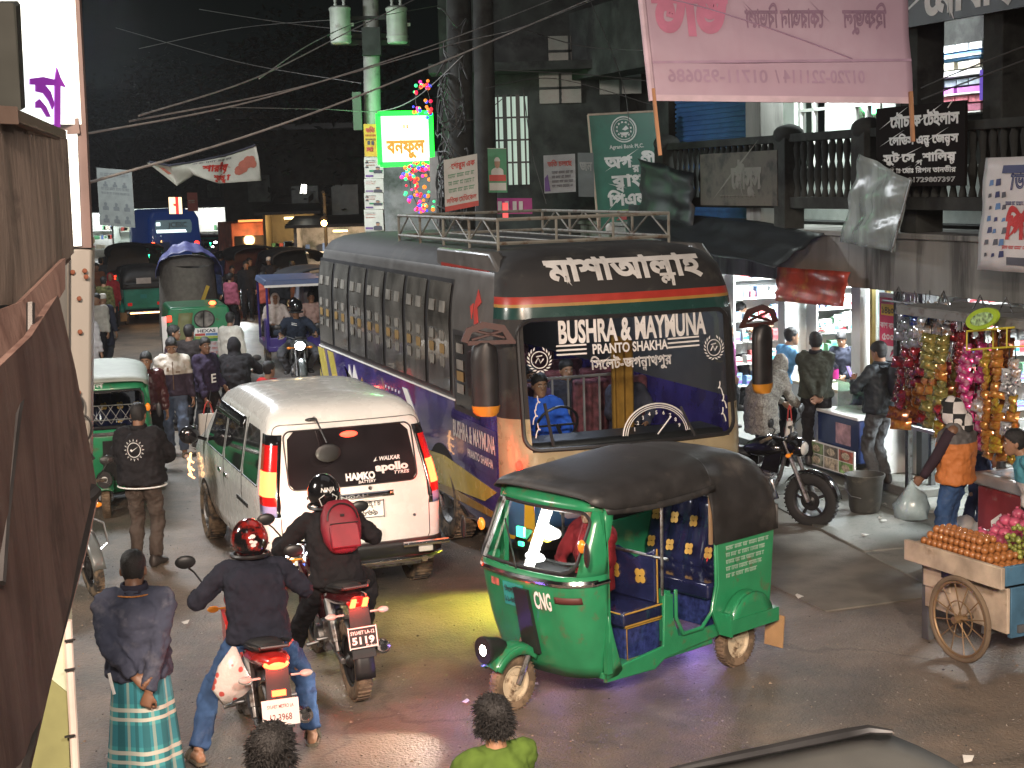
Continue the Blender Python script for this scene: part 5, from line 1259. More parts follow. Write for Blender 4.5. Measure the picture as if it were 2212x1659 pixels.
m_acr=M('lit_white_acrylic',(.8,.82,.8),.3,emit=1.25,ecol=(.88,1,.95),var=.04)
slab('lit_panel',m_acr,[at(-60,-60,6.7),at(143,-60,PY),at(160,268,PY),at(-60,268,6.7)],.05,t)
slab('lit_panel',m_acr,[at(60,283,PY-.1),at(161,281,PY),at(171,530,PY),at(60,534,PY-.1)],.05,t)
b=MB();b.bar(at(149,-60,PY-.01),at(167,270,PY-.01),.035,.09);b.bar(at(167,270,PY-.01),at(179,535,PY-.01),.035,.09);b.bar(at(125,276,PY-.05),at(172,272,PY-.04),.04,.07);b.build('sign_frame',M('brown_sign_frame',(.10,.065,.06),.5),t)
lf=plane(at(28,268,6.80),at(160,268,PY)-at(28,268,6.80),at(28,100,6.80)-at(28,268,6.80))
b=MB();sc_=(at(160,268,PY)-at(28,268,6.80)).length/132.
for poly in([(22,53),(76,53),(76,61),(50,64),(22,61)],[(75,-4),(87,-4),(87,53),(99,51),(87,64),(79,78),(75,60)],[(34,53),(34,44),(50,42),(62,32),(70,20),(74,28),(66,44),(54,53)],[(34,30),(42,34),(56,24),(66,10),(58,10),(46,22),(34,22)]):b.prism([(u*sc_,v*sc_)for u,v in poly],.006,lambda u,v,w:lf(u,v,.03+w))
b.build('purple_letter',M('purple_vinyl_letter',(.30,.04,.45),.5,emit=.25,ecol=(.35,.05,.6)),t)
b=MB();q=[at(-80,2,6.3),at(38,2,6.3),at(44,10,6.3),at(55,232,6.4),at(-80,232,6.4)];o,n=slab('dark_sign_back',M('dark_sheet_metal',(.02,.024,.022),.5),q,.06);tag(o,'black rounded back of a neighbouring sign at the top left corner','sign')
m_casing=M('cream_steel_casing',(.17,.165,.15),.5,var=.15,bump=.06,bs=20,dirt=(.22,.15,.1),dt=.64,ds=3,streak=True)
t=thing('steel_column','cream sheet metal column with rust spots under the glowing sign','column',(0,0,0))
cx=[at(112,545,PY+.02),at(150,545,PY-.12),at(203,535,PY+.02)]
def col_ring(py):
 k=(py-535)/1000.;return[at(100+14*k,py,PY+.35),at(146+4*k,py,PY-.03),at(199-8*k,py,PY),at(205-8*k,py-6,PY+.30)]
b=MB();b.loft([col_ring(y)for y in(536,700,900,1050,1150)]);b.build('casing',m_casing,t,bevel=.012,smooth=20)
b=MB();b.add(col_ring(531)+[p+V((0,0,.03))for p in col_ring(531)],[(0,1,5,4),(1,2,6,5),(2,3,7,6),(4,5,6,7),(3,2,1,0)]);b.build('cap_plate',m_casing,t,bevel=.005)
b=MB();b.bar(at(150,560,PY-.05),at(150,1320,PY-.05),.010,.006);b.build('seam',m_blk,t)
for x,y in((157,588),(183,585),(186,598),(171,645),(173,717),(170,848)):b=MB();b.sph(at(x,y,PY-.04),(.012,.006,.012),8,6);b.build('rust_spot',M('rust',(.12,.04,.02),.9),t)
b=MB()
for cx_,cy_ in((165,878),(180,925)):b.tube([at(cx_+24*math.cos(a)*(.6 if cx_==165 else.75),cy_+28*math.sin(a),PY-.07)for a in[R(-150+300*i/16)for i in range(17)]],.006,5)
b.tube([at(175,960,PY-.06),at(190,975,PY-.05),at(203,992,PY-.04)],.008,5);tag(b.build('cable_loop',m_blk),'thin black cable loops hanging on the cream column','cable')
t=thing('sheet_metal_hoarding','grimy painted sheet metal hoarding with green stains and drips','hoarding',(0,0,0))
slab('front_sheet',m_grime,[at(-60,250,4.3),at(24,262,4.5),at(128,300,5.1),at(142,545,5.1),at(30,655,4.5),at(-60,660,4.3)],.03,t)
b=MB();b.bar(at(-60,246,4.28),at(22,250,4.48),.05);b.bar(at(20,250,4.48),at(130,296,5.1),.04);b.build('top_trim',M('dull_edge_metal',(.16,.12,.10),.5,metal=.4),t);b=MB();b.bar(at(143,552,5.09),at(28,662,4.48),.03);b.build('bottom_trim',M('dull_edge_metal',(.16,.12,.10),.5,metal=.4),t)
t=thing('rusty_awning','rusty brown sheet metal awning sloping across the lower left corner','awning',(0,0,0))
def crn(name,pts,Y):
 return slab(name,m_rust,pts,.02,t)
crn('fascia_sheet',[at(-60,690,4.2),at(34,655,4.4),at(130,560,4.9),at(130,628,4.85),at(60,735,4.4),at(-60,860,4.1)],0)
o,n=crn('sloping_sheet',[at(-80,850,3.6),at(52,726,4.1),at(112,636,4.75),at(150,800,4.75),at(196,1050,4.8),at(128,1300,4.3),at(36,1720,3.6),at(-80,1720,3.4)],0)
b=MB()
for k in range(3):
 p,q=[(at(8,830,3.86),at(-30,1560,3.5)),(at(58,740,4.16),at(30,1250,4.0)),(at(124,720,4.7),at(60,1420,3.95))][k];b.bar(p,q,.018,.01)
b.build('sheet_joint',M('dark_joint',(.05,.03,.026),.8),t)
b=MB();pts=[at(192,1062,4.78),at(163,1190,4.5),at(118,1352,4.2),at(70,1520,3.9),at(20,1700,3.55)];b.tube(pts,[.030,.03,.033,.034,.034],8);b.build('gutter_pipe',M('black_gutter',(.018,.015,.014),.6,dirt=(.08,.06,.05),dt=.6,ds=9),t)
b=MB();b.tube([at(200,1075,4.82),at(172,1200,4.55),at(128,1360,4.25),at(82,1525,3.95),at(34,1700,3.6)],.018,6);b.build('edge_strip',M('pinkish_trim',(.34,.20,.17),.7),t)
b=MB();b.tube([at(180,1080,4.7),at(196,1068,4.72),at(204,1058,4.74)],.026,8);b.build('gutter_end',m_blk,t)
b=MB();b.tube([at(66,655,4.3),at(66,735,4.25),at(36,900,3.9),at(12,1110,3.75),at(2,1260,3.6)],.012,6);tag(b.build('cable',m_blk),'black cable running down over the rusty awning','cable')
t=thing('painted_wall','low wall painted pale green above and olive below beside a white conduit','wall',(0,0,0))
slab('upper_wall',M('pale_green_wall',(.46,.52,.40),.75,dirt=(.28,.32,.22),dt=.6),[at(40,1150,7.45),at(150,1150,7.45),at(160,1480,7.45),at(84,1418,7.45),at(40,1420,7.45)],.12,t)
slab('lower_wall',M('olive_wall',(.20,.21,.09),.8,dirt=(.1,.1,.05),dt=.6),[at(0,1405,7.44),at(84,1418,7.44),at(160,1480,7.44),at(170,1800,7.44),at(0,1800,7.44)],.12,t)
b=MB();b.tube([at(146,1340,7.3),at(150,1420,7.3),at(158,1560,7.3),at(168,1760,7.3)],.022,10);c=b.build('conduit',M('white_conduit',(.55,.48,.44),.5),None);tag(c,'white plastic conduit with clips on the painted wall','pipe')
b=MB()
for y in(1385,1448,1592):b.bar(at(140,y,7.26),at(162,y-4,7.26),.012,.01)
b.build('clip',m_blk,c)
# ------ overhead wires and poles
m_wire=M('grey_cable',(.24,.24,.235),.5,var=.3);m_wire2=M('dark_cable',(.05,.05,.05),.6)
def wire(pts,r,label,mat=m_wire):
 P=[at(*p)for p in pts];a,_=spline(P,[1]*len(P),8);b=MB();b.tube(a,r,6);tag(b.build('overhead_cable',mat),label,'cable','overhead cables');return a
LAM='sagging overhead cable crossing the night sky above the street'
wire([(176,399,7.3),(560,285,10),(880,165,13),(1280,-4,17)],.0075,'thick pale cable, lowest of the overhead cables from the lightbox sign')
wire([(170,292,7.4),(560,215,11),(900,110,15),(1090,40,18),(1240,-20,20)],.006,'pale overhead cable just above the lowest one, meeting the top edge by the dark poles')
wire([(280,262,9),(640,190,13),(980,95,17),(1140,55,19),(1330,-20,22)],.006,LAM)
wire([(300,250,9),(560,165,13),(770,60,17),(905,-6,20)],.006,LAM)
wire([(560,170,14),(680,90,18),(800,40,24),(960,10,27)],.006,LAM)
for k,pts in enumerate((((500,232,20),(700,236,22),(820,240,24),(900,210,22),(1000,120,21)),((1050,150,22),(1250,160,22),(1400,175,22)),((1050,190,21),(1200,170,22),(1420,230,22)),((1120,60,21),(1260,100,22),(1420,110,21)),((1130,190,21),(1150,330,22),(1180,440,22)),((1270,-10,21),(1320,110,21.5),(1350,200,22),(1362,300,22)),((300,105,30),(520,60,30),(760,40,27)),((250,60,30),(520,135,30),(780,180,27)),((430,20,30),(620,50,30),(800,70,27)),((1000,120,22),(950,190,22),(1010,260,22),(1090,210,22)))):
 wire(pts,.0065,'dark slack cable among the tangle around the utility poles' if k in(0,1,2,3,4,5,9)else 'faint thin cable crossing the dark sky on the left',m_wire2 if k in(1,2,3,4,5,9)else m_wire)
wire([(1990,190,16),(2060,160,15.5),(2212,100,15)],.008,'thin black cable slanting across the lit upper opening',m_wire2)
wire([(1990,215,16),(2080,180,15.5),(2212,130,15)],.008,'lower thin black cable across the lit upper opening',m_wire2)
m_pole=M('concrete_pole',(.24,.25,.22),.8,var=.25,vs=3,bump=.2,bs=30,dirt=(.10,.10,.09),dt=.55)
def upole(name,label,px,ytop,ybot,Y,r0,r1,mat):
 t=thing(name,label,'utility pole',(at(px,400,Y).x,Y,0))
 p0=at(px[1]if isinstance(px,tuple)else px,ybot,Y);p1=at(px,ytop,Y)
 b=MB();base=V((p0.x,Y,0));b.tube([base-t.location,p1-t.location],[r0,r1],14);b.build('shaft',mat,t,smooth=60);return t,p1
t,_=upole('utility_pole','pale concrete utility pole carrying two grey transformers',800,-40,520,26.0,.17,.13,m_pole)
L=V(t.location)
m_tr=M('grey_transformer_paint',(.34,.38,.32),.5,var=.2,dirt=(.12,.1,.07),dt=.6,ds=4)
b=MB();b.bar(at(715,92,25.9)-L,at(885,92,25.9)-L,.10,.08);b.bar(at(715,40,25.9)-L,at(885,38,25.9)-L,.07,.06);b.build('cross_arm',m_dconc,t)
for x,lab in((737,'left'),(859,'right')):
 c=at(x,94,25.7);b=MB();b.lathe([(.15,-.0),(.17,.02),(.17,.52),(.18,.54),(.18,.57),(.14,.60)],c,'Z',20);b.lathe([(.176,.09),(.18,.1),(.18,.12),(.176,.13)],c,'Z',20,cap=False)
 for q in(-.07,.07):b.lathe([(.02,.6),(.03,.63),(.02,.66),(.03,.69),(.012,.74)],c+V((q,0,0)),'Z',8)
 b.bar(c+V((.17,0,.3)),c+V((.22,0,.3)),.05);tag(b.build('transformer',m_tr,smooth=40),'grey drum transformer on the %s side of the pale pole'%lab,'transformer','pole transformers')
b=MB();b.bar(at(752,78,25.9),at(852,78,25.9),.07);b.box(at(803,90,25.8),(.30,.2,.45));tag(b.build('junction_box',m_dconc),'flat junction box on the pale pole between the two transformers','box')
b=MB();b.box(at(772,240,25.8),(.14,.12,.62));tag(b.build('meter_box',M('dull_green_box',(.06,.09,.06),.6)),'narrow dull box strapped to the pale pole','box')
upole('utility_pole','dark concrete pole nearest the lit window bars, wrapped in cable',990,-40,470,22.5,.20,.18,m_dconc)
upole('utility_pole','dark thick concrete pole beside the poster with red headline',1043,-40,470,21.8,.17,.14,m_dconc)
b=MB();r_=random.Random(5)
for i in range(26):
 a0,y0=r_.uniform(0,6),r_.uniform(60,450);pts=[]
 for k in range(9):
  a=a0+k*.7;pts.append(at(975+r_.uniform(-10,10)+26*math.cos(a),y0+26*k*r_.uniform(.2,1.0)-60,22.2+.28*math.sin(a)))
 s_,_=spline(pts,[1]*9,3);b.tube(s_,.012,4)
tag(b.build('cable_tangle',m_wire2),'thick tangle of black cables wound round the dark pole','cable tangle')
m_bulb=[glow('fairy_light_%s'%n_,c,1.5,mis=False)for n_,c in(('red',(1,.03,.05)),('green',(.05,1,.3)),('blue',(.06,.08,1)),('ruby',(1,.02,.08)),('pink',(1,.05,.4)),('amber',(1,.25,.03)))]
def fairy(path,n_,spread,label):
 t=thing('fairy_lights',label,'fairy lights',(0,0,0),group='coloured fairy lights')
 P=[at(*p)for p in path];s_,_=spline(P,[1]*len(P),10);b=MB();b.tube(s_,.006,4);b.build('wire',m_wire2,t)
 r=random.Random(n_);bs=MB()
 for i in range(n_):
  p=s_[r.randrange(len(s_))]+V((r.uniform(-1,1)*spread,r.uniform(-.1,.1),r.uniform(-.05,.05)));bs.sph(p,r.uniform(.018,.034),6,4,r.randrange(6))
 o=bs.build('bulbs',m_bulb,t,smooth=180);o['kind']='stuff'
fairy([(916,180,23.4),(898,205,23.4),(905,240,23.4),(932,245,23.4),(925,200,23.4),(915,182,23.4)],44,.07,'loop of coloured fairy lights above the green lit board')
fairy([(900,355,23.4),(885,380,23.4),(892,420,23.4),(912,455,23.4),(930,420,23.4),(925,375,23.4),(905,360,23.4)],120,.12,'dense bunch of coloured fairy lights hanging below the green lit board')
t=thing('lit_signboard','glowing white signboard with a bright green edge and orange lettering','sign',(0,0,0))
A_,B_,C_,D_=at(822,356,24.2),at(934,352,24.2),at(930,244,24.2),at(817,246,24.2)
slab('lit_panel',glow('lit_white_board',(.80,1,.84),1.7),[A_,B_,C_,D_],.12,t)
sf=lambda u,v,w=0.:A_.lerp(B_,u).lerp(D_.lerp(C_,u),v)+V((0,-.03-w,0))
b=MB();
for p,q in((A_,B_),(B_,C_),(C_,D_),(D_,A_)):b.bar(p+V((0,-.03,0)),q+V((0,-.03,0)),.075)
b.build('green_neon_edge',glow('green_neon',(.005,1,.03),3.2),t)
b=MB();write(b,'বনফুল',sf,.50,.22,.74,.26,stroke=.045);b.prism([(.47,.70),(.50,.70),(.50,.78),(.47,.78)],.005,sf);b.prism([(.53,.70),(.56,.70),(.56,.78),(.53,.78)],.005,sf);b.build('orange_lettering',M('orange_lettering',(.45,.13,.01),.6,emit=.25,ecol=(1,.3,.02)),t)
lamp('POINT','green_board_glow',at(872,300,23.6),26,(.25,1,.4),.3)
lamp('POINT','green_board_glow',at(850,235,25.3),34,(.15,1,.3),.2)
m_ppr=M('weathered_paper',(.46,.46,.43),.7,var=.12);m_yel=M('yellow_poster_paper',(.50,.33,.03),.6);
def poster(name,label,px0,py0,px1,py1,Y,mat,fill,inks,tilt=0.,t_=.012):
 o=at(px0,py1,Y);U=at(px1,py1-tilt,Y)-o;w=U.length;h=(at(px0,py0,Y)-o).length
 return board(name,label,'poster',o,U,V((0,-1,0)),w,h,t_,mat,(lambda b,f:fill(b,lambda u,v,l=0.:f(u*w,v*h,l)))if fill else None,inks)
m_inkr,m_inkg,m_inkd,m_inkp=M('poster_red',(.40,.05,.04),.6),M('poster_green',(.04,.2,.1),.6),M('poster_dark',(.05,.05,.07),.6),M('poster_purple',(.12,.06,.2),.6)
m_face=M('printed_face',(.30,.18,.12),.6)
def portrait(b,f,u,v,k,ay=1.,dark=2,face=4):
 b.prism([(u+k*.55*math.cos(a),v+ay*k*(.25+.3*math.sin(a))if math.sin(a)>0 else v-.3*k*ay)for a in[2*math.pi*i/16 for i in range(16)]],.002,f,dark)
 b.prism([(u+k*.24*math.cos(a),v+ay*k*(.82+.34*math.sin(a)))for a in[2*math.pi*i/14 for i in range(14)]],.004,f,face);b.prism([(u+k*.26*math.cos(a),v+ay*k*(.95+.28*math.sin(a)))for a in[math.pi*i/10 for i in range(11)]],.006,f,dark)
PI5=[m_inkr,m_inkg,m_inkd,m_inkp,m_face]
def yposter(b,f):
 write(b,'ভর্তি'.replace('র্ত','ত'),f,.5,.74,.7,.14,0,stroke=.05);scribble(b,f,.1,.9,.62,.06,0,1);scribble(b,f,.1,.9,.5,.05,2,2)
 b.prism([(.25,.36),(.45,.36),(.45,.48),(.25,.48)],.002,f,2);b.prism([(.55,.36),(.75,.36),(.75,.48),(.55,.48)],.002,f,2);write(b,'চলছে',f,.5,.16,.7,.13,0,stroke=.05)
poster('yellow_poster','yellow poster with red print tied high on the pale pole',788,268,816,338,25.4,m_yel,yposter,PI5)
def wposter(k):
 def g(b,f):
  portrait(b,f,.70,.10 if k else.30,.42,.62 if k else.5);scribble(b,f,.08,.6,.82,.04,2,k);scribble(b,f,.08,.6,.74,.035,0,k+3);scribble(b,f,.08,.55,.6,.05,0,k+5)
  b.prism([(.05,.06),(.45,.06),(.45,.16),(.05,.16)],.002,f,3)
  if not k:portrait(b,f,.14,.52,.16,.6);portrait(b,f,.14,.74,.16,.6);b.prism([(.25,.30),(.95,.30),(.95,.4),(.25,.4)],.001,f,1)
 return g
for k,(y0,y1)in enumerate(((340,385),(386,416),(417,452),(453,498))):poster('portrait_poster',('white poster with several portraits just under the yellow poster','white poster of a man in a dark coat, second under the yellow poster','white poster with several portraits, third under the yellow poster','white poster of a man with pale shirt, lowest on the pale pole')[k],788,y0,829,y1,25.35,m_ppr,wposter(k%2),PI5)
def redhead(b,f):
 write(b,'শোরুম এক্স'.replace('ক্স','ক'),f,.5,.80,.86,.10,0,stroke=.04)
 for q in range(3):scribble(b,f,.12,.9,.62-.14*q,.08,1,q);
 write(b,'লতিফ মেডিকেল',f,.5,.15,.9,.09,0,stroke=.03);b.prism([(0,0),(1,0),(1,.1),(0,.1)],.002,f,0)
poster('notice_board','white notice board with red headline and green lines leaning on the dark pole',962,346,1034,458,21.2,m_ppr,redhead,PI5,tilt=14)
def manp(b,f):b.prism([(0,.0),(1,0),(1,.99),(0,.99)],.001,f,1);portrait(b,lambda u,v,w=0.:f(u,v,.003+w),.5,.38,.62,.55,5,4);b.prism([(.05,.26),(.95,.26),(.95,.40),(.05,.40)],.006,f,0);b.prism([(.05,.05),(.95,.05),(.95,.22),(.05,.22)],.003,f,5)
poster('portrait_poster','dark green poster of a man in white beside the barred window',1056,320,1096,416,21.6,m_ppr,manp,PI5+[m_ppr])
def annc(b,f):write(b,'ভর্তি চলছে'.replace('র্ত','ত'),f,.52,.70,.8,.13,0,stroke=.03);[scribble(b,f,.25,.92,.5-.12*q,.07,2,q)for q in range(4)];b.prism([(.02,.05),(.2,.05),(.12,.5),(.02,.4)],.002,f,3)
poster('notice_board','small white notice with faint red heading left of the green bank board',1176,336,1244,418,23.0,M('grey_paper',(.32,.33,.33),.7),annc,PI5,tilt=4)
poster('notice_board','dull grey notice with pale script right beside the bank board',1250,330,1284,425,24.5,M('dim_grey_paper',(.10,.11,.11),.7),lambda b,f:write(b,'জন',f,.5,.6,.8,.2,0,stroke=.04),[M('dim_print',(.2,.2,.19),.6)])
poster('notice_board','grey blank board beside the green lit sign',930,340,958,430,23.0,M('grey_paper',(.32,.33,.33),.7),None,None,tilt=4)
poster('shop_board','magenta and white shop board above the bus roof',1066,428,1150,462,23.5,M('magenta_board',(.30,.03,.16),.6),lambda b,f:[b.prism([(u,.2),(u+.1,.2),(u+.1,.8),(u,.8)],.002,f)for u in(.12,.3,.5,.66)],[m_ppr])
poster('shop_board','small pale violet board below the barred window',1000,418,1064,462,23.6,M('violet_paper',(.35,.32,.38),.6),lambda b,f:scribble(b,f,.1,.8,.5,.2,0,4),PI5)
poster('shop_board','red and white lit board low behind the bus roof',1086,438,1098,470,23.2,glow('red_lit_board',(1,.1,.1),1.0),None,None)
b=MB();p0,p1=at(832,500,27.5),at(950,500,27.5);b.prism([(p0.x,0),(p1.x,0),(p1.x,at(832,330,27.5).z),(p0.x,at(832,330,27.5).z)],.2,lambda x,z,w:V((x,27.5+w,z)));tag(b.build('rendered_wall',M('grey_render',(.26,.26,.27),.8,dirt=(.08,.09,.08),dt=.5,ds=1.2)),'bare grey rendered wall behind the pale pole','wall')
for i,x in enumerate((1,.75,1.25)):
 pass
t=thing('dark_building','dark unlit building with a tall barred window behind the poles','building',(0,0,0))
bx0,bx1=at(955,300,26).x,at(1500,300,27).x
b=MB()
wz0,wz1,wx0,wx1=at(1090,400,26).z,at(1090,205,26).z,at(1056,300,26).x,at(1142,300,26).x
for x0,x1,z0,z1 in((bx0,wx0,0,9.5),(wx1,1.95,0,9.5),(wx0,wx1,0,wz0),(wx0,wx1,wz1,9.5)):b.box(((x0+x1)/2,26.2,(z0+z1)/2),(x1-x0,.3,z1-z0))
for k in range(3):b.box((.6,25.6,5.7+1.5*k),(3.6,.9,.14))
b.build('wall',m_dconc,t)
b=MB();b.box(((wx0+wx1)/2,26.6,(wz0+wz1)/2),(wx1-wx0+.2,.02,wz1-wz0));b.build('lit_room',glow('lit_room_wall',(.75,.95,.8),.55),t)
b=MB()
for k in range(6):b.box((wx0+(wx1-wx0)*(k+.5)/6,26.05,(wz0+wz1)/2),(.03 if k%2 else.07,.04,wz1-wz0))
for z in(.25,.5,.75):b.box(((wx0+wx1)/2,26.04,wz0+(wz1-wz0)*z),(wx1-wx0,.02,.03))
b.build('window_bars',m_blk,t)
for k,(px,py)in enumerate(((1230,110),(1330,80),(1340,170),(1210,190))):
 b=MB();p=at(px,py,26.0);b.box((p.x,26.03,p.z),(.7,.06,.5));wq=b.build('window',M('dull_window_glass',(.05,.07,.06),.3,var=.6,vs=3),t);b=MB();b.box((p.x,25.98,p.z),(.04,.04,.5));b.box((p.x,25.98,p.z),(.7,.04,.04));b.build('frame',m_dconc,wq)
# ------ far street
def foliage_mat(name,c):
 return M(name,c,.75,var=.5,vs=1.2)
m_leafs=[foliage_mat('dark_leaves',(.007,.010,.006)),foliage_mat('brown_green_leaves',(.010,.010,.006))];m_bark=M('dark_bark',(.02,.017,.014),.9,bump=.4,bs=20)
def tree(x,y,h,r,seed,label):
 q=random.Random(seed);t=thing('tree',label,'tree',(x,y,0),group='dark roadside trees')
 b=MB();b.tube([(0,0,0),(.1,0,h*.3),(-.1,.1,h*.55)],[.28,.2,.12],8);c=[]
 for i in range(9):
  a,z=q.uniform(0,6.28),q.uniform(.5,.95)*h;rr_=r*q.uniform(.3,.75);e=V((rr_*math.cos(a),rr_*math.sin(a),z));c.append((e,r*q.uniform(.28,.5)));b.tube([(0,0,h*.4),e*.55+V((0,0,h*.22)),e],[.1,.06,.02],5)
 b.build('trunk',m_bark,t)
 b=MB()
 for e,rr_ in c:
  for i in range(230):
   d=V((q.gauss(0,1),q.gauss(0,1),q.gauss(0,.8))).normalized()*rr_*q.uniform(.45,1.1);p=e+d;s_=q.uniform(.10,.24)
   u=V((q.uniform(-1,1),q.uniform(-1,1),q.uniform(-.5,.5))).normalized();v=u.cross(V((q.uniform(-1,1),q.uniform(-1,1),1))).normalized()
   b.add([p-u*s_,p+v*s_*.45,p+u*s_,p-v*s_*.45],[(0,1,2,3)],0 if q.random()<.6 else 1)
 b.build('crown',m_leafs,t,smooth=0)
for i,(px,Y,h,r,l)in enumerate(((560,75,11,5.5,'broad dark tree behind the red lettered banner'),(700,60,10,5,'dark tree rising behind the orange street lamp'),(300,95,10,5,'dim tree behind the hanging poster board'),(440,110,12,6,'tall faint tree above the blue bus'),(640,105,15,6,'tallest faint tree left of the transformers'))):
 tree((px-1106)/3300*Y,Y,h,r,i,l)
lamp('POINT','street_lamp_glow',at(700,482,44.2),150,(1,.5,.16),.15)
t=thing('street_lamp','street lamp with a glaring orange bulb beyond the bus','street lamp',(at(700,482,45).x,45.2,0));L=V(t.location)
b=MB();b.tube([(0,.1,0),(0,.1,3.6),(0,-.1,3.7)],.05,8);b.build('pole',m_dconc,t);b=MB();b.sph(at(700,482,45)-L,.085,12,8);b.build('bulb',glow('orange_bulb',(1,.50,.15),60),t);b=MB();b.lathe([(.16,.10),(.07,.2)],at(700,482,45)-L,'Z',12);b.build('lamp_shade',m_blk,t)
pA,pB,pC,pD=at(320,345,27),at(560,392,29),at(548,314,29),at(330,352,27.6)
m_ban=M('white_banner_cloth',(.50,.48,.42),.6,var=.1,bump=.2,bs=5)
b=MB()
def bf(u,v):
 top=[at(316,349,27),at(370,358,27.6),at(412,352,28),at(480,336,28.5),at(550,313,29)];bot=[at(318,352,27),at(376,402,27.6),at(420,378,28),at(478,396,28.5),at(562,390,29)]
 f=u*4;i=min(3,int(f));k=f-i;k=k*k*(3-2*k);return top[i].lerp(top[i+1],k).lerp(bot[i].lerp(bot[i+1],k),1-v)+V((0,.25*math.sin(u*7+v*2),0))
b.grid(bf,40,10);o=b.build('street_banner',m_ban,solid=.006,smooth=180);tag(o,'twisted white banner with red lettering strung over the far street','banner')
b=MB();g=lambda u,v,w=0.:bf(u,v)+V((0,-.012-w,0))
write(b,'শারদীয়',g,.72,.42,.22,.26,0,stroke=.05);write(b,'শুভেচ|ছা',g,.74,.10,.18,.18,0,stroke=.05);scribble(b,lambda u,v,w=0.:g(u/4,v,w),2.2,3.3,.80,.08,1,4)
for i in range(9):a=i*.7;b.prism([(.90+.035*math.cos(a)+.022*math.cos(q),.50+.16*math.sin(a*1.3)+.12*math.sin(q))for q in[2*math.pi*k/8 for k in range(8)]],.004,g,2)
b.prism([(.10,.5),(.16,.35),(.20,.55),(.14,.7)],.004,g,2);b.tube([bf(k/20,1)+V((0,-.02,0))for k in range(21)],.02,4,1)
b.build('lettering',[M('bright_red_print',(.45,.03,.02),.6),m_inkd,M('washed_red_print',(.42,.13,.09),.6)],o)
def manyf(b,f):
 scribble(b,f,.1,.9,.86,.06,2,1);scribble(b,f,.1,.9,.62,.05,2,3);scribble(b,f,.1,.9,.55,.04,2,8)
 for u in(.2,.5,.8):portrait(b,f,u,.30,.16,.55);portrait(b,f,u,.08,.16,.55);portrait(b,f,u*.9+.05,.70,.12,.5)
poster('poster_board','dim tall poster board with rows of small portraits hanging over the far street',216,362,292,486,40,M('dim_poster_print',(.17,.185,.17),.7),manyf,[M('dim_dark_print',(.10,.11,.11),.7)]*5,tilt=-6,t_=.03)
poster('lit_shop_sign','red and cream lit shop sign above the blue bus',366,426,394,462,66,glow('cream_lit_board',(1,.72,.42),2.2),lambda b,f:(b.prism([(.52,.0),(.75,0),(.75,1),(.52,1)],.02,f),b.prism([(.35,.5),(.55,.45),(.55,.6),(.35,.62)],.02,f)),[glow('red_lit_letter',(1,.05,.04),1.6)])
poster('red_board','dim red board beside the lit shop sign',406,416,428,456,68,M('dim_red_board',(.35,.10,.10),.6),lambda b,f:scribble(b,f,.1,.9,.4,.2,0,2),[m_ppr],tilt=0)
poster('lit_letter_sign','glaring white lit letters on the far corner shop',650,398,664,418,54,M('dim_dark_board',(.03,.03,.03),.7),lambda b,f:(b.prism([(-.1,0),(.3,.1),(.5,.9),(.2,1.0)],.05,f),b.prism([(.5,0),(.8,0),(.95,.9),(.6,1.0)],.05,f),b.prism([(.2,.4),(.9,.5),(.9,.65),(.2,.6)],.05,f)),[glow('white_lit_letter',(1,.98,.85),9)])
def stall(label,px,Y,w,h,wall,light,s_,goods,seed,roof=m_blk):
 q=random.Random(seed);X=(px-1106)/3300*Y;t=thing('market_stall',label,'shop stall',(X,Y,0),group='lit stalls along the far street')
 b=MB();b.box((0,1.6,h/2),(w,.1,h));b.box((-w/2,.8,h/2),(.1,1.6,h));b.box((w/2,.8,h/2),(.1,1.6,h));b.build('walls',wall,t)
 b=MB();b.box((0,.6,h+.08),(w+.5,2.6,.1),rx=.10);b.build('roof',roof,t)
 b=MB()
 for k in range(3):b.box((0,1.3-.35*k,.5+.55*(2-k)if k else 1.6),(w*.92,.35,.06))
 b.build('shelf',m_tile,t)
 b=MB()
 for i in range(26):k=q.randrange(3);b.box((q.uniform(-.44,.44)*w,1.25-.35*k,(.5+.55*(2-k)if k else 1.6)+.15),(q.uniform(.1,.3),.2,q.uniform(.12,.34)),q.randrange(len(goods)))
 b.build('goods',goods,t)
 b=MB();b.tube([(-.25,.3,h-.25),(.25,.3,h-.25)],.04,8);b.build('tube_lamp',glow('stall_lamp_%d'%seed,light,s_),t)
 lamp('POINT','stall_light',(0,.1,h-.5),60*w,light,.2,parent=t)
 return t
gd=[M('goods_cream',(.5,.45,.35),.6),M('goods_red',(.4,.06,.05),.6),M('goods_blue',(.08,.15,.35),.6),M('goods_green',(.08,.25,.12),.6)]
stall('small bright white stall at the far left end of the street',235,92,3.0,2.8,m_tile,(.95,1,1),30,gd,1)
stall('pale blue lit stall left of the blue bus',322,88,3.4,3.0,m_tile,(.85,1,.95),16,gd,2)
stall('white lit stall just right of the blue bus',462,84,2.4,3.0,m_tile,(1,1,.95),30,gd,3)
stall('dim green lit stall in the middle of the far street',500,92,3.0,2.8,M('green_wall',(.15,.3,.22),.7),(.9,1,.9),10,gd,4)
stall('orange lit stall under the dark tree at the street corner',640,56,1.9,3.0,M('ochre_wall',(.14,.10,.055),.7),(1,.75,.35),5,gd,5)
stall('low dim stall right of the orange street lamp',745,52,3.0,2.6,M('grey_render',(.26,.26,.27),.8),(1,.7,.4),2,gd,6)
t=thing('decorated_lorry','decorated lorry seen from behind, glowing orange','lorry',((562-1106)/3300*58,58,0),-20)
b=MB();b.box((0,1.5,1.6),(1.75,3,2.0));b.box((0,1.5,.7),(1.7,3,.3));b.build('body',M('lorry_red_brown',(.35,.09,.04),.5,var=.5,vs=3),t,bevel=.04)
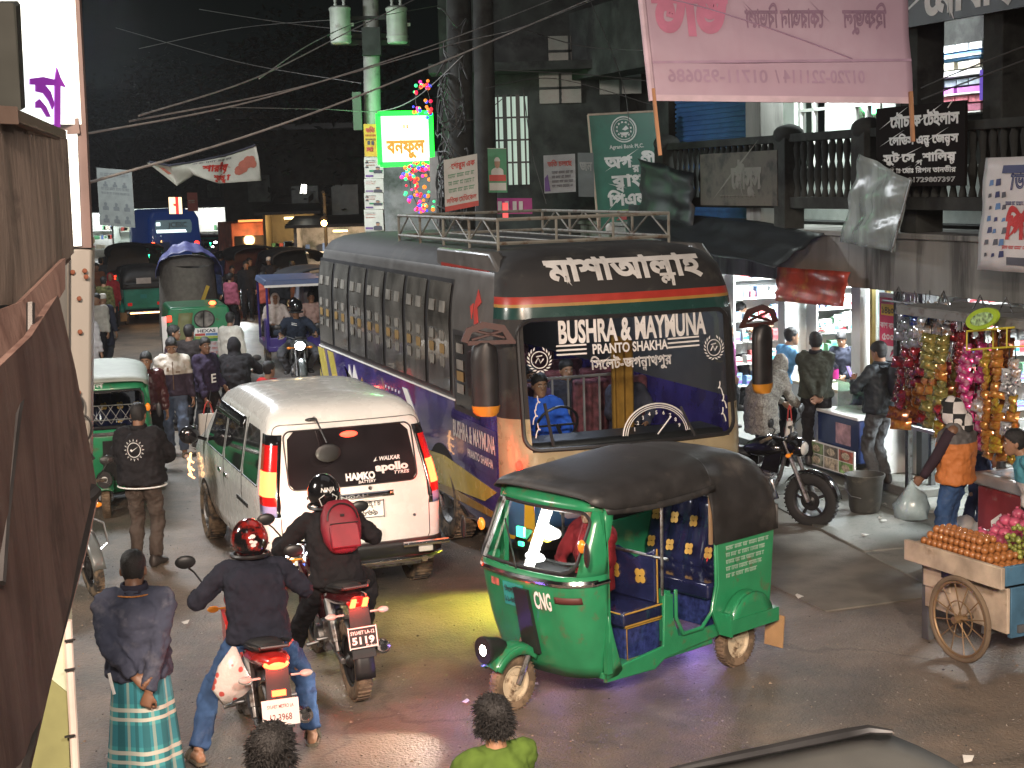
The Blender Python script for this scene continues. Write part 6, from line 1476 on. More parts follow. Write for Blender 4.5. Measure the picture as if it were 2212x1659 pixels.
b=MB();b.box((0,-.02,1.9),(1.5,.05,.4));b.build('rear_window',m_dglass,t)
b=MB()
for i in range(3):b.prism([(-.72+.5*i,1.0),(-.30+.5*i,1.0),(-.30+.5*i,1.5),(-.72+.5*i,1.5)],.03,lambda x,z,w:V((x,-.03-w,z)),i%2)
b.prism([(-.8,.72),(.8,.72),(.8,.95),(-.8,.95)],.03,lambda x,z,w:V((x,-.03-w,z)),1);b.build('painted_panels',[M('painted_cream_panel',(.6,.5,.35),.5,var=.4,vs=9),M('painted_ochre_panel',(.5,.28,.08),.5,var=.5,vs=9)],t)
b=MB();b.box((.95,-.1,1.3),(.14,.1,1.4));b.build('side_lamp',glow('orange_lit_strip',(1,.45,.12),3.0),t);b=MB();b.box((0,-.1,2.66),(1.2,.1,.08));b.build('top_lamp',glow('orange_top_strip',(1,.35,.1),1.5),t)
for s in(-1,1):
 wheel(t,'wheel',s*.7,.6,.4,.25,m_rubber,m_steel)
lamp('POINT','lorry_light',(0,-1.2,1.9),130,(1,.55,.22),.2,parent=t)
t=thing('blue_bus','blue bus driving away with a white lit destination panel','bus',((391-1106)/3300*70,70,0),-20)
Lb=[(.4,1.15,0,8,.2,.3,.05,.1),(1.6,1.2,.02,8,.2,.3,.05,.1),(2.6,1.15,.08,8,.2,.3,.05,.1),(2.9,1.0,.2,7.8,.25,.3,.05,.1),(3.0,.8,.5,7.5,.25,.3,.05,.1)]
b=MB();shell(b,Lb,[.4,.8,1.2,1.6,2.1,2.6,2.8,2.9,3.0],lambda*a:0,top=0,bottom=0);b.build('body',M('bus_blue_with_glow',(.02,.06,.24),.35,coat=.4,emit=.12,ecol=(.02,.10,.5)),t)  # paint glows faintly so the far bus looks lit
f=endfn(Lb,0,.01);b=MB();patch(b,f,-.85,.80,1.95,2.55,8,4,.06);w=b.build('rear_window',M('lit_bus_window',(.1,.16,.2),.3,emit=.25,ecol=(.25,.4,.45)),t)
b=MB();g=lambda u,v,w=0.:f(u,v,.02+w);write(b,'JCESC',g,.15,2.22,.85,.22,1,offset=.02);b.prism([(-.8,1.98),(.55,1.98),(.5,2.1),(-.8,2.12)],.01,g,0);b.prism([(-.8,2.3),(-.62,2.3),(-.62,2.45),(-.8,2.45)],.01,g,0);b.build('lettering',[glow('white_lit_strip',(.85,1,1),2.2),M('grey_bus_letters',(.3,.35,.36),.5)],w)
for s in(-1,1):b=MB();b.sph(f(s*.98,1.45),(.12,.05,.12),10,8);b.build('tail_lamp',m_red_hot if s<0 else m_red_on,t)
for s in(-1,1):b=MB();b.prism([(s*.5-.25,1.1),(s*.5+.25,1.1),(s*.5+.25,1.55),(s*.5-.25,1.55)],.02,lambda u,v,w:f(u,v,w));b.build('rear_panel',M('bus_panel_blue',(.03,.12,.36),.35),t)
wheel(t,'wheel',-.95,2,.45,.28,m_rubber,m_steel);wheel(t,'wheel',.95,2,.45,.28,m_rubber,m_steel)
for i,(px,Y,w,h,l)in enumerate(((150,100,12,6,'dark low house at the far left'),(300,125,16,8,'dark block behind the hanging poster board'),(480,120,14,7,'dark block at the end of the street'),(690,70,8,7,'dark corner house behind the orange lamp'),(760,58,5,6,'dark house behind the pale pole'))):
 X=(px-1106)/3300*Y;t=thing('distant_house',l,'house',(X,Y,0),group='dark houses at the end of the street');b=MB();b.box((0,3,h/2),(w,6,h));b.build('wall',m_dconc,t);b=MB();b.box((0,3,h+.1),(w+.4,6.4,.2));b.build('roof',m_blk,t)
 for k in range(3):b=MB();b.box((-w*.3+w*.3*k,-.03,h*.55),(1.0,.06,1.2));b.build('window',M('dull_window_glass',(.05,.07,.06),.3,var=.6,vs=3),t)
# ------ the big vehicles
BUSP,BUSY=(1.20,14.66,0),160.4
bus=make_bus('black and purple passenger bus with white lettering on its windscreen and roof front',BUSP,BUSY)
lamp('POINT','cab_light',(0,-2.0,2.5),34,(.75,.82,1),.2,parent=bus)
lamp('POINT','cab_light',(.3,-4.5,2.5),24,(.9,.9,1),.2,parent=bus)
lamp('SPOT','fog_light',(1.05,.20,.62),380,(.80,.86,.06),.05,(1.95,.5,0),80,bus,1.0)
van=make_van('pearl white van with lit brake lamps and tinted rear window',(-1.46,13.80,0),-20.5)
for s in(-1,1):lamp('POINT','brake_light',(s*.86,-.18,1.18),13.0,(1,.05,.02),.08,parent=van)
lamp('POINT','brake_light',(.98,.25,1.2),.6,(1,.18,.05),.08,parent=van)
cng=make_cng('green auto rickshaw with a black hood and open side, crossing in front of the bus',(-.06,10.86,0),-131)
cng_steering(cng);cng.scale=(.92,.95,1)
b=MB();fL=sidefn(Lcng,-1)
cf=lambda u,v,w=0.:V((u,endy(Lcng,v,u,1)+.010+w,v));cr=lambda u,v,w=0.:cf(-u,v,w)
write(b,'CNG',cr,.28,.79,.17,.125,offset=.03,narrow=.7);b.build('front_lettering',m_white,cng)
b=MB();b.prism([(-.16,.76),(.08,.76),(.08,.94),(-.16,.94)],.008,cr);pl=b.build('front_plate',m_teal,cng);b=MB();g=lambda u,v,w=0.:cr(u,v,.012+w);write(b,'সিলেট-থ',g,-.04,.87,.18,.035,stroke=.03);write(b,'১১-৬৪০৩',g,-.04,.79,.2,.045,stroke=.03);b.build('lettering',m_blk,pl)
b=MB();patch(b,cr,-.34,-.22,.885,.94,5,2);b.build('round_sticker',M('red_white_sticker',(.45,.16,.12),.5,var=.6,vs=20),cng)
b=MB();patch(b,cr,.40,.585,.85,.90,8,2);b.build('dark_badge',M('faded_red_badge',(.10,.03,.025),.6),cng,solid=.004)
b=MB();gs=lambda u,v,w=0.:V((-(.637+w),-u,v))
for k in range(5):scribble(b,gs,1.80,2.34-.03*k,.98-.055*k,.034,0,k)
b.build('side_lettering',M('worn_white_letters',(.30,.40,.33),.6),cng)
b=MB();b.sph((-.22,-.22,1.33),(.10,.03,.055),16,9);b.sph((-.08,-.20,1.13),(.11,.04,.035),16,9);b.build('screen_reflection_glow',glow('glaring_screen_reflection',(1,.95,.88),14),cng,bevel=.01)  # glowing ovals stand in for bright reflections on the windscreen
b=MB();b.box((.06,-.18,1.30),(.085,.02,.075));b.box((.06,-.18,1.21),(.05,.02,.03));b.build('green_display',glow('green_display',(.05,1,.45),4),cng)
lamp('POINT','cab_front_fill_light',(-.14,-.34,1.30),22.0,(1,.93,.85),.06,parent=cng)  # fill added behind the windscreen to brighten the cab
lamp('POINT','cabin_fill_light',(0,-1.3,1.58),8,(.95,.97,1),.05,parent=cng)  # added fill that lifts the dark seats
lamp('SPOT','head_light',(0,.32,.50),160,(1,.88,.75),.06,None,70,cng).rotation_euler=(R(76),0,0)
for y,p in((-.45,1.2),(-1.2,1.5),(-2.1,2.5)):lamp('POINT','underglow_light',(0,y,.17),p,(.42,.26,1),.03,parent=cng)
lamp('POINT','underglow_light',(.4,-2.55,.3),5,(.35,.18,1),.03,parent=cng);lamp('POINT','underglow_light',(.3,.3,.3),3,(.3,.18,1),.03,parent=cng)
# ------ riders in front
m_redfair=M('red_fairing',(.45,.02,.015),.22,coat=.5)
def rider_pose(lf=None,rf=None,**k):
 P=dict(pelvis=(0,-.26,.85),waist=(0,-.255,.98),chest=(0,-.18,1.14),neck=(0,-.105,1.31),head=(0,-.065,1.45),shL=(-.18,-.12,1.265),shR=(.18,-.12,1.265),hiL=(-.095,-.22,.83),hiR=(.095,-.22,.83),wrL=(-.33,.19,1.06),wrR=(.33,.19,1.06),hdL=(.1,.9,-.35),hdR=(-.1,.9,-.35),pmL=(0,-.3,-.9),pmR=(0,-.3,-.9),pelL=(-1,-.3,-.9),pelR=(1,-.3,-.9),anL=lf or(-.20,-.10,.36),anR=rf or(.20,-.10,.36),knL=(-.7,1,.1),knR=(.7,1,.1))
 P.update(k);return P
def world_of(t,p):bpy.context.view_layer.update();return t.matrix_world@V(p)
B1,Y1=V((-1.87,10.40,0)),-19.
bike1=make_bike('red motorcycle with a white rear plate and a shopping bag on its side',B1,Y1,m_redfair,tail=m_red_hot,accent=m_redfair)
number_plate(bike1,(0,-.985,.52),.24,.17,-.22,m_white,M('maroon_letters',(.12,.02,.02),.5),[('SYLHET METRO LA',0,.03,.022,.17,dict(offset=.01)),('12-3968',0,-.05,.042,.14,dict(offset=.01))],border=False)
b=MB();b.box((0,-.955,.64),(.09,.02,.035));b.build('plate_lamp',m_red_hot,bike1)
m_navy=cloth('navy_padded_cloth',(.018,.02,.032));m_denim=cloth('blue_denim',(.035,.075,.17),dirt=(.07,.11,.2),dt=.55,ds=6);m_gdenim=cloth('grey_denim',(.10,.105,.12),dirt=(.16,.16,.17),dt=.55,ds=6)
p1,i1=person('motorcycle rider in a navy jacket, blue jeans and a red patterned helmet',B1,Y1,rider_pose((-.46,-.33,.10),(.33,-.28,.10),head=(0,-.08,1.445),chest=(0,-.20,1.14),wrL=(-.35,.18,1.05)),1.70,SKIN,('helmet',M('red_black_helmet',(.30,.015,.012),.12,coat=.8,dirt=(.008,.008,.009),dt=.40,ds=7)),'jacket',m_navy,'jeans',m_denim,'sandals',vox=.0085,curl=dict(L=1.25,R=1.25),collar=m_navy,build=1.08,hp=4)
b=MB();H=i1['H'];hf=lambda u,v,w=0.:H((u,-.149*math.sqrt(max(.1,1-(u/.128)**2-((v-.012)/.15)**2))-.008-w,v))
for k,(u,v,q)in enumerate(((0,.06,.02),(-.012,.025,.016),(.014,.02,.016),(0,.0,.02))):b.prism([(u+q*math.cos(a),v+q*.7*math.sin(a))for a in[i*.9 for i in range(7)]],.003,hf)
b.build('helmet_emblem',m_letter,i1['helmet'])
b=MB();b.tube([(0,0,.30),(-.03,0,.14),(-.04,0,.0),(0,0,-.10)],[.02,.12,.165,.14],14,flat=.32);b.v=[(x+.012*math.sin(z*40),y+.012*math.sin(z*31+x*20),z)for x,y,z in b.v]
bag=b.build('plastic_bag',Nodes('printed_white_bag').m,smooth=180,loc=B1+Matrix.Rotation(-R(Y1),3,'Z')@V((-.215,-.60,.62)),rz=-R(Y1));bag.scale=(.78,.8,.85);N=None
def fixbag():
 m=MATS['printed_white_bag'];N=Nodes.__new__(Nodes);N.m=m;N.nt=m.node_tree;N.b=m.node_tree.nodes['Principled BSDF'];N.tc=[n for n in m.node_tree.nodes if n.type=='TEX_COORD'][0]
 v=N.n('ShaderNodeTexVoronoi');v.inputs['Scale'].default_value=9;N.l(N.tc.outputs['Object'],v.inputs['Vector']);N.bump(N.noise(14,4),.5,.02);N.out(N.mix(N.rng(v.outputs['Distance'],.22,.26),(.45,.08,.07),(.55,.53,.5)),.35)
fixbag();tag(bag,'white plastic bag with red print hanging from the red motorcycle','bag')
B2,Y2=V((-1.47,11.83,0)),-20.
m_dkred=M('dark_red_black_paint',(.06,.008,.01),.15,coat=.7)
bike2=make_bike('black and dark red motorcycle with twin bright tail lamps and a black plate',B2,Y2,m_dkred,tail=m_red_off,tyre=m_brownrub,lean=-2)
b=MB()
for s in(-1,1):b.prism([(s*.045-.025,.79),(s*.045+.012,.79),(s*.045+.03,.85),(s*.045-.005,.85)],.03,lambda x,z,w:V((x,-.925-w,z)))
b.build('lit_tail_lamp',m_red_hot,bike2)
lamp('POINT','tail_light',(0,-1.1,.86),14,(1,.04,.02),.05,parent=bike2);lamp('POINT','tail_light',(0,-1.1,.86),10,(1,.05,.02),.05,parent=bike1)
number_plate(bike2,(0,-.985,.57),.23,.165,-.2,m_blk,m_white,[('SYLHET LA-12',0,.025,.025,.18,dict(offset=.02)),('5119',0,-.045,.05,.17,dict(offset=.04)),('Pulsar',.06,-.074,.02,.09,dict(offset=.01,shear=.2))])
b=MB();b.sph((-.20,.50,.90),(.07,.03,.025),10,7);b.sph((-.15,.52,.96),(.03,.03,.03),8,6);b.build('lit_pilot_lamp',glow('white_pilot_lamp',(.95,.98,1),25),bike2)
b=MB();b.sph((-.20,.42,.82),.013,8,6);b.build('blue_pilot_lamp',glow('blue_pilot_lamp',(.05,.15,1),20),bike2)
lamp('SPOT','head_light',(0,.70,.90),70,(1,.97,.72),.05,None,100,bike2).rotation_euler=(R(82),0,0)
m_blkj=cloth('black_jacket_cloth',(.014,.013,.015));m_blktr=cloth('black_trousers_cloth',(.016,.015,.017))
p2,i2=person('motorcycle rider in black with a red backpack and glossy black helmet',B2,Y2,rider_pose((-.35,.20,.10),(.22,-.12,.34),head=(0,-.06,1.455)),1.72,SKIN,'helmet','jacket',m_blkj,'trousers',m_blktr,'shoes',vox=.0085,curl=dict(L=1.25,R=1.25),collar=m_blkj)
b=MB();H2=i2['H'];hf=lambda u,v,w=0.:H2((u,-.149*math.sqrt(max(.1,1-(u/.128)**2-((v-.012)/.15)**2))-.008-w,v));write(b,'NINJA',hf,0,.05,.11,.032,offset=.02,shear=.3)
for e in(-1,1):b.tube([hf(e*.05,-.06,.002),hf(e*.07,0,.002),hf(e*.03,.03,.002)],.004,4)
b.build('helmet_lettering',m_letter,i2['helmet'])
def backpack(info,base,yaw,s,mat,trim,label,w=.155,h=.42,d=.13):
 ch,lat,up,fw,g=info['ch'],info['lat'],info['up'],info['fw'],info['g']
 c=ch-fw*(.165*g+d*.35);t=MB()
 def sec(v):
  k=math.sin(math.pi*min(1,max(0,v)))**.28
  return[c+up*(h*(v-.42))+lat*w*k*math.copysign(abs(math.cos(a))**.6,math.cos(a))-fw*(d*.62*k*math.copysign(abs(math.sin(a))**.6,math.sin(a)))for a in[2*math.pi*i/20 for i in range(20)]]
 t.loft([sec(v)for v in(.0,.02,.08,.25,.5,.75,.9,.97,1.0)]);o=t.build('backpack',mat,None,smooth=60);o.location,o.rotation_euler,o.scale=base,(0,0,-R(yaw)),(s,s,s);tag(o,label,'backpack')
 t=MB();q=lambda u,v,l=0.:c+lat*u+up*(h*(v-.42))-fw*(d*.62+.012+l);t.loft([[q(w*.72*x,v,l)for x,v in((-1,.06),(1,.06),(1,.45),(.8,.52),(-.8,.52),(-1,.45))]for l in(-.02,.025)]);t.build('front_pocket',mat,o,bevel=.012)
 t=MB();t.tube([q(w*.75*math.cos(a),.58+.30*math.sin(a),-.0)for a in[math.pi*i/12 for i in range(13)]],.006,5);t.tube([q(-w*.7,.50,.028),q(w*.7,.50,.028)],.005,5);t.box(q(0,.66,.004),(.03,.012,.018));t.build('zip',trim,o)
 for e in(-1,1):
  t=MB();t.tube([c+lat*e*w*.55+up*h*.5,info['P']['neck']+lat*e*.10+up*.035-fw*.04,info['P']['sh'+('R' if e>0 else 'L')]-lat*e*.045+up*.075+fw*.02,ch+lat*e*.15+fw*.14],.022,6,flat=.4);t.build('shoulder_strap',mat,o)
 return o
p2.rotation_euler[1]=R(-2)
backpack(i2,B2,Y2,i2['s'],M('red_nylon',(.20,.012,.025),.5,bump=.3,bs=260,var=.25),m_blk,'dark red backpack on the black clad motorcycle rider')
# ------ people on the road, near
def plaid():
 N=Nodes('teal_plaid_cotton');x=N.xyz();z=x['Z'];an=N.math('ARCTAN2',x['X'],x['Y'])
 def stripes(v,f,ph,w):return N.rng(N.math('ABSOLUTE',N.math('SUBTRACT',N.math('FRACT',N.math('ADD',N.math('MULTIPLY',v,f),ph)),.5)),w*.9,w,1,0)
 base=N.mix(stripes(z,3.6,.1,.26),(.03,.20,.25),(.05,.30,.33));base=N.mix(N.math('MULTIPLY',stripes(an,1.5,.2,.20),.75),base,(.015,.10,.12));base=N.mix(N.math('MULTIPLY',stripes(an,1.5,.62,.09),.55),base,(.36,.40,.32))
 w1=N.math('MAXIMUM',stripes(z,3.6,.0,.05),stripes(z,3.6,.22,.045));base=N.mix(N.math('MULTIPLY',w1,.85),base,(.52,.52,.45));N.bump(N.noise(300,2),.2,.004);return N.out(base,.85)
p3,i3=person('man in a faded navy jacket and teal plaid lungi with hands clasped behind him',(-2.39,9.28,0),-4,dict(wrL=(.0,-.185,.93),wrR=(.085,-.20,.83),hdL=(.45,-.1,-.35),hdR=(-.25,-.12,-.9),pmL=(0,-.8,.4),pmR=(.2,.9,0),pelL=(-1,-.75,0),pelR=(1,-.75,0),head=(-.005,.03,1.565),shL=(-.19,-.03,1.38),shR=(.19,-.03,1.38)),1.66,SKIN2,'cropped','jacket',cloth('faded_navy_cotton',(.045,.052,.082),dirt=(.085,.09,.12),dt=.52,ds=7),'lungi',plaid(),'sandals',vox=.0075,hp=12,curl=.9,build=1.05,collar=cloth('navy_collar',(.03,.03,.05)))
b=MB();P=i3['P'];b.tube([P['neck']+i3['up']*-.012+i3['lat']*.115*math.cos(a)+i3['fw']*.10*math.sin(a)for a in[R(180+180*i/12)for i in range(13)]],.009,6,flat=.5);b.build('orange_piping',cloth('orange_piping_cloth',(.42,.17,.05)),i3['top'])
b=MB();f=on_back(i3);b.tube([f(-.165,-.30,.03),f(-.15,-.37,.035),f(-.135,-.43,.04)],.010,5);b.build('pocket_zip',m_white,i3['top'])
p4,i4=person('man in a black bomber jacket with a ring emblem on the back and brown trousers',(-3.86,15.57,0),4,dict(wrL=(-.13,.26,1.06),wrR=(.13,.26,1.06),hdL=(.4,.8,.2),hdR=(-.4,.8,.2),pelL=(-1.3,-.6,-.2),pelR=(1.3,-.6,-.2)),1.70,SKIN2,'cropped','jacket',m_blkj,'trousers',cloth('brown_trousers_cloth',(.065,.05,.042)),'shoes',vox=.010,build=1.28,curl=.8,collar=m_blkj,hp=10)
b=MB();f=on_back(i4);e4=lambda u,v,w=0.:f(u,v-.0,.035+w)
for i in range(16):a=R(22.5*i);b.prism([(.015+.075*q*math.cos(a+t),.02+.085*q*math.sin(a+t))for q,t in((1.0,-.12),(1.38,.0),(1.0,.12),(1.22,.0))],.003,e4)
b.tube([e4(.015+.066*math.cos(a),.02+.075*math.sin(a))for a in[2*math.pi*i/22 for i in range(23)]],.004,4);b.prism([(-.025,.02),(-.01,.0),(.06,.055),(.0,.018),(-.012,.03)],.004,e4)
b.build('ring_emblem',m_letter,i4['top'])
b=MB();P=i4['P'];b.tube([P['pelvis']-V((0,0,.075))+i4['lat']*.245*math.cos(a)+i4['fw']*.185*math.sin(a)for a in[2*math.pi*i/24 for i in range(25)]],.016,6,flat=.5);b.build('shirt_hem',m_white,i4['top'])
m_lime=cloth('green_tshirt_cloth',(.065,.11,.018))
p5,i5=person('boy in a lime green shirt with thick black hair at the bottom edge',(-.13,6.80,0),-28,dict(wrL=(-.10,.30,1.10),wrR=(.06,.30,1.06),hdL=(.2,.9,.3),hdR=(-.5,.8,.2),pelL=(-1,-.5,-.3)),1.49,SKIN,'bushy','shirt',m_lime,'trousers',m_blktr,'sandals',vox=.008,sleeves='half',curl=.8)
b=MB();b.box((0,0,0),(.075,.15,.01));ph=b.build('phone',m_blk,None,bevel=.006,loc=gp(1022,1655,1.16),rz=.4);b=MB();b.box((0,0,.0055),(.066,.135,.001));b.build('screen',glow('blue_phone_screen',(.35,.6,1),1.2),ph);tag(ph,'phone with a glowing blue screen held by the boy in lime green','phone')
p6,i6=person('dark haired person at the bottom edge below the red motorcycle',(-1.05,6.12,0),12,{},1.63,SKIN,'bushy','shirt',m_darkcloth,'trousers',m_blktr,'sandals',vox=.010)
t=thing('rickshaw_hood','grey canvas hood with a dark rim poking in at the lower right edge','hood',(0,0,0))
hz=lambda px,py,z:gp(px,py,z)
Z_=1.80
b=MB();rows=[]
for k in range(13):
 v=k/12;px,py=1450+640*v,1672-92*min(1,v/.70)+(88*((v-.70)/.30)**1.3 if v>.70 else 0)
 rows.append([hz(px+40*u,py+330*u,Z_)+V((0,0,.05*math.sin(math.pi*u)*math.sin(math.pi*v)-.10*u*u))for u in[i/8 for i in range(9)]])
b.loft(rows,cap=False,closed=False);b.build('canvas',M('grey_canvas',(.055,.056,.052),.75,var=.2,vs=4,bump=.15,bs=120),t,solid=.03,smooth=180)
b=MB();b.tube([rows[k][0]+V((0,.012,.008))for k in range(10)],[.012,.016,.02,.022,.022,.024,.026,.026,.022,.010],8);b.build('rim',m_blk,t)
b=MB()
for p_ in(rows[1][4],rows[11][4],rows[6][6]):b.tube([p_-V((0,0,.03)),V((p_.x,p_.y,0))],.03,8)
b.build('hood_frame',m_steel,t)
# ------ left side of the street
c2=dup(cng,gp(232,1118),166,'green auto rickshaw with a pale roof parked behind the cream column',swap={'black_vinyl':M('pale_canvas',(.24,.26,.23),.6,bump=.1,bs=60),'lit_headlamp':m_clearlens,'glaring_screen_reflection':m_blk,'green_display':m_blk})
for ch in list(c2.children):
 if ch.name.split('.')[0]in('screen_reflection_glow','green_display','front_lettering','side_lettering','dark_badge','front_plate','round_sticker'):
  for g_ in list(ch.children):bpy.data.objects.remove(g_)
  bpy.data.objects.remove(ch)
b=MB();wf_=endfn(Lcng,1,.03)
for i in range(9):
 for s in(-1,1):b.tube([wf_(-.5+.125*i+s*.0,1.12),wf_(max(-.52,min(.52,-.5+.125*i+s*.15)),1.32)],.005,4)
b.tube([wf_(-.54,1.32),wf_(.54,1.32)],.008,5);b.build('wire_grille',m_steel,c2)
b=MB();write(b,'সুমন',cr,-.10,1.53,.3,.06,stroke=.02);b.build('roof_lettering',m_white,c2)
m_gbike=M('grey_bike_paint',(.10,.11,.11),.3,coat=.4)
bk=gp(212,1290);lb=make_bike('motorcycle parked nose out below the cream column, with chrome crash bars',bk+V((-.36,.62,0)),150,m_gbike,lean=6)
b=MB()
for s in(-1,1):b.tube([(s*.06,.34,.75),(s*.26,.34,.62),(s*.28,.32,.40),(s*.10,.28,.28)],.015,8)
b.build('crash_bar',m_chrome,lb)
m_whtop=Nodes('white_and_plum_jacket');N=m_whtop;z=N.xyz()['Z'];N.bump(N.noise(260,2),.2,.004);N.out(N.mix(N.rng(z,1.19,1.20),(.035,.022,.040),(.42,.38,.33)),.8);m_whtop=m_whtop.m
p7,i7=person('young man in a white and plum zip jacket and jeans walking with a phone',(-4.94,22.14,0),168,dict(wrR=(.22,.16,.90),wrL=(-.26,.05,.84),anL=(-.10,.15,.085),anR=(.09,-.15,.11),hdR=(-.1,.7,-.4)),1.74,SKIN,'short','jacket',m_whtop,'jeans',cloth('pale_denim',(.085,.11,.16)),'sandals',face=True,hp=22,vox=.011,collar=cloth('white_collar',(.55,.5,.43)))
b=MB();f=lambda u,v,w=0.:V((u,.148+w,v));b.tube([f(0,.98),f(0,1.2),f(0,1.38)],.006,4);b.prism([(-.10,1.22),(-.04,1.22),(-.04,1.24),(-.10,1.24)],.004,f);b.prism([(.05,1.24),(.09,1.24),(.08,1.30),(.06,1.30)],.004,f);b.build('zip',M('brown_zip',(.16,.10,.06),.5),i7['top'])
b=MB();b.box((0,0,0),(.075,.012,.16));ph=b.build('phone',glow('white_phone_screen',(.9,.95,1),1.1),None,bevel=.005);ph.location=world_of(p7,(.21,.235,.83));ph.rotation_euler=(.5,.7,0);tag(ph,'pale phone in the hand of the man in the white and plum jacket','phone')
p8,i8=person('young man in a dark red leather jacket standing behind the parked rickshaw',(-5.05,21.0,0),160,{},1.66,SKIN,'short','jacket',M('dark_red_leather',(.06,.012,.014),.35,bump=.2,bs=60),'trousers',m_blktr,'shoes',face=True,vox=.011,hp=8,hy=-20)
p9,i9=person('man in a dark purple jacket carrying a white shopping bag',(-4.55,22.6,0),125,dict(wrR=(.25,.22,.82),wrL=(-.25,.12,.95),anL=(-.1,.2,.085),anR=(.1,-.2,.12)),1.68,SKIN2,'short','hoodie',cloth('dark_purple_fleece',(.030,.022,.045)),'trousers',m_blktr,'shoes',face=True,vox=.012,hy=-25)
b=MB();f9=lambda u,v,w=0.:V((-u,.155+w,v));write(b,'E',f9,.0,1.04,.10,.13,offset=.02);b.build('chest_letter',m_white,i9['top'])
def tote(label,hand,yaw,w,h,mat,print_=None):
 b=MB();b.loft([[V((x*w*k,y*d,z))for x,y in((-.5,-.5),(.5,-.5),(.5,.5),(-.5,.5))]for z,k,d in((-h-.18,.9,.10),(-h*.6-.18,1.0,.12),(-.18,.96,.06))],cap=True);t=b.build('shopping_bag',mat,None,bevel=.012);t.location=hand;t.rotation_euler=(0,0,-R(yaw));tag(t,label,'bag')
 for s in(-1,1):b=MB();b.tube([(-w*.25,s*.025,-.2),(-w*.12,s*.015,-.05),(0,0,0),(w*.12,s*.015,-.05),(w*.25,s*.025,-.2)],.007,5);b.build('handle',M('red_bag_handle',(.45,.05,.04),.5),t)
 b=MB();scribble(b,lambda u,v,l=0.:V((u,-.062-l,v)),-w*.3,w*.3,-h*.5-.18,.05,0,3);b.build('print',m_inkr,t)
 return t
tote('white shopping bag with red handles held by the man in purple',world_of(p9,(.27,.28,.80)),160,.30,.38,M('white_bag_paper',(.58,.55,.5),.5))
p10,i10=person('man in a dark brown jacket seen from behind beside the cargo three-wheeler',(-5.15,24.4,0),25,{},1.72,SKIN2,'short','jacket',cloth('dark_brown_cloth',(.022,.018,.018)),'trousers',m_blktr,vox=.013)
p11,i11=person('man in profile half hidden behind the white and plum jacket',(-5.45,24.6,0),80,{},1.70,SKIN,'short','jacket',cloth('plum_cloth',(.04,.02,.03)),'trousers',m_blktr,vox=.013,face=True)
B3,Y3=V((-4.25,23.3,0)),-16.
bike3=make_bike('dark motorcycle with a glaring red tail lamp ahead of the white van',B3,Y3,m_blkgloss,tail=glow('glaring_red_lamp',(1,.12,.06),30))
p12,i12=person('rider in a black hooded top seen from behind ahead of the van',B3,Y3,rider_pose((-.36,.1,.10),(.36,.1,.10)),1.74,SKIN,'hood','hoodie',m_blkj,'trousers',m_blktr,vox=.013,build=1.1)
p13,i13=person('boy in a bright red shirt just beyond the white van roof',(-3.30,20.6,0),40,{},1.52,SKIN,'short','shirt',cloth('bright_red_cloth',(.42,.02,.02)),'trousers',m_blktr,vox=.013,sleeves='half')
B4,Y4=V((-4.12,29.4,0)),168.
bike4=make_bike('motorcycle with a blazing headlamp coming up beside the bus',B4,Y4,m_gbike,head=glow('blazing_headlamp',(.93,.98,1),150))
lamp('SPOT','head_light',(0,.75,.88),160,(.9,.96,1),.06,None,110,bike4).rotation_euler=(R(80),0,0)
p14,i14=person('helmeted rider in a dark jacket coming towards the camera beside the bus',B4,Y4,rider_pose(head=(0,-.02,1.53)),1.74,SKIN,'helmet','jacket',cloth('dark_blue_jacket',(.02,.028,.045)),'trousers',m_gdenim,vox=.013,face=True)
b=MB();b.prism([(-.0,1.22),(.10,1.24),(.10,1.25),(0,1.23)],.004,lambda u,v,w:V((u,.03+w,v)));b.prism([(.0,1.19),(.10,1.21),(.10,1.22),(0,1.20)],.004,lambda u,v,w:V((u,.035+w,v)));b.build('reflective_stripe',m_white,i14['top'])
B5,Y5=V((-8.3,46,0)),165.
bike5=make_bike('distant motorcycle with a white glaring headlamp in the crowd',B5,Y5,m_blkgloss,head=glow('far_glaring_headlamp',(.9,1,1),400))
person('distant dark figure riding the motorcycle with the white glare',B5,Y5,rider_pose(),1.70,SKIN2,'short','jacket',m_blkj,'trousers',m_blktr,vox=.018)
lamp('SPOT','head_light',(0,.8,.9),200,(.9,.98,1),.06,None,100,bike5).rotation_euler=(R(80),0,0)
person('man in a white skull cap and dark robe walking away behind the parked rickshaw',(-8.87,33.3,0),12,dict(anL=(-.1,.2,.085),anR=(.1,-.2,.12),wrR=(.3,-.05,.86)),1.68,SKIN,'skullcap','kurta',cloth('dark_slate_cloth',(.03,.033,.05)),'trousers',cloth('slate_trousers',(.04,.042,.05)),vox=.013)
person('man in a pale long shirt at the far left edge of the street',(-8.05,29.0,0),20,{},1.68,SKIN,'short','kurta',cloth('pale_grey_cloth',(.38,.36,.36)),'trousers',m_blktr,vox=.015)
person('person in a red shawl among the far left crowd',(-11.2,43,0),170,{},1.62,SKIN,'hood','kurta',cloth('crimson_cloth',(.32,.03,.04)),'trousers',m_blktr,vox=.018)
person('person in a mottled green shirt among the far left crowd',(-10.6,40,0),10,{},1.68,SKIN,'short','kurta',cloth('mottled_green_cloth',(.08,.08,.03),var=.6,vs=14),'trousers',m_blktr,vox=.018)
person('man in a dark coat on the far street left of the white capped man',(-7.95,47,0),150,{},1.74,SKIN,'short','jacket',m_blkj,'trousers',m_blktr,vox=.018,face=True)
person('man in a white skull cap facing the camera on the far street',(-7.35,47,0),175,{},1.76,SKIN,'skullcap','jacket',m_darkcloth,'trousers',m_blktr,vox=.018,face=True)
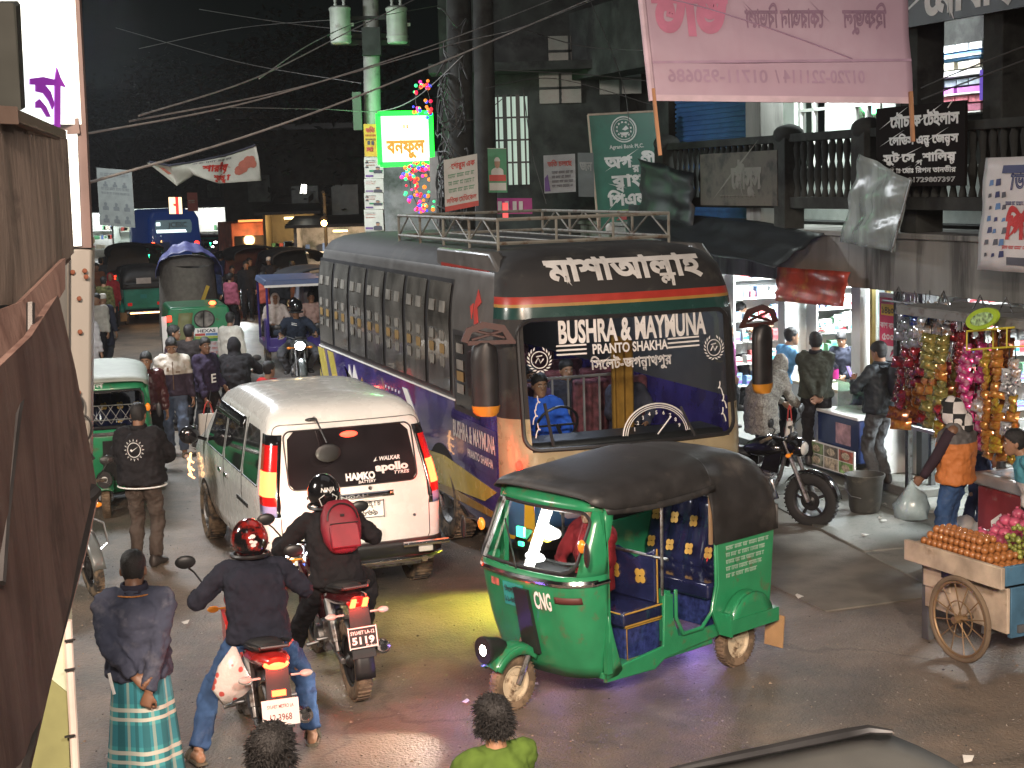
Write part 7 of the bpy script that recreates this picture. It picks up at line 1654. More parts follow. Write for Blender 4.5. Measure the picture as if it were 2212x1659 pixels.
for k,(px,Y,c,l)in enumerate(((478,62,(.10,.08,.12),'far figure in grey right of the blue bus'),(500,64,(.02,.02,.03),'far dark figure by the dim green stall'),(515,60,(.3,.14,.05),'far figure in orange by the decorated lorry'),(452,50,(.03,.04,.06),'far dark figure right of the tarpaulin load'),(262,64,(.02,.02,.03),'far dark figure above the left rickshaw roof'),(285,66,(.04,.04,.06),'far dark figure left of the blue bus'),(505,40,(.30,.08,.12),'figure in pink beyond the white glare'),(575,40,(.42,.09,.06),'figure in a salmon shirt beside the purple three-wheeler'))):
 person(l,((px-1106)/3300*Y,Y,0),rnd.uniform(0,360),{},1.68,SKIN,'short','jacket',cloth('far_cloth_%s'%'abcdefgh'[k],c),'trousers',m_blktr,vox=.02)
for k,(px,Y,yw)in enumerate(((470,44,200),(487,52,30),(540,45,170),(612,41,190),(640,45,20),(218,47,160),(228,52,10),(243,58,170),(345,62,200),(440,60,10),(530,66,180),(205,36,15),(214,33,190),(500,27.5,15))):
 person(('far figure in %s standing in the crowded street','far figure in %s walking among the traffic')[k%2]%('dark blue','black','rust brown','slate grey','dull green','faded red','off white')[k//2],((px-1106)/3300*Y,Y,0),yw,{},rnd.uniform(1.6,1.76),SKIN2 if k%2 else SKIN,'short',('jacket','kurta','shirt')[k%3],cloth('crowd_cloth_%s'%'abcdefg'[k//2],[(.02,.03,.07),(.015,.015,.017),(.16,.06,.03),(.06,.065,.075),(.04,.07,.04),(.22,.05,.045),(.38,.36,.32)][k//2]),'trousers',m_blktr,vox=.02)
c3=dup(cng,(-11.5,47.0,0),-20,'green auto rickshaw driving away with a pale rear window, tail lamp glowing',swap={'lit_headlamp':m_clearlens,'glaring_screen_reflection':m_blk,'green_display':m_blk,'green_paint':M('sea_green_paint',(.015,.22,.15),.4)})
b=MB();b.box((0,-2.48,.34),(.95,.02,.035));b.build('lit_bumper_lamp',glow('orange_bumper_lamp',(1,.5,.2),9),c3)
c4=dup(c3,(-10.2,55,0),-20,'dark hooded auto rickshaw in the queue beyond the tarpaulin load')
for px,Y,l in((338,62,'far auto rickshaw with a glaring headlamp left of the blue bus'),(470,74,'far auto rickshaw with a glaring headlamp right of the blue bus')):dup(cng,((px-1106)/3300*Y,Y,0),160,l,swap={'lit_headlamp':MATS['far_glaring_headlamp'],'green_paint':MATS['sea_green_paint']})
t=thing('cargo_three_wheeler','boxy green cargo three-wheeler with a round rear window and stickers','three-wheeler',(-6.32,31,0),-16)
b=MB();b.loft([[V((x,y,z))for x,y in((-w,0),(w,0),(w,1.9),(-w,1.9))]for z,w in((.32,.60),(.5,.64),(1.2,.64),(1.45,.61),(1.52,.57))]);b.build('body',m_green,t,bevel=.04,seg=3)
f=lambda u,v,w=0.:V((u,-.012-w,v))
b=MB();b.prism([(.10+.2*math.cos(a),1.26+.17*math.sin(a))for a in[2*math.pi*i/24 for i in range(24)]],.012,f);w=b.build('round_window',M('mirror_window',(.35,.33,.3),.08,metal=.6,var=.8,vs=5),t);b=MB();b.tube([f(.10+.2*math.cos(a),1.26+.17*math.sin(a),.012)for a in[2*math.pi*i/24 for i in range(25)]],.012,6);b.tube([f(.08,1.1,.015),f(.10,1.43,.015)],.012,5);b.build('seal',m_blk,w)
b=MB();b.prism([(-.10,.86),(.36,.86),(.36,1.08),(-.10,1.08)],.006,f);s_=b.build('battery_sticker',m_white,t)
b=MB();g=lambda u,v,w=0.:f(u,v,.01+w);write(b,'HEXAS',g,.13,.99,.36,.06,0,offset=.03);b.prism([(-.1,.92),(.10,.92),(.10,.97),(-.1,.97)],.003,g,1);b.prism([(.11,.92),(.35,.92),(.35,.97),(.11,.97)],.003,g,2);b.prism([(-.1,.865),(.35,.865),(.35,.91),(-.1,.91)],.003,g,3);b.build('lettering',[m_inkd,m_inkr,M('blue_print',(.1,.2,.4),.5),M('lime_print',(.3,.4,.05),.5)],s_)
b=MB();b.prism([(-.08,.52),(.38,.52),(.38,.80),(-.08,.80)],.006,f);s_=b.build('driver_sticker',M('worn_sticker',(.36,.33,.34),.5,var=.5,vs=9),t);b=MB();[scribble(b,g,-.05,.34,.72-.09*k,.045,0,k)for k in range(3)];b.build('lettering',m_inkr,s_)
b=MB();b.grid(lambda u,v:f(-.5+.28*u+.1*v,.75+.65*v),3,4);b.build('olive_patch',M('olive_patch',(.16,.17,.07),.6),t,solid=.004)
for s in(-1,1):b=MB();b.box((s*.60,-.03,1.30 if s<0 else.7),(.1,.03,.12));b.build('tail_lamp',m_red_on if s<0 else m_red_off,t,bevel=.01)
b=MB();b.sph((.28,-.02,1.58),(.07,.05,.045),10,7);b.build('roof_lamp',m_red_hot,t)
b=MB();b.box((-.70,.02,.95),(.1,.04,.8));b.build('side_panel',m_white,t)
for s in(-1,1):wheel(t,'wheel',s*.55,.3,.21,.11,m_rubber,m_cream)
wheel(t,'wheel',0,2.2,.21,.11,m_rubber,m_cream)
t=thing('loaded_cart','tall cart load under grey canvas topped with a blue tarpaulin','cart',(-7.05,33.8,0),-14)
b=MB();b.grid(lambda u,v:V((.68*math.cos(2*math.pi*u)*(1-.10*v)*(1+.05*math.sin(9*u*2)),1.0+.95*math.sin(2*math.pi*u),.55+1.65*v+.05*math.sin(14*u))),32,6);b.loft([[V((.62*k*math.cos(a),1.0+.86*k*math.sin(a),2.2+z))for a in[2*math.pi*i/20 for i in range(20)]]for k,z in((1,0),(.9,.12),(.5,.2),(.05,.22))]);b.build('canvas_load',cloth('grey_tan_canvas',(.19,.175,.155)),t,smooth=60)
b=MB();b.grid(lambda u,v:V((.72*math.cos(math.pi*u)*(1-.2*v*v),.1+.95*math.sin(math.pi*v*.5),1.95+.75*math.sin(math.pi*u)**.7*(.75+.25*v)+.02*math.sin(40*u))),36,8);b.build('blue_tarpaulin',M('violet_blue_tarp',(.07,.075,.22),.5,bump=.3,bs=12,var=.3),t,solid=.01,smooth=180)
b=MB();b.box((0,1,.48),(1.3,1.9,.1));b.build('bed',m_blk,t);b=MB();b.box((.3,-.02,1.55),(.08,.03,.45),ry=.4);b.build('yellow_strap',m_yel,t)
for s in(-1,1):wheel(t,'wheel',s*.62,.9,.28,.08,m_rubber,m_steel)
t=thing('passenger_three_wheeler','open purple passenger three-wheeler with people seated inside','three-wheeler',(-4.72,33.2,0),-14)
m_ppl=M('violet_paint',(.05,.03,.22),.35,coat=.3)
b=MB();b.box((0,.5,.45),(1.25,2.3,.12));b.box((-.62,-.35,.75),(.06,.5,.65));b.box((.62,-.35,.75),(.06,.5,.65));b.box((0,-.62,.55),(1.2,.05,.28));b.build('body',m_ppl,t,bevel=.02)
b=MB();b.loft([[V((x,y,z))for x,z in((-.66,1.80),(.66,1.80),(.62,1.92),(-.62,1.92))]for y in(-.65,1.7)]);r_=b.build('roof',M('blue_violet_roof',(.08,.12,.24),.5),t,bevel=.02);b=MB();b.box((0,-.67,1.79),(1.3,.03,.05));b.build('roof_trim',m_white,r_)
for x,y in((-.6,-.6),(.6,-.6),(-.6,1.6),(.6,1.6)):b=MB();b.tube([(x,y,.5),(x,y,1.82)],.025,8);b.build('post',m_ppl,t)
b=MB();b.box((0,.2,.72),(1.1,.42,.1));b.box((0,.45,1.0),(1.1,.08,.5));b.build('bench',m_seat,t,bevel=.02)
for s in(-1,1):wheel(t,'wheel',s*.58,.1,.24,.12,m_rubber,m_steel)
wheel(t,'wheel',0,1.6,.24,.1,m_rubber,m_steel)
def seated(label,x,y,z,mat,hair,h=1.62,yaw=0,T=None,skin=SKIN,**k):
 q=Matrix.Rotation(R(14),3,'Z')@V((x,y,0));P=dict(pelvis=(0,0,.12),waist=(0,-.01,.26),chest=(0,-.01,.44),neck=(0,.0,.63),head=(0,.03,.775),shL=(-.175,0,.585),shR=(.175,0,.585),wrL=(-.12,.30,.22),wrR=(.12,.30,.22),hiL=(-.09,.02,.10),hiR=(.09,.02,.10),anL=(-.11,.42,-.30),anR=(.11,.42,-.30),knL=(0,1,.6),knR=(0,1,.6),pelL=(-1,-.2,-.4),pelR=(1,-.2,-.4))
 return person(label,V(T or t.location)+V((q.x,q.y,z)),yaw,P,h,skin,hair,'jacket',mat,'trousers',m_blktr,vox=.014,face=True,**k)
seated('passenger in a white hood sitting in the purple three-wheeler',-.36,.18,.72,cloth('white_hood_cloth',(.55,.48,.44)),'hood',yaw=166)
seated('boy sitting in the middle of the purple three-wheeler',0.05,.20,.70,cloth('dull_brown_cloth',(.14,.09,.07)),'short',1.45,yaw=166)
seated('passenger in a pale pink shirt sitting on the right of the purple three-wheeler',.42,.18,.72,cloth('pale_pink_cloth',(.42,.28,.24)),'short',yaw=160)
def pickup(label,px,Y,yaw,canopy,lit=True):
 X=(px-1106)/3300*Y;t=thing('covered_pickup',label,'pickup',(X,Y,0),yaw,'covered pickups in the traffic')
 b=MB();b.box((0,1.0,.7),(1.6,2.2,.5));b.loft([[V((x,y,z))for x,y in((-w,2.1),(w,2.1),(w,y1),(-w,y1))]for z,w,y1 in((.45,.78,3.5),(1.1,.80,3.5),(1.25,.78,3.3),(1.8,.70,2.9),(1.88,.6,2.8))]);b.build('body',canopy[1],t,bevel=.03)
 b=MB();b.grid(lambda u,v:V((-.85*math.cos(math.pi*u),-.1+2.3*v,1.55+.42*math.sin(math.pi*u)**.6+.03*math.sin(v*9))),14,8);b.build('canopy',canopy[0],t,solid=.02,smooth=60)
 b=MB();b.grid(lambda u,v:V((-.62+1.24*u,3.33-.38*v,1.30+.48*v)),6,4);b.build('windscreen',m_dglass,t)
 for s in(-1,1):b=MB();b.sph((s*.6,3.52,.8),(.1,.03,.08),10,7);b.build('headlamp',m_clearlens,t);b=MB();b.box((s*.7,-.12,.8),(.1,.03,.14));b.build('tail_lamp',m_red_on if lit else m_red_off,t)
 for s in(-1,1):
  for y in(.5,2.8):wheel(t,'wheel',s*.68,y,.29,.17,m_rubber,m_steel)
 return t
m_dkcan=M('black_canopy',(.02,.02,.022),.7,var=.3,bump=.2,bs=20)
pickup('pickup with a grey cab and windscreen facing the camera beside the bus',668,37.5,160,(m_dkcan,M('silver_cab',(.30,.30,.34),.35,coat=.4)),False)
pickup('pickup with a wide black canopy seen from behind in mid street',570,50,-20,(m_dkcan,M('maroon_body',(.12,.02,.02),.4)))
pickup('pickup with a tall black canopy next to the bus roof',655,47,-20,(m_dkcan,M('dark_body',(.03,.03,.035),.4)))
pickup('black canopied pickup left of the blue tarpaulin load',300,56,-20,(m_dkcan,M('dark_body',(.03,.03,.035),.4)))
bpy.context.view_layer.update();BM=bus.matrix_world.copy();q=BM@V((.52,-1.30,.98))
seated('bus driver in a bright blue shirt behind the windscreen',0,0,q.z,cloth('bright_blue_cloth',(.03,.12,.62)),'short',1.70,yaw=BUSY,T=(q.x,q.y,0))
for k,(x,y,c,l)in enumerate(((-.75,-1.95,(.05,.05,.07),'passenger in a dark jacket behind the bus windscreen on the door side'),(.25,-2.3,(.10,.06,.12),'passenger in mauve behind the cab rail of the bus'),(-.3,-2.6,(.03,.03,.04),'passenger in black standing behind the ochre curtain'))):
 q=BM@V((x,y,.98));seated(l,0,0,q.z,cloth('bus_cloth_%s'%'abc'[k],c),'short',yaw=BUSY,T=(q.x,q.y,0))
bpy.context.view_layer.update();q=cng.matrix_world@V((.08,-.98,.66));seated('auto rickshaw driver in a red shirt behind the windscreen',0,0,q.z,cloth('dull_red_cloth',(.20,.015,.02)),'short',1.52,yaw=-131,T=(q.x,q.y,0))
# ------ goods of the shops
Z7=(.55,.90,1.24,1.58,1.92,2.22)
def shelf_unit(name,label,sw,d0,d1):
 t=thing(name,label,'shelf',(0,0,0));b=MB()
 for z in Z7:fbox(b,sw-.28,sw,d0,d1,z,z+.025)
 for d in(d0,(d0+d1)/2,d1):fbox(b,sw-.29,sw-.01,d-.012,d+.012,.16,2.5)
 b.build('boards',m_white,t);return t
SHELVES=((3.18,-2.3,-.42,'medicine_shelf','white shelves packed with medicine boxes behind the red cloth banner','small pale medicine carton on the shelves behind the red cloth banner','medicine cartons on the shelves',(0,0,0,1,1,7,3,2)),(5.53,-2.3,-.35,'medicine_shelf','white shelves of small goods in the left-hand shop beside the bus','small carton on the shelves of the left-hand shop beside the bus','cartons in the left-hand shop',(0,1,2,4,2,7,4)),(-.32,-2.3,-.40,'goods_shelf','shelves of bright toiletries behind the hanging snack packets','bright carton on the shelves behind the hanging snack packets','cartons behind the snack packets',(0,1,2,3,4,5,6,7)),(1.22,-2.3,-.75,'goods_shelf','shelves of small goods behind the sliding glass door','pale carton on the shelves behind the sliding glass door','cartons behind the glass door',(0,2,7,2,1)))
cols=[M('carton_%s'%n_,c,.55,var=.1)for n_,c in(('white',(.70,.72,.70)),('cream',(.62,.60,.52)),('blue',(.22,.38,.58)),('green',(.22,.46,.28)),('red',(.55,.12,.12)),('pink',(.6,.32,.42)),('yellow',(.6,.5,.15)),('grey',(.45,.47,.48)))]
band=[M('carton_band_%s'%n_,c,.5)for n_,c in(('teal',(.05,.30,.34)),('red',(.45,.04,.05)),('violet',(.2,.1,.4)))]
protos=[]
for i,m in enumerate(cols):
 b=MB();w,h=.12,.10;b.box((0,0,h/2),(w,.14,h),0);b.box((0,.0715,h*.3),(w*.98,.002,h*.25),1);b.box((.0,.0715,h*.75),(w*.6,.002,h*.12),1);protos.append(b.build('medicine_box',[m,band[i%3]]));protos[-1].hide_render=False
used=set()
def carton(k,p,rz,sc,label,group,cat='box'):
 o=protos[k]
 if k in used:o=o.copy();COL.objects.link(o)
 used.add(k);o.location=p;o.rotation_euler=(0,0,rz);o.scale=sc;tag(o,label,cat,group);return o
fz=math.atan2(FN.x,FN.y)
qr=random.Random(11)
for sw,d0,d1,nm,lab,cl,cg,ks in SHELVES:
 shelf_unit(nm,lab,sw,d0,d1)
 for z in Z7:
  d=d1-.08
  while d>d0+.06:
   sc=(qr.uniform(.55,1.1),1,qr.uniform(.7,2.1));carton(qr.choice(ks),FP(sw-.19+qr.uniform(-.04,.02),d,z+.026),math.pi+.337+qr.uniform(-.2,.2),sc,cl,cg);d-=.125*sc[0]+qr.uniform(.01,.04)
for i in range(22):
 o=carton(qr.choice((0,0,1,7)),FP(2.95,-.5-.05*(i%9)-.3*(i>11),1.62+.045*(i//5)),qr.uniform(0,3),(.9,.8,.7),'loose white medicine carton tumbled on the middle shelf','loose cartons on the middle shelf');o.rotation_euler[0]=qr.uniform(-.5,.5)
for px,l in((1558,'left bulb of the glaring pair over the left-hand shop'),(1584,'right bulb of the glaring pair over the left-hand shop')):
 s0,z0=fpx(px,562,.5);t=thing('lamp_bulb',l,'lamp',FP(s0,.5,z0));b=MB();b.sph((0,0,0),(.05,.05,.07),12,8);b.build('bulb',glow('glaring_shop_bulb',(.92,.98,1),140),t);b=MB();b.tube([(0,0,.06),(0,0,.30)],.012,6);b.build('flex',m_blk,t)
lamp('POINT','shop_bulb_light',FP(4.55,.6,2.55),60,(.9,.97,1),.08)
for s0,l in((2.3,'tube lamp in the medicine shop'),(.5,'tube lamp over the glass counter'),(-2.0,'tube lamp behind the hanging snack packets')):
 b=MB();b.tube([FP(s0-.5,-.6,2.56),FP(s0+.5,-.6,2.56)],.018,8);tag(b.build('tube_lamp',glow('white_tube_lamp',(.92,1,1),45)),l,'lamp')
t=thing('sliding_door','gold framed sliding glass door between the two shops','door',(0,0,0));b=MB()
for s in(.34,.78,1.12):fbox(b,s-.025,s+.025,-.22,-.16,.14,2.4)
fbox(b,.34,1.12,-.22,-.16,2.36,2.42);b.build('frame',M('gold_anodised_frame',(.40,.28,.10),.35,metal=.7),t);b=MB();fbox(b,.36,1.10,-.195,-.19,.9,2.36);b.build('pane',glass('clear_glass'),t)
b=MB();b.grid(lambda u,v:FP(.92+.03*math.sin(u*14)-.10*u*v,-.34,.95+1.3*v),10,6);tag(b.build('dark_curtain',m_darkcloth,solid=.01,smooth=180),'dark cloth hanging behind the sliding glass door','curtain')
hb=thing('hanging_rack','dense rack of blue and clear wrapped goods behind the glass door','rack',(0,0,0));b=MB()
for i in range(60):fbox(b,*(lambda s:(s,s+.07))(.22+.085*(i%6)),-.62-.04*(i%3),-.60-.04*(i%3),*(lambda z:(z,z+.10))(1.05+.125*(i//6)),i%4)
b.build('wrapped_goods',[M('blue_wrap',(.10,.22,.4),.2,coat=.6),M('clear_wrap',(.4,.45,.45),.15,coat=.6),M('dark_wrap',(.05,.07,.1),.2,coat=.6),M('silver_wrap',(.5,.5,.5),.2,metal=.6)],hb);o=hb.children[0];o['kind']='stuff'
t=thing('glass_counter','glass topped shop counter with green and purple sweets inside','counter',(0,0,0));b=MB();fbox(b,-.02,1.0,.05,.42,.14,.82);b.build('base',m_tile,t,bevel=.01)
b=MB()
for a in((-.02,1.0,.40,.405,.85,1.20),(-.02,1.0,.05,.055,.85,1.20),(-.02,-.015,.05,.41,.85,1.2),(.995,1.0,.05,.41,.85,1.2),(-.02,1.0,.05,.41,1.20,1.207)):fbox(b,*a)
b.build('glass_box',glass('greenish_glass',(.75,.9,.86),.10),t)
b=MB();fbox(b,.0,.98,.08,.38,.83,.85);b.build('tray',m_white,t);b=MB()
for i in range(44):b.sph(FP(qr.uniform(.04,.95),qr.uniform(.1,.36),.88+qr.uniform(0,.08)),qr.uniform(.02,.04),8,6,0 if i%2 else 1)
o=b.build('sweets',[M('green_sweets',(.12,.4,.08),.4),M('purple_sweets',(.14,.05,.25),.4)],t);o['kind']='stuff'
t=thing('freezer','dark blue chest freezer with a faded picture on its front','freezer',(0,0,0));b=MB();fbox(b,-.05,.93,.42,.75,.30,.84);b.build('chest',M('dark_blue_freezer',(.015,.03,.10),.3,coat=.4),t,bevel=.02);b=MB();fbox(b,-.05,.93,.40,.77,.84,.88);b.build('lid',m_white,t,bevel=.01)
b=MB();fbox(b,.14,.48,.752,.756,.50,.76);b.build('picture',M('faded_pink_picture',(.42,.25,.28),.5,var=.5,vs=8),t)
t=thing('food_panel','panel of food pictures at the foot of the blue freezer','panel',(0,0,0));b=MB();fbox(b,-.02,1.05,.78,.80,.14,.46);b.build('board',m_white,t)
for i in range(6):
 b=MB();s0=.0+.345*(i%3);z0=.155+.15*(i//3);fbox(b,s0+.01,s0+.33,.801,.804,z0,z0+.14);p_=b.build('food_picture',M('food_print_%s'%'abcdef'[i],[(.22,.38,.12),(.42,.35,.25),(.25,.27,.2),(.4,.12,.08),(.15,.13,.1),(.18,.25,.12)][i],.4,var=.8,vs=14),t)
 b=MB();b.prism([(s0+.17+.09*math.cos(a),z0+.07+.045*math.sin(a))for a in[2*math.pi*k/14 for k in range(14)]],.003,lambda s,z,w:FP(s,.805+w,z));b.build('plate_print',M('plate_print',(.5,.42,.3),.4,var=.6,vs=30),p_)
t=thing('bucket','large dark plastic bucket standing on the shop step edge','bucket',gp(1868,1104,.04));b=MB();b.lathe([(.155,0),(.175,.05),(.205,.36),(.225,.40),(.228,.43),(.215,.43),(.19,.38),(.16,.05),(.001,.04)],n=28,cap=False);b.build('pail',M('dark_bucket',(.045,.045,.04),.6,var=.3,dirt=(.12,.11,.09),dt=.55,ds=5),t,smooth=50)
b=MB();b.tube([(-.225,0,.38),(-.24,-.1,.28),(-.20,-.2,.22),(-.1,-.25,.2)],.006,5);b.build('handle',m_steel,t)
t=thing('jar','clear plastic jar with a pink label on the shop counter','jar',FP(2.2,-.2,1.0));b=MB();b.lathe([(.11,0),(.12,.03),(.12,.22),(.07,.28),(.06,.31)],n=18);b.build('bottle',glass('greenish_glass'),t);b=MB();b.lathe([(.122,.05),(.122,.18)],n=18,cap=False);b.build('jar_label',M('magenta_print',(.5,.01,.22),.45),t)
t=thing('shop_counter','white counter of the medicine shop','counter',(0,0,0));b=MB();fbox(b,1.35,3.1,-.35,.1,.14,.96);b.build('base',m_tile,t);b=MB();fbox(b,1.32,3.12,-.38,.14,.96,1.0);b.build('top',M('pale_wood_top',(.5,.42,.3),.4),t)
m_pk={}
def pkm(n_,c,c2):
 if n_ not in m_pk:m_pk[n_]=M('foil_'+n_,c,.18,metal=.35,coat=.5,var=.5,vs=22,dirt=c2,dt=.52,ds=16)
 return m_pk[n_]
PKS=dict(grey=((.30,.30,.31),(.5,.5,.5)),silver=((.55,.55,.56),(.5,.25,.08)),maroon=((.16,.02,.035),(.4,.03,.03)),brown=((.25,.09,.03),(.1,.02,.03)),orange=((.42,.15,.03),(.55,.3,.06)),red=((.34,.025,.03),(.1,.02,.02)),olive=((.19,.17,.05),(.45,.35,.1)),pink=((.45,.03,.16),(.6,.35,.42)),white=((.6,.6,.6),(.06,.06,.07)),yellow=((.5,.36,.04),(.42,.12,.03)),blue=((.04,.08,.3),(.3,.3,.35)))
def packet_mesh(w,h,d):
 b=MB();n=7
 b.grid(lambda u,v:V(((u-.5)*w*(1-.05*math.sin(3.1*v)),d*(math.sin(math.pi*u)**.7*math.sin(math.pi*v)**.6)+.004*math.sin(20*v+9*u),-h*v)),n,n);b.grid(lambda u,v:V(((.5-u)*w*(1-.05*math.sin(3.1*v)),-d*(math.sin(math.pi*u)**.7*math.sin(math.pi*v)**.6),-h*v)),n,n);return b
strip_n=0
def strip(s,d,z,kinds,n_,w,h,dd,label,twist=.5):
 global strip_n;strip_n+=1
 t=thing('packet_strip',label,'snack packets',FP(s,d,z),0,'strips of snack packets hanging from the awning');b=MB();b.tube([(0,0,.12),(0,0,-n_*h*.8)],.006,4);b.build('string',m_blk,t);first={}
 for i in range(n_):
  k=kinds[i*len(kinds)//n_]
  if k not in first:o=packet_mesh(w,h,dd).build('packet',pkm(k,*PKS[k]),t,smooth=180);first[k]=o
  else:o=first[k].copy();COL.objects.link(o);o.parent=t
  o.location=(qr.uniform(-.02,.02),qr.uniform(-.02,.02),-i*h*.8);o.rotation_euler=(qr.uniform(-.35,.1)+.35,qr.uniform(-.15,.15),-fz+qr.uniform(-twist,twist))
 return t
SL=[(-1.92,1.30,2.39,('grey','grey','maroon','brown','brown','maroon'),11,.26,.135,.05,'grey then maroon and brown crisp packets, leftmost strip by the pillar poster'),(-2.14,1.36,2.43,('blue','grey','red','maroon','orange','brown'),11,.28,.135,.05,'crisp packets from blue and grey to red and orange, second strip'),(-2.38,1.42,2.45,('silver','silver','maroon','maroon','orange','brown','red'),12,.28,.13,.05,'silver crisp packets above maroon and orange ones, third strip'),(-2.58,1.34,2.49,('silver','silver','silver','maroon','brown','red'),11,.26,.13,.05,'silver and white crisp packets high above brown ones, fourth strip'),(-2.6,1.50,2.17,('olive','olive','orange','olive','olive'),11,.24,.11,.045,'strip of olive and yellowish packets, wide'),(-2.8,1.52,2.17,('olive','orange','olive','red','yellow'),12,.22,.11,.045,'strip of olive packets ending in red and yellow'),(-3.02,1.44,2.23,('red','maroon','red','red','orange'),13,.17,.10,.04,'narrow strip of dark red packets'),(-3.22,1.50,2.13,('pink',),11,.19,.12,.05,'left strip of shiny pink packets'),(-3.42,1.46,2.15,('pink','silver','pink'),11,.19,.12,.05,'right strip of pink packets with silver ones'),(-3.56,1.52,2.09,('yellow','orange','orange','orange'),13,.17,.095,.04,'left strip of orange biscuit packets'),(-3.72,1.52,2.11,('orange','orange','yellow','orange','yellow'),13,.17,.095,.04,'middle strip of orange biscuit packets'),(-3.86,1.50,2.05,('white',),7,.14,.13,.03,'strip of white packets with black marks'),(-3.98,1.52,2.05,('silver','white','yellow','orange','red','yellow'),12,.16,.105,.04,'strip of mixed packets at the right edge'),(-2.95,1.30,1.13,('yellow','red','orange','red'),4,.26,.13,.05,'low bunch of yellow and red packets near the orange vest'),(-2.05,1.5,1.53,('maroon','brown','orange'),4,.26,.13,.05,'low bunch of brown packets left of the chequered scarf')]
for k,(px,d,z,kinds,n_,w)in enumerate(((1952,1.2,2.42,('grey','grey','maroon','maroon','brown'),13,.24),(1975,1.25,2.44,('grey','blue','maroon','brown','maroon'),13,.26),(2008,1.22,2.46,('silver','grey','maroon','orange','maroon'),13,.26),(2040,1.2,2.46,('silver','white','brown','maroon','orange'),12,.26),(2066,1.25,2.3,('maroon','olive','red'),12,.22),(2096,1.3,2.34,('red','maroon','red'),13,.18),(2124,1.3,2.3,('maroon','pink'),12,.18),(2150,1.34,2.3,('orange','red','orange'),13,.17),(2176,1.3,2.3,('brown','orange'),13,.17))):
 SL.append((fpx(px,700,d)[0],d,z,kinds,n_,w,.125,.045,'back row strip of %s packets, %s from the pillar'%(' and '.join(list(dict.fromkeys(kinds))[:3]),('first','second','third','fourth','fifth','sixth','seventh','eighth','ninth')[k])))
for a in SL:strip(*a)
b=MB();b.tube([FP(-1.7,1.5,2.46),FP(-4.4,1.5,2.46)],.012,6)
for s in(-2.0,-2.8,-3.4,-3.8):b.tube([FP(s-.12,1.5,2.46),FP(s,1.5,2.62),FP(s+.12,1.5,2.46)],.008,5)
tag(b.build('hanging_rod',m_steel),'thin steel rod with wire hooks carrying the snack packets','rod')
t=thing('oval_sign','lime green oval shop sign on a yellow wire basket','sign',FP(-3.95,1.86,2.33));ou=-FE;q3=lambda u,v,w=0.:ou*u+V((0,0,v))+FN*w
b=MB();b.prism([(.24*math.cos(a),.12+.10*math.sin(a)+.05*math.cos(a))for a in[2*math.pi*i/28 for i in range(28)]],.03,q3);b.build('oval_board',M('lime_board',(.34,.50,.03),.4),t);b=MB();b.prism([(.17*math.cos(a)+.01,.12+.06*math.sin(a)+.035*math.cos(a))for a in[2*math.pi*i/24 for i in range(24)]],.004,lambda u,v,w:q3(u,v,.032+w));b.build('oval_picture',M('green_white_picture',(.3,.45,.2),.5,var=.9,vs=25),t)
b=MB();bk=[q3(u,v,w)for u,v,w in((-.26,-.02,0),(.34,.06,0),(.34,.06,-.3),(-.26,-.02,-.3))]
for i in range(4):b.tube([bk[i],bk[(i+1)%4]],.01,5);b.tube([bk[i],bk[i]-V((0,0,.18))],.008,5);b.tube([bk[i]-V((0,0,.18)),bk[(i+1)%4]-V((0,0,.18))],.008,5)
b.build('wire_basket',M('yellow_wire',(.6,.5,.04),.4),t)
t=thing('stall_table','white stall table with rows of folded goods behind the snack packets','table',(0,0,0));b=MB();fbox(b,-2.9,-.7,.15,.62,.86,.90);b.build('top',m_white,t);b=MB()
for s in(-2.8,-.8):fbox(b,s-.03,s+.03,.2,.26,.14,.86);fbox(b,s-.03,s+.03,.52,.58,.14,.86)
b.build('legs',m_steel,t)
for i in range(16):carton(qr.randrange(8),FP(-.85-.13*i,.4,.902),-fz,(1.0,2.0,.35),'flat packet on the white stall table','flat packets on the stall table')
b=MB();fbox(b,-2.92,-2.85,.80,.87,.04,2.4);tag(b.build('stall_post',m_steel),'grey steel post beside the snack packets','post')
t=thing('ice_cream_chest','red cool chest with a steel rimmed top at the right edge','chest',(0,0,0));b=MB();fbox(b,-4.62,-3.72,1.15,1.75,.05,.82);b.build('chest',M('dark_red_chest',(.22,.03,.035),.4,coat=.3,dirt=(.3,.25,.22),dt=.62,ds=4),t,bevel=.03)
b=MB();fbox(b,-4.65,-3.69,1.12,1.78,.82,.94);b.build('rim',M('pale_steel_rim',(.45,.45,.44),.35,metal=.5),t,bevel=.02);b=MB();fbox(b,-4.55,-3.78,1.2,1.7,.941,.945);b.build('glass_lid',M('frosted_lid',(.3,.36,.4),.15,coat=.6),t)
b=MB();b.prism([(-4.2,.2),(-4.0,.2),(-3.95,.5),(-4.1,.6),(-4.22,.45)],.004,lambda s,z,w:FP(s,1.752+w,z));b.build('picture',m_white,t)
for i in range(3):b=MB();b.tube([V((0,0,0)),V((0,0,.06)),V((0,0,.12)),V((.02,0,.16))],[.10,.15,.11,.03],12);tag(b.build('plastic_sack',M('white_sack',(.5,.5,.48),.5,bump=.5,bs=14),smooth=180,loc=FP(-2.62-.3*i,1.05,.05)),'tied white plastic sack on the ground by the red chest','sack','white sacks by the red chest')
bkp=make_bike('black motorcycle parked in front of the shops, facing the camera',(2.71,16.80,0),125,m_blkgloss,lean=4,tyre=M('clean_tyre_rubber',(.018,.018,.018),.8,bump=.2,bs=120))
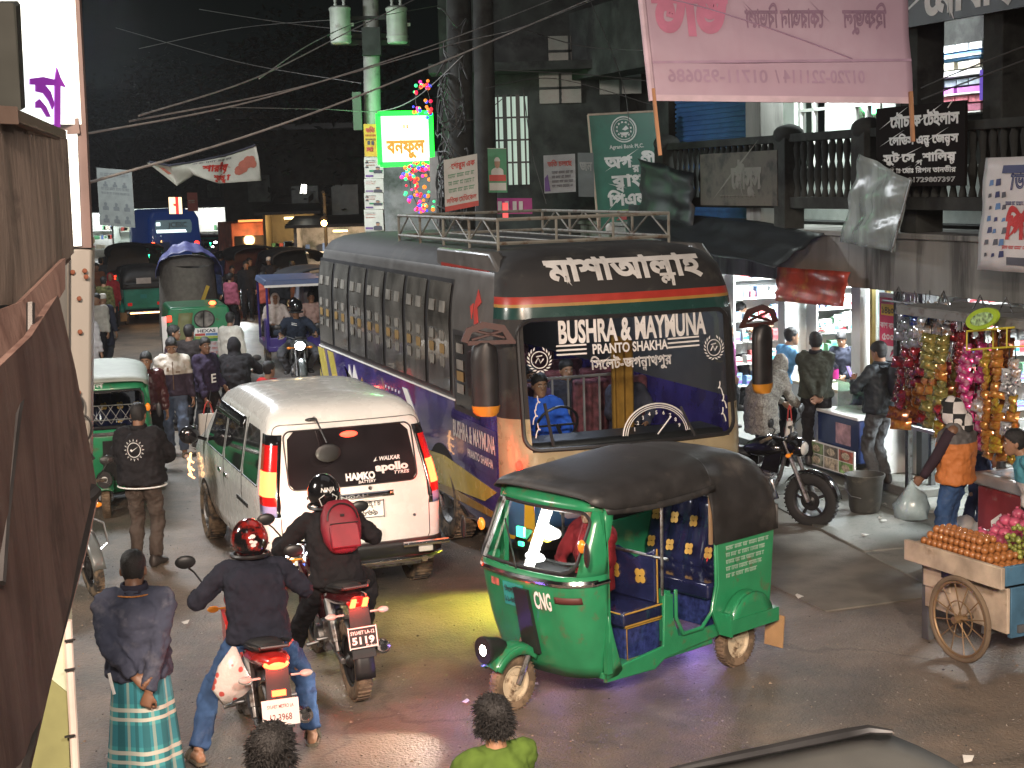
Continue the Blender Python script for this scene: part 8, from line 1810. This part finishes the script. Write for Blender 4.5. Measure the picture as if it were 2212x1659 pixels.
# ------ people at the shops
def on_step(px,py):return gp(px,py,.14)
m_charc=cloth('charcoal_padded_cloth',(.03,.036,.042),rough=.5)
pos=on_step(1900,1046)
p,i=person('man in a charcoal hooded jacket with a black backpack looking at his phone',pos,-42,dict(wrL=(-.10,.30,1.22),wrR=(.02,.30,1.12),hdL=(.2,.5,.8),hdR=(-.6,.5,.3),pelL=(-1,-.2,-.6)),1.70,SKIN,'short','jacket',m_charc,'trousers',cloth('grey_cargo_cloth',(.085,.088,.092),dirt=(.05,.05,.05),dt=.55),'shoes',vox=.010,build=1.15,curl=.9,hp=10,collar=m_charc)
backpack(i,pos,-42,i['s'],M('black_nylon',(.018,.02,.024),.45,bump=.3,bs=260),m_steel,'black backpack worn by the man at the glass counter',.15,.44,.15)
b=MB();b.box((0,0,0),(.078,.012,.16));ph=b.build('phone',m_blk,None,bevel=.005);b=MB();b.box((0,-.007,0),(.068,.001,.14));b.build('screen',glow('violet_phone_screen',(.5,.4,.8),.8),ph);ph.location=world_of(p,(-.09,.37,1.34));ph.rotation_euler=(-.5,.1,R(42));tag(ph,'phone held up by the man with the black backpack','phone')
p,i=person('man in an olive and black jacket seen from behind with hands clasped',on_step(1763,1004),14,dict(wrL=(.0,-.19,.92),wrR=(.04,-.20,.90),hdL=(.5,-.1,-.5),hdR=(-.5,-.1,-.5),pelL=(-1,-.8,0),pelR=(1,-.8,0),pmL=(0,-1,0),pmR=(0,-1,0)),1.70,SKIN2,'short','jacket',cloth('olive_black_cloth',(.035,.038,.03)),'trousers',m_blktr,vox=.010,build=1.1,curl=.8,collar=m_darkcloth)
s_,z_=fpx(1818,800,-.75)
person('boy in a dark top looking down behind the glass counter',FP(s_,-.75,.14),215,dict(wrL=(-.15,.25,1.0),wrR=(.15,.25,1.0)),1.46,SKIN,'short','jacket',m_navy,'trousers',m_blktr,vox=.012,face=True,hp=24)
s_,z_=fpx(1690,800,.45)
person('man in a blue polo shirt reaching over the medicine counter',FP(s_+.02,.45,.10),78,dict(wrL=(-.15,.48,1.18),wrR=(.15,.45,.98),hdL=(0,1,.1),hdR=(0,1,0),chest=(0,.05,1.24),neck=(0,.10,1.42),head=(0,.15,1.56),shL=(-.175,.06,1.38),shR=(.175,.06,1.38)),1.68,SKIN,'short','shirt',cloth('sky_blue_cloth',(.11,.28,.50)),'trousers',m_blktr,vox=.012,sleeves='half',curl=.2,face=True)
s_,z_=fpx(1640,820,1.5)
person('stooping person in a speckled grey shawl beside the bus mirror',FP(s_+.05,1.45,.03),60,dict(chest=(0,.14,1.20),neck=(0,.26,1.36),head=(0,.35,1.44),shL=(-.19,.2,1.32),shR=(.19,.2,1.32),wrL=(-.15,.5,.9),wrR=(.15,.5,.9)),1.66,SKIN,'hood','kurta',cloth('speckled_grey_cloth',(.20,.185,.16),var=.5,vs=45),'trousers',m_darkcloth,vox=.012,build=1.25)
b=MB();s2,z2=fpx(1690,925,1.6)
tote('white paper bag with red handle beside the parked motorcycle',FP(s2,1.5,1.05),100,.26,.30,M('white_bag_paper',(.58,.55,.5),.5))
s_,z_=fpx(1598,720,-.6)
person('shopkeeper in a pale grey shirt raising a hand in the left-hand shop',FP(s_,-.6,.14),95,dict(wrR=(.2,.42,1.30),hdR=(0,.6,.8),wrL=(-.2,.3,1.0)),1.70,SKIN,'short','shirt',cloth('pale_grey_shirt',(.40,.42,.42)),'trousers',m_blktr,vox=.012,sleeves='half',face=True)
person('person in a plum shirt standing before the left-hand shop',FP(4.15,.35,.14),80,{},1.55,SKIN2,'short','shirt',cloth('plum_shirt',(.14,.03,.10)),'trousers',m_blktr,vox=.013)
m_ov=Nodes('orange_and_grey_padded_cloth');N=m_ov;z=N.xyz()['Z'];N.bump(N.noise(8,3),.5,.03);N.out(N.mix(N.rng(z,1.275,1.285),(.46,.15,.035),(.085,.08,.08)),.7);m_ov=m_ov.m
pos=gp(2062,1228,.0)
p,i=person('man in an orange padded vest with a chequered scarf over his head',pos,-58,dict(wrL=(-.22,.26,.93),wrR=(.24,.12,.92),hdL=(0,.7,-.7),pelL=(-1,-.8,-.2),head=(0,.05,1.575)),1.68,SKIN2,'cropped','vest',m_ov,'jeans',m_denim,'shoes',vox=.010,sleeves=False,build=1.2,curl=1.1)
b=MB()
for q in 'LR':
 P=i['P'];limb(b,[P['sh'+q]+V((0,0,.0)),P['sh'+q].lerp(i['el'][q],.5),i['el'][q],P['wr'+q].lerp(i['el'][q],.05)],[.070,.066,.056,.044],12)
b.build('sleeve',cloth('dark_plum_sleeve',(.035,.022,.03)),p,smooth=180)
mk=Nodes('black_white_check_cotton');N=mk;ck=N.n('ShaderNodeTexChecker');ck.inputs['Scale'].default_value=9;ck.inputs['Color1'].default_value=(.012,.012,.013,1);ck.inputs['Color2'].default_value=(.55,.52,.5,1);N.l(N.tc.outputs['Object'],ck.inputs['Vector']);N.out(ck.outputs['Color'],.85);mk=mk.m
b=MB();H=i['H'];b.grid(lambda a,c:H((lambda th,ph:V((.108*math.sin(ph)*math.cos(th),.13*math.sin(ph)*math.sin(th)*(1 if math.sin(th)<0 else.80)-.012,-.155*math.cos(ph)-.012)))(2*math.pi*a,math.pi*c)),24,16);limb(b,[i['P']['neck']+V((0,-.02,-.05)),i['P']['neck']+V((0,-.02,.05)),H((0,-.03,-.07))],[.14,.12,.10]);o=b.build('head_scarf',mk,p,smooth=180);r_=o.modifiers.new('cloth','REMESH');r_.mode='VOXEL';r_.voxel_size=.012;r_.use_smooth_shade=True;d=o.modifiers.new('folds','DISPLACE');d.texture=_folds;d.strength=.03
b=MB();b.tube([(0,0,0),(.0,0,-.06),(.01,0,-.14),(0,0,-.26),(0,0,-.36),(0,0,-.40)],[.012,.035,.11,.165,.15,.06],16);b.v=[(x+.02*math.sin(z*38+y*30),y+.02*math.sin(z*29+x*26),z)for x,y,z in b.v]
bag=b.build('carrier_bag',M('pale_blue_plastic',(.32,.42,.44),.25,alpha=.85,var=.3,coat=.3,bump=.5,bs=16),smooth=180);bag.location=world_of(p,(-.225,.36,.90));tag(bag,'pale blue plastic carrier bag held by the man in the orange vest','bag')
person('person in a grey top and dark blue jeans behind the hanging snack packets',FP(-2.6,.95,.03),70,{},1.66,SKIN,'short','jacket',cloth('slate_top',(.07,.08,.10)),'jeans',cloth('dark_denim',(.02,.03,.07)),vox=.013)
p,i=person('fruit vendor in a turquoise and white shirt at the right edge',V((4.62,13.3,.0)),-75,dict(chest=(0,.06,1.22),neck=(0,.12,1.38),head=(0,.19,1.50),shL=(-.175,.08,1.34),shR=(.175,.08,1.34)),1.62,SKIN,'short','shirt',(lambda N:(N.out(N.mix(N.rng(N.xyz()['Z'],1.14,1.15),(.55,.52,.48),(.06,.24,.30)),.8)))(Nodes('turquoise_and_white_cotton')),'trousers',m_blktr,'sandals',vox=.010,sleeves='half',face=True)
# ------ fruit cart
ca,cb=V((3.21,12.26,0)),V((3.66,11.30,0));A=(cb-ca).normalized();Bv=V((-A.y,A.x,0));L_=(cb-ca).length
t=thing('fruit_cart','wooden fruit cart with a white side, blue end and tall spoked wheels','cart',ca)
F=lambda a,b_,z:A*a+Bv*b_+V((0,0,z))
def cbx(m,a0,a1,b0,b1,z0,z1,k=0):
 vs=[F(a,q,z)for z in(z0,z1)for a,q in((a0,b0),(a1,b0),(a1,b1),(a0,b1))];m.add(vs,[(3,2,1,0),(4,5,6,7),(0,1,5,4),(1,2,6,5),(2,3,7,6),(3,0,4,7)],k)
m_wood=M('weathered_white_boards',(.42,.34,.26),.8,var=.3,vs=5,bump=.35,bs=40,dirt=(.2,.14,.09),dt=.58,ds=4);m_bluew=M('blue_painted_boards',(.05,.13,.21),.7,var=.35,vs=4,bump=.3,bs=30,dirt=(.10,.09,.07),dt=.6,ds=4)
b=MB();cbx(b,-.02,L_+.04,-.02,.02,.68,.85);cbx(b,.10,L_-.02,.10,.13,.30,.66);cbx(b,.10,.42,.08,.098,.48,.66);b.build('side_boards',m_wood,t,bevel=.006)
b=MB();cbx(b,.34,.55,.06,.102,.60,.65);b.build('slot',m_blk,t)
b=MB();cbx(b,L_+.0,L_+.04,.025,1.5,.70,.85);cbx(b,L_-.06,L_-.02,.14,1.5,.26,.66);b.build('blue_end',m_bluew,t,bevel=.006)
b=MB();cbx(b,0,L_,.02,1.5,.72,.76);cbx(b,-.02,.02,.02,1.5,.68,.82);b.build('deck',m_wood,t)
b=MB();cbx(b,.04,.12,.12,.18,0,.68);cbx(b,L_-.14,L_-.06,.70,.76,0,.68);cbx(b,.0,L_,.2,.26,.30,.36);cbx(b,L_-.3,L_-.24,.1,1.5,.24,.30);b.build('leg',M('grey_frame_paint',(.09,.095,.1),.6),t)
def spoke_wheel(off):
 b=MB();r=.345;c=F(*off,r);uu,vv=A,V((0,0,1))
 ring=lambda r_,n_:[c+uu*r_*math.cos(x)+vv*r_*math.sin(x)for x in[2*math.pi*i/n_ for i in range(n_+1)]]
 b.tube(ring(r-.02,40),.022,8,cap=False);w=b.build('tyre',M('muddy_cart_tyre',(.14,.10,.065),.9,bump=.2,bs=80),t)
 b=MB();b.tube(ring(r-.05,40),.012,6,cap=False);b.tube(ring(r*.42,28),.006,5,cap=False)
 for i in range(12):x=2*math.pi*i/12+.2;b.tube([c+(uu*math.cos(x)+vv*math.sin(x))*.03+Bv*(.02 if i%2 else-.02),c+(uu*math.cos(x)+vv*math.sin(x))*(r-.045)],.0055,5)
 b.tube([c-Bv*.06,c+Bv*.06],.03,10);b.build('spokes',M('rusty_spokes',(.26,.17,.09),.5,metal=.5),w)
spoke_wheel((L_*.62,-.03));spoke_wheel((L_*.62,1.3));b=MB();b.tube([F(L_*.62,-.03,.345),F(L_*.62,1.3,.345)],.018,8);b.build('axle',m_steel,t)
def fruit(name,mb,mat,spots,label,group,cat):
 o=mb.build(name,mat,smooth=180);first=True
 for p_,sc in spots:
  if not first:o=o.copy();COL.objects.link(o)
  first=False;o.location=ca+p_;o.scale=(sc,)*3;o.rotation_euler=(qr.uniform(-.4,.4),qr.uniform(-.4,.4),qr.uniform(0,6));tag(o,label,cat,group)
b=MB();b.sph((0,0,0),(.031,.031,.034),14,10);sp=[]
for k in range(4):
 for i_ in range(6-k):
  for j in range(15-2*k):sp.append((F(.05+.034*k+.063*j,.07+.034*k+.066*i_,.795+.050*k),qr.uniform(.93,1.05)))
fruit('sapodilla',b,M('glossy_brown_fruit',(.30,.115,.035),.25,coat=.5,var=.25,vs=20),sp,'round glossy brown fruit in the stacked rows on the cart','brown fruit stacked on the cart','fruit')
b=MB();
for i in range(52):
 d=V((qr.gauss(0,1),qr.gauss(0,1),qr.gauss(0,1))).normalized();b.sph(d*V((.095,.095,.07)).length*.62*V((1,1,1)).length/1.73+V((d.x*.03,d.y*.03,d.z*.01)),qr.uniform(.019,.023),8,6)
fruit('grape_bunch',b,M('green_grapes',(.22,.24,.05),.25,coat=.4,var=.4,vs=9),[(F(L_-.10-.05*(q%2),.46+.15*q,.86+.03*(q%2)),1)for q in range(7)]+[(F(L_-.28,.50+.17*q,.95),1)for q in range(6)]+[(F(L_-.18,.58+.18*q,1.02),.95)for q in range(5)],'bunch of green grapes heaped at the near end of the cart','grape bunches on the cart','grapes')
b=MB();b.sph((0,0,0),(.052,.052,.047),16,10);b.lathe([(.012,.045),(.016,.062)],n=8);fruit('pomegranate',b,M('pink_red_fruit',(.42,.07,.13),.4,coat=.2,var=.4,vs=6),[(F(.10+.11*(q%6)+.04*((q//6)%2),.70+.11*(q//6),.82+.03*(q//6)),qr.uniform(.9,1.1))for q in range(24)]+[(F(.16+.11*q,.90,.93),1)for q in range(5)]+[(F(.2+.11*q,1.0,.98),1)for q in range(4)],'pink pomegranate heaped behind the grapes','pomegranates on the cart','fruit')
for k in range(5):
 c=ca+F(L_-.25-.05*k,.60+.13*k,1.03);b=MB();b.tube([c,c+V((.05,-.02,.05)),c+V((.1,.02,.0)),c+V((.13,-.04,-.05))],.012,6,flat=.3);tag(b.build('ribbon',M('red_ribbon',(.6,.05,.02),.35),smooth=180),'red plastic ribbon tied on the fruit','ribbon','red ribbons on the fruit')
lamp('SPOT','cart_lamp',at(1850,900,9.0),60,(1,.80,.60),.1,ca+F(.6,.4,.8),22)
# ------ night mist over the street
b=MB();b.box((-5,88,7.6),(150,206,17.6));hz_=b.build('haze',bpy.data.materials.new('night_mist'),smooth=0);hz_['kind']='stuff';m=hz_.data.materials[0];m.use_nodes=True;n=m.node_tree.nodes;n.remove(n['Principled BSDF']);v=n.new('ShaderNodeVolumePrincipled');v.inputs['Color'].default_value=(.86,.9,.95,1);v.inputs['Density'].default_value=.0004;v.inputs['Anisotropy'].default_value=.3;m.node_tree.links.new(v.outputs[0],n['Material Output'].inputs['Volume'])
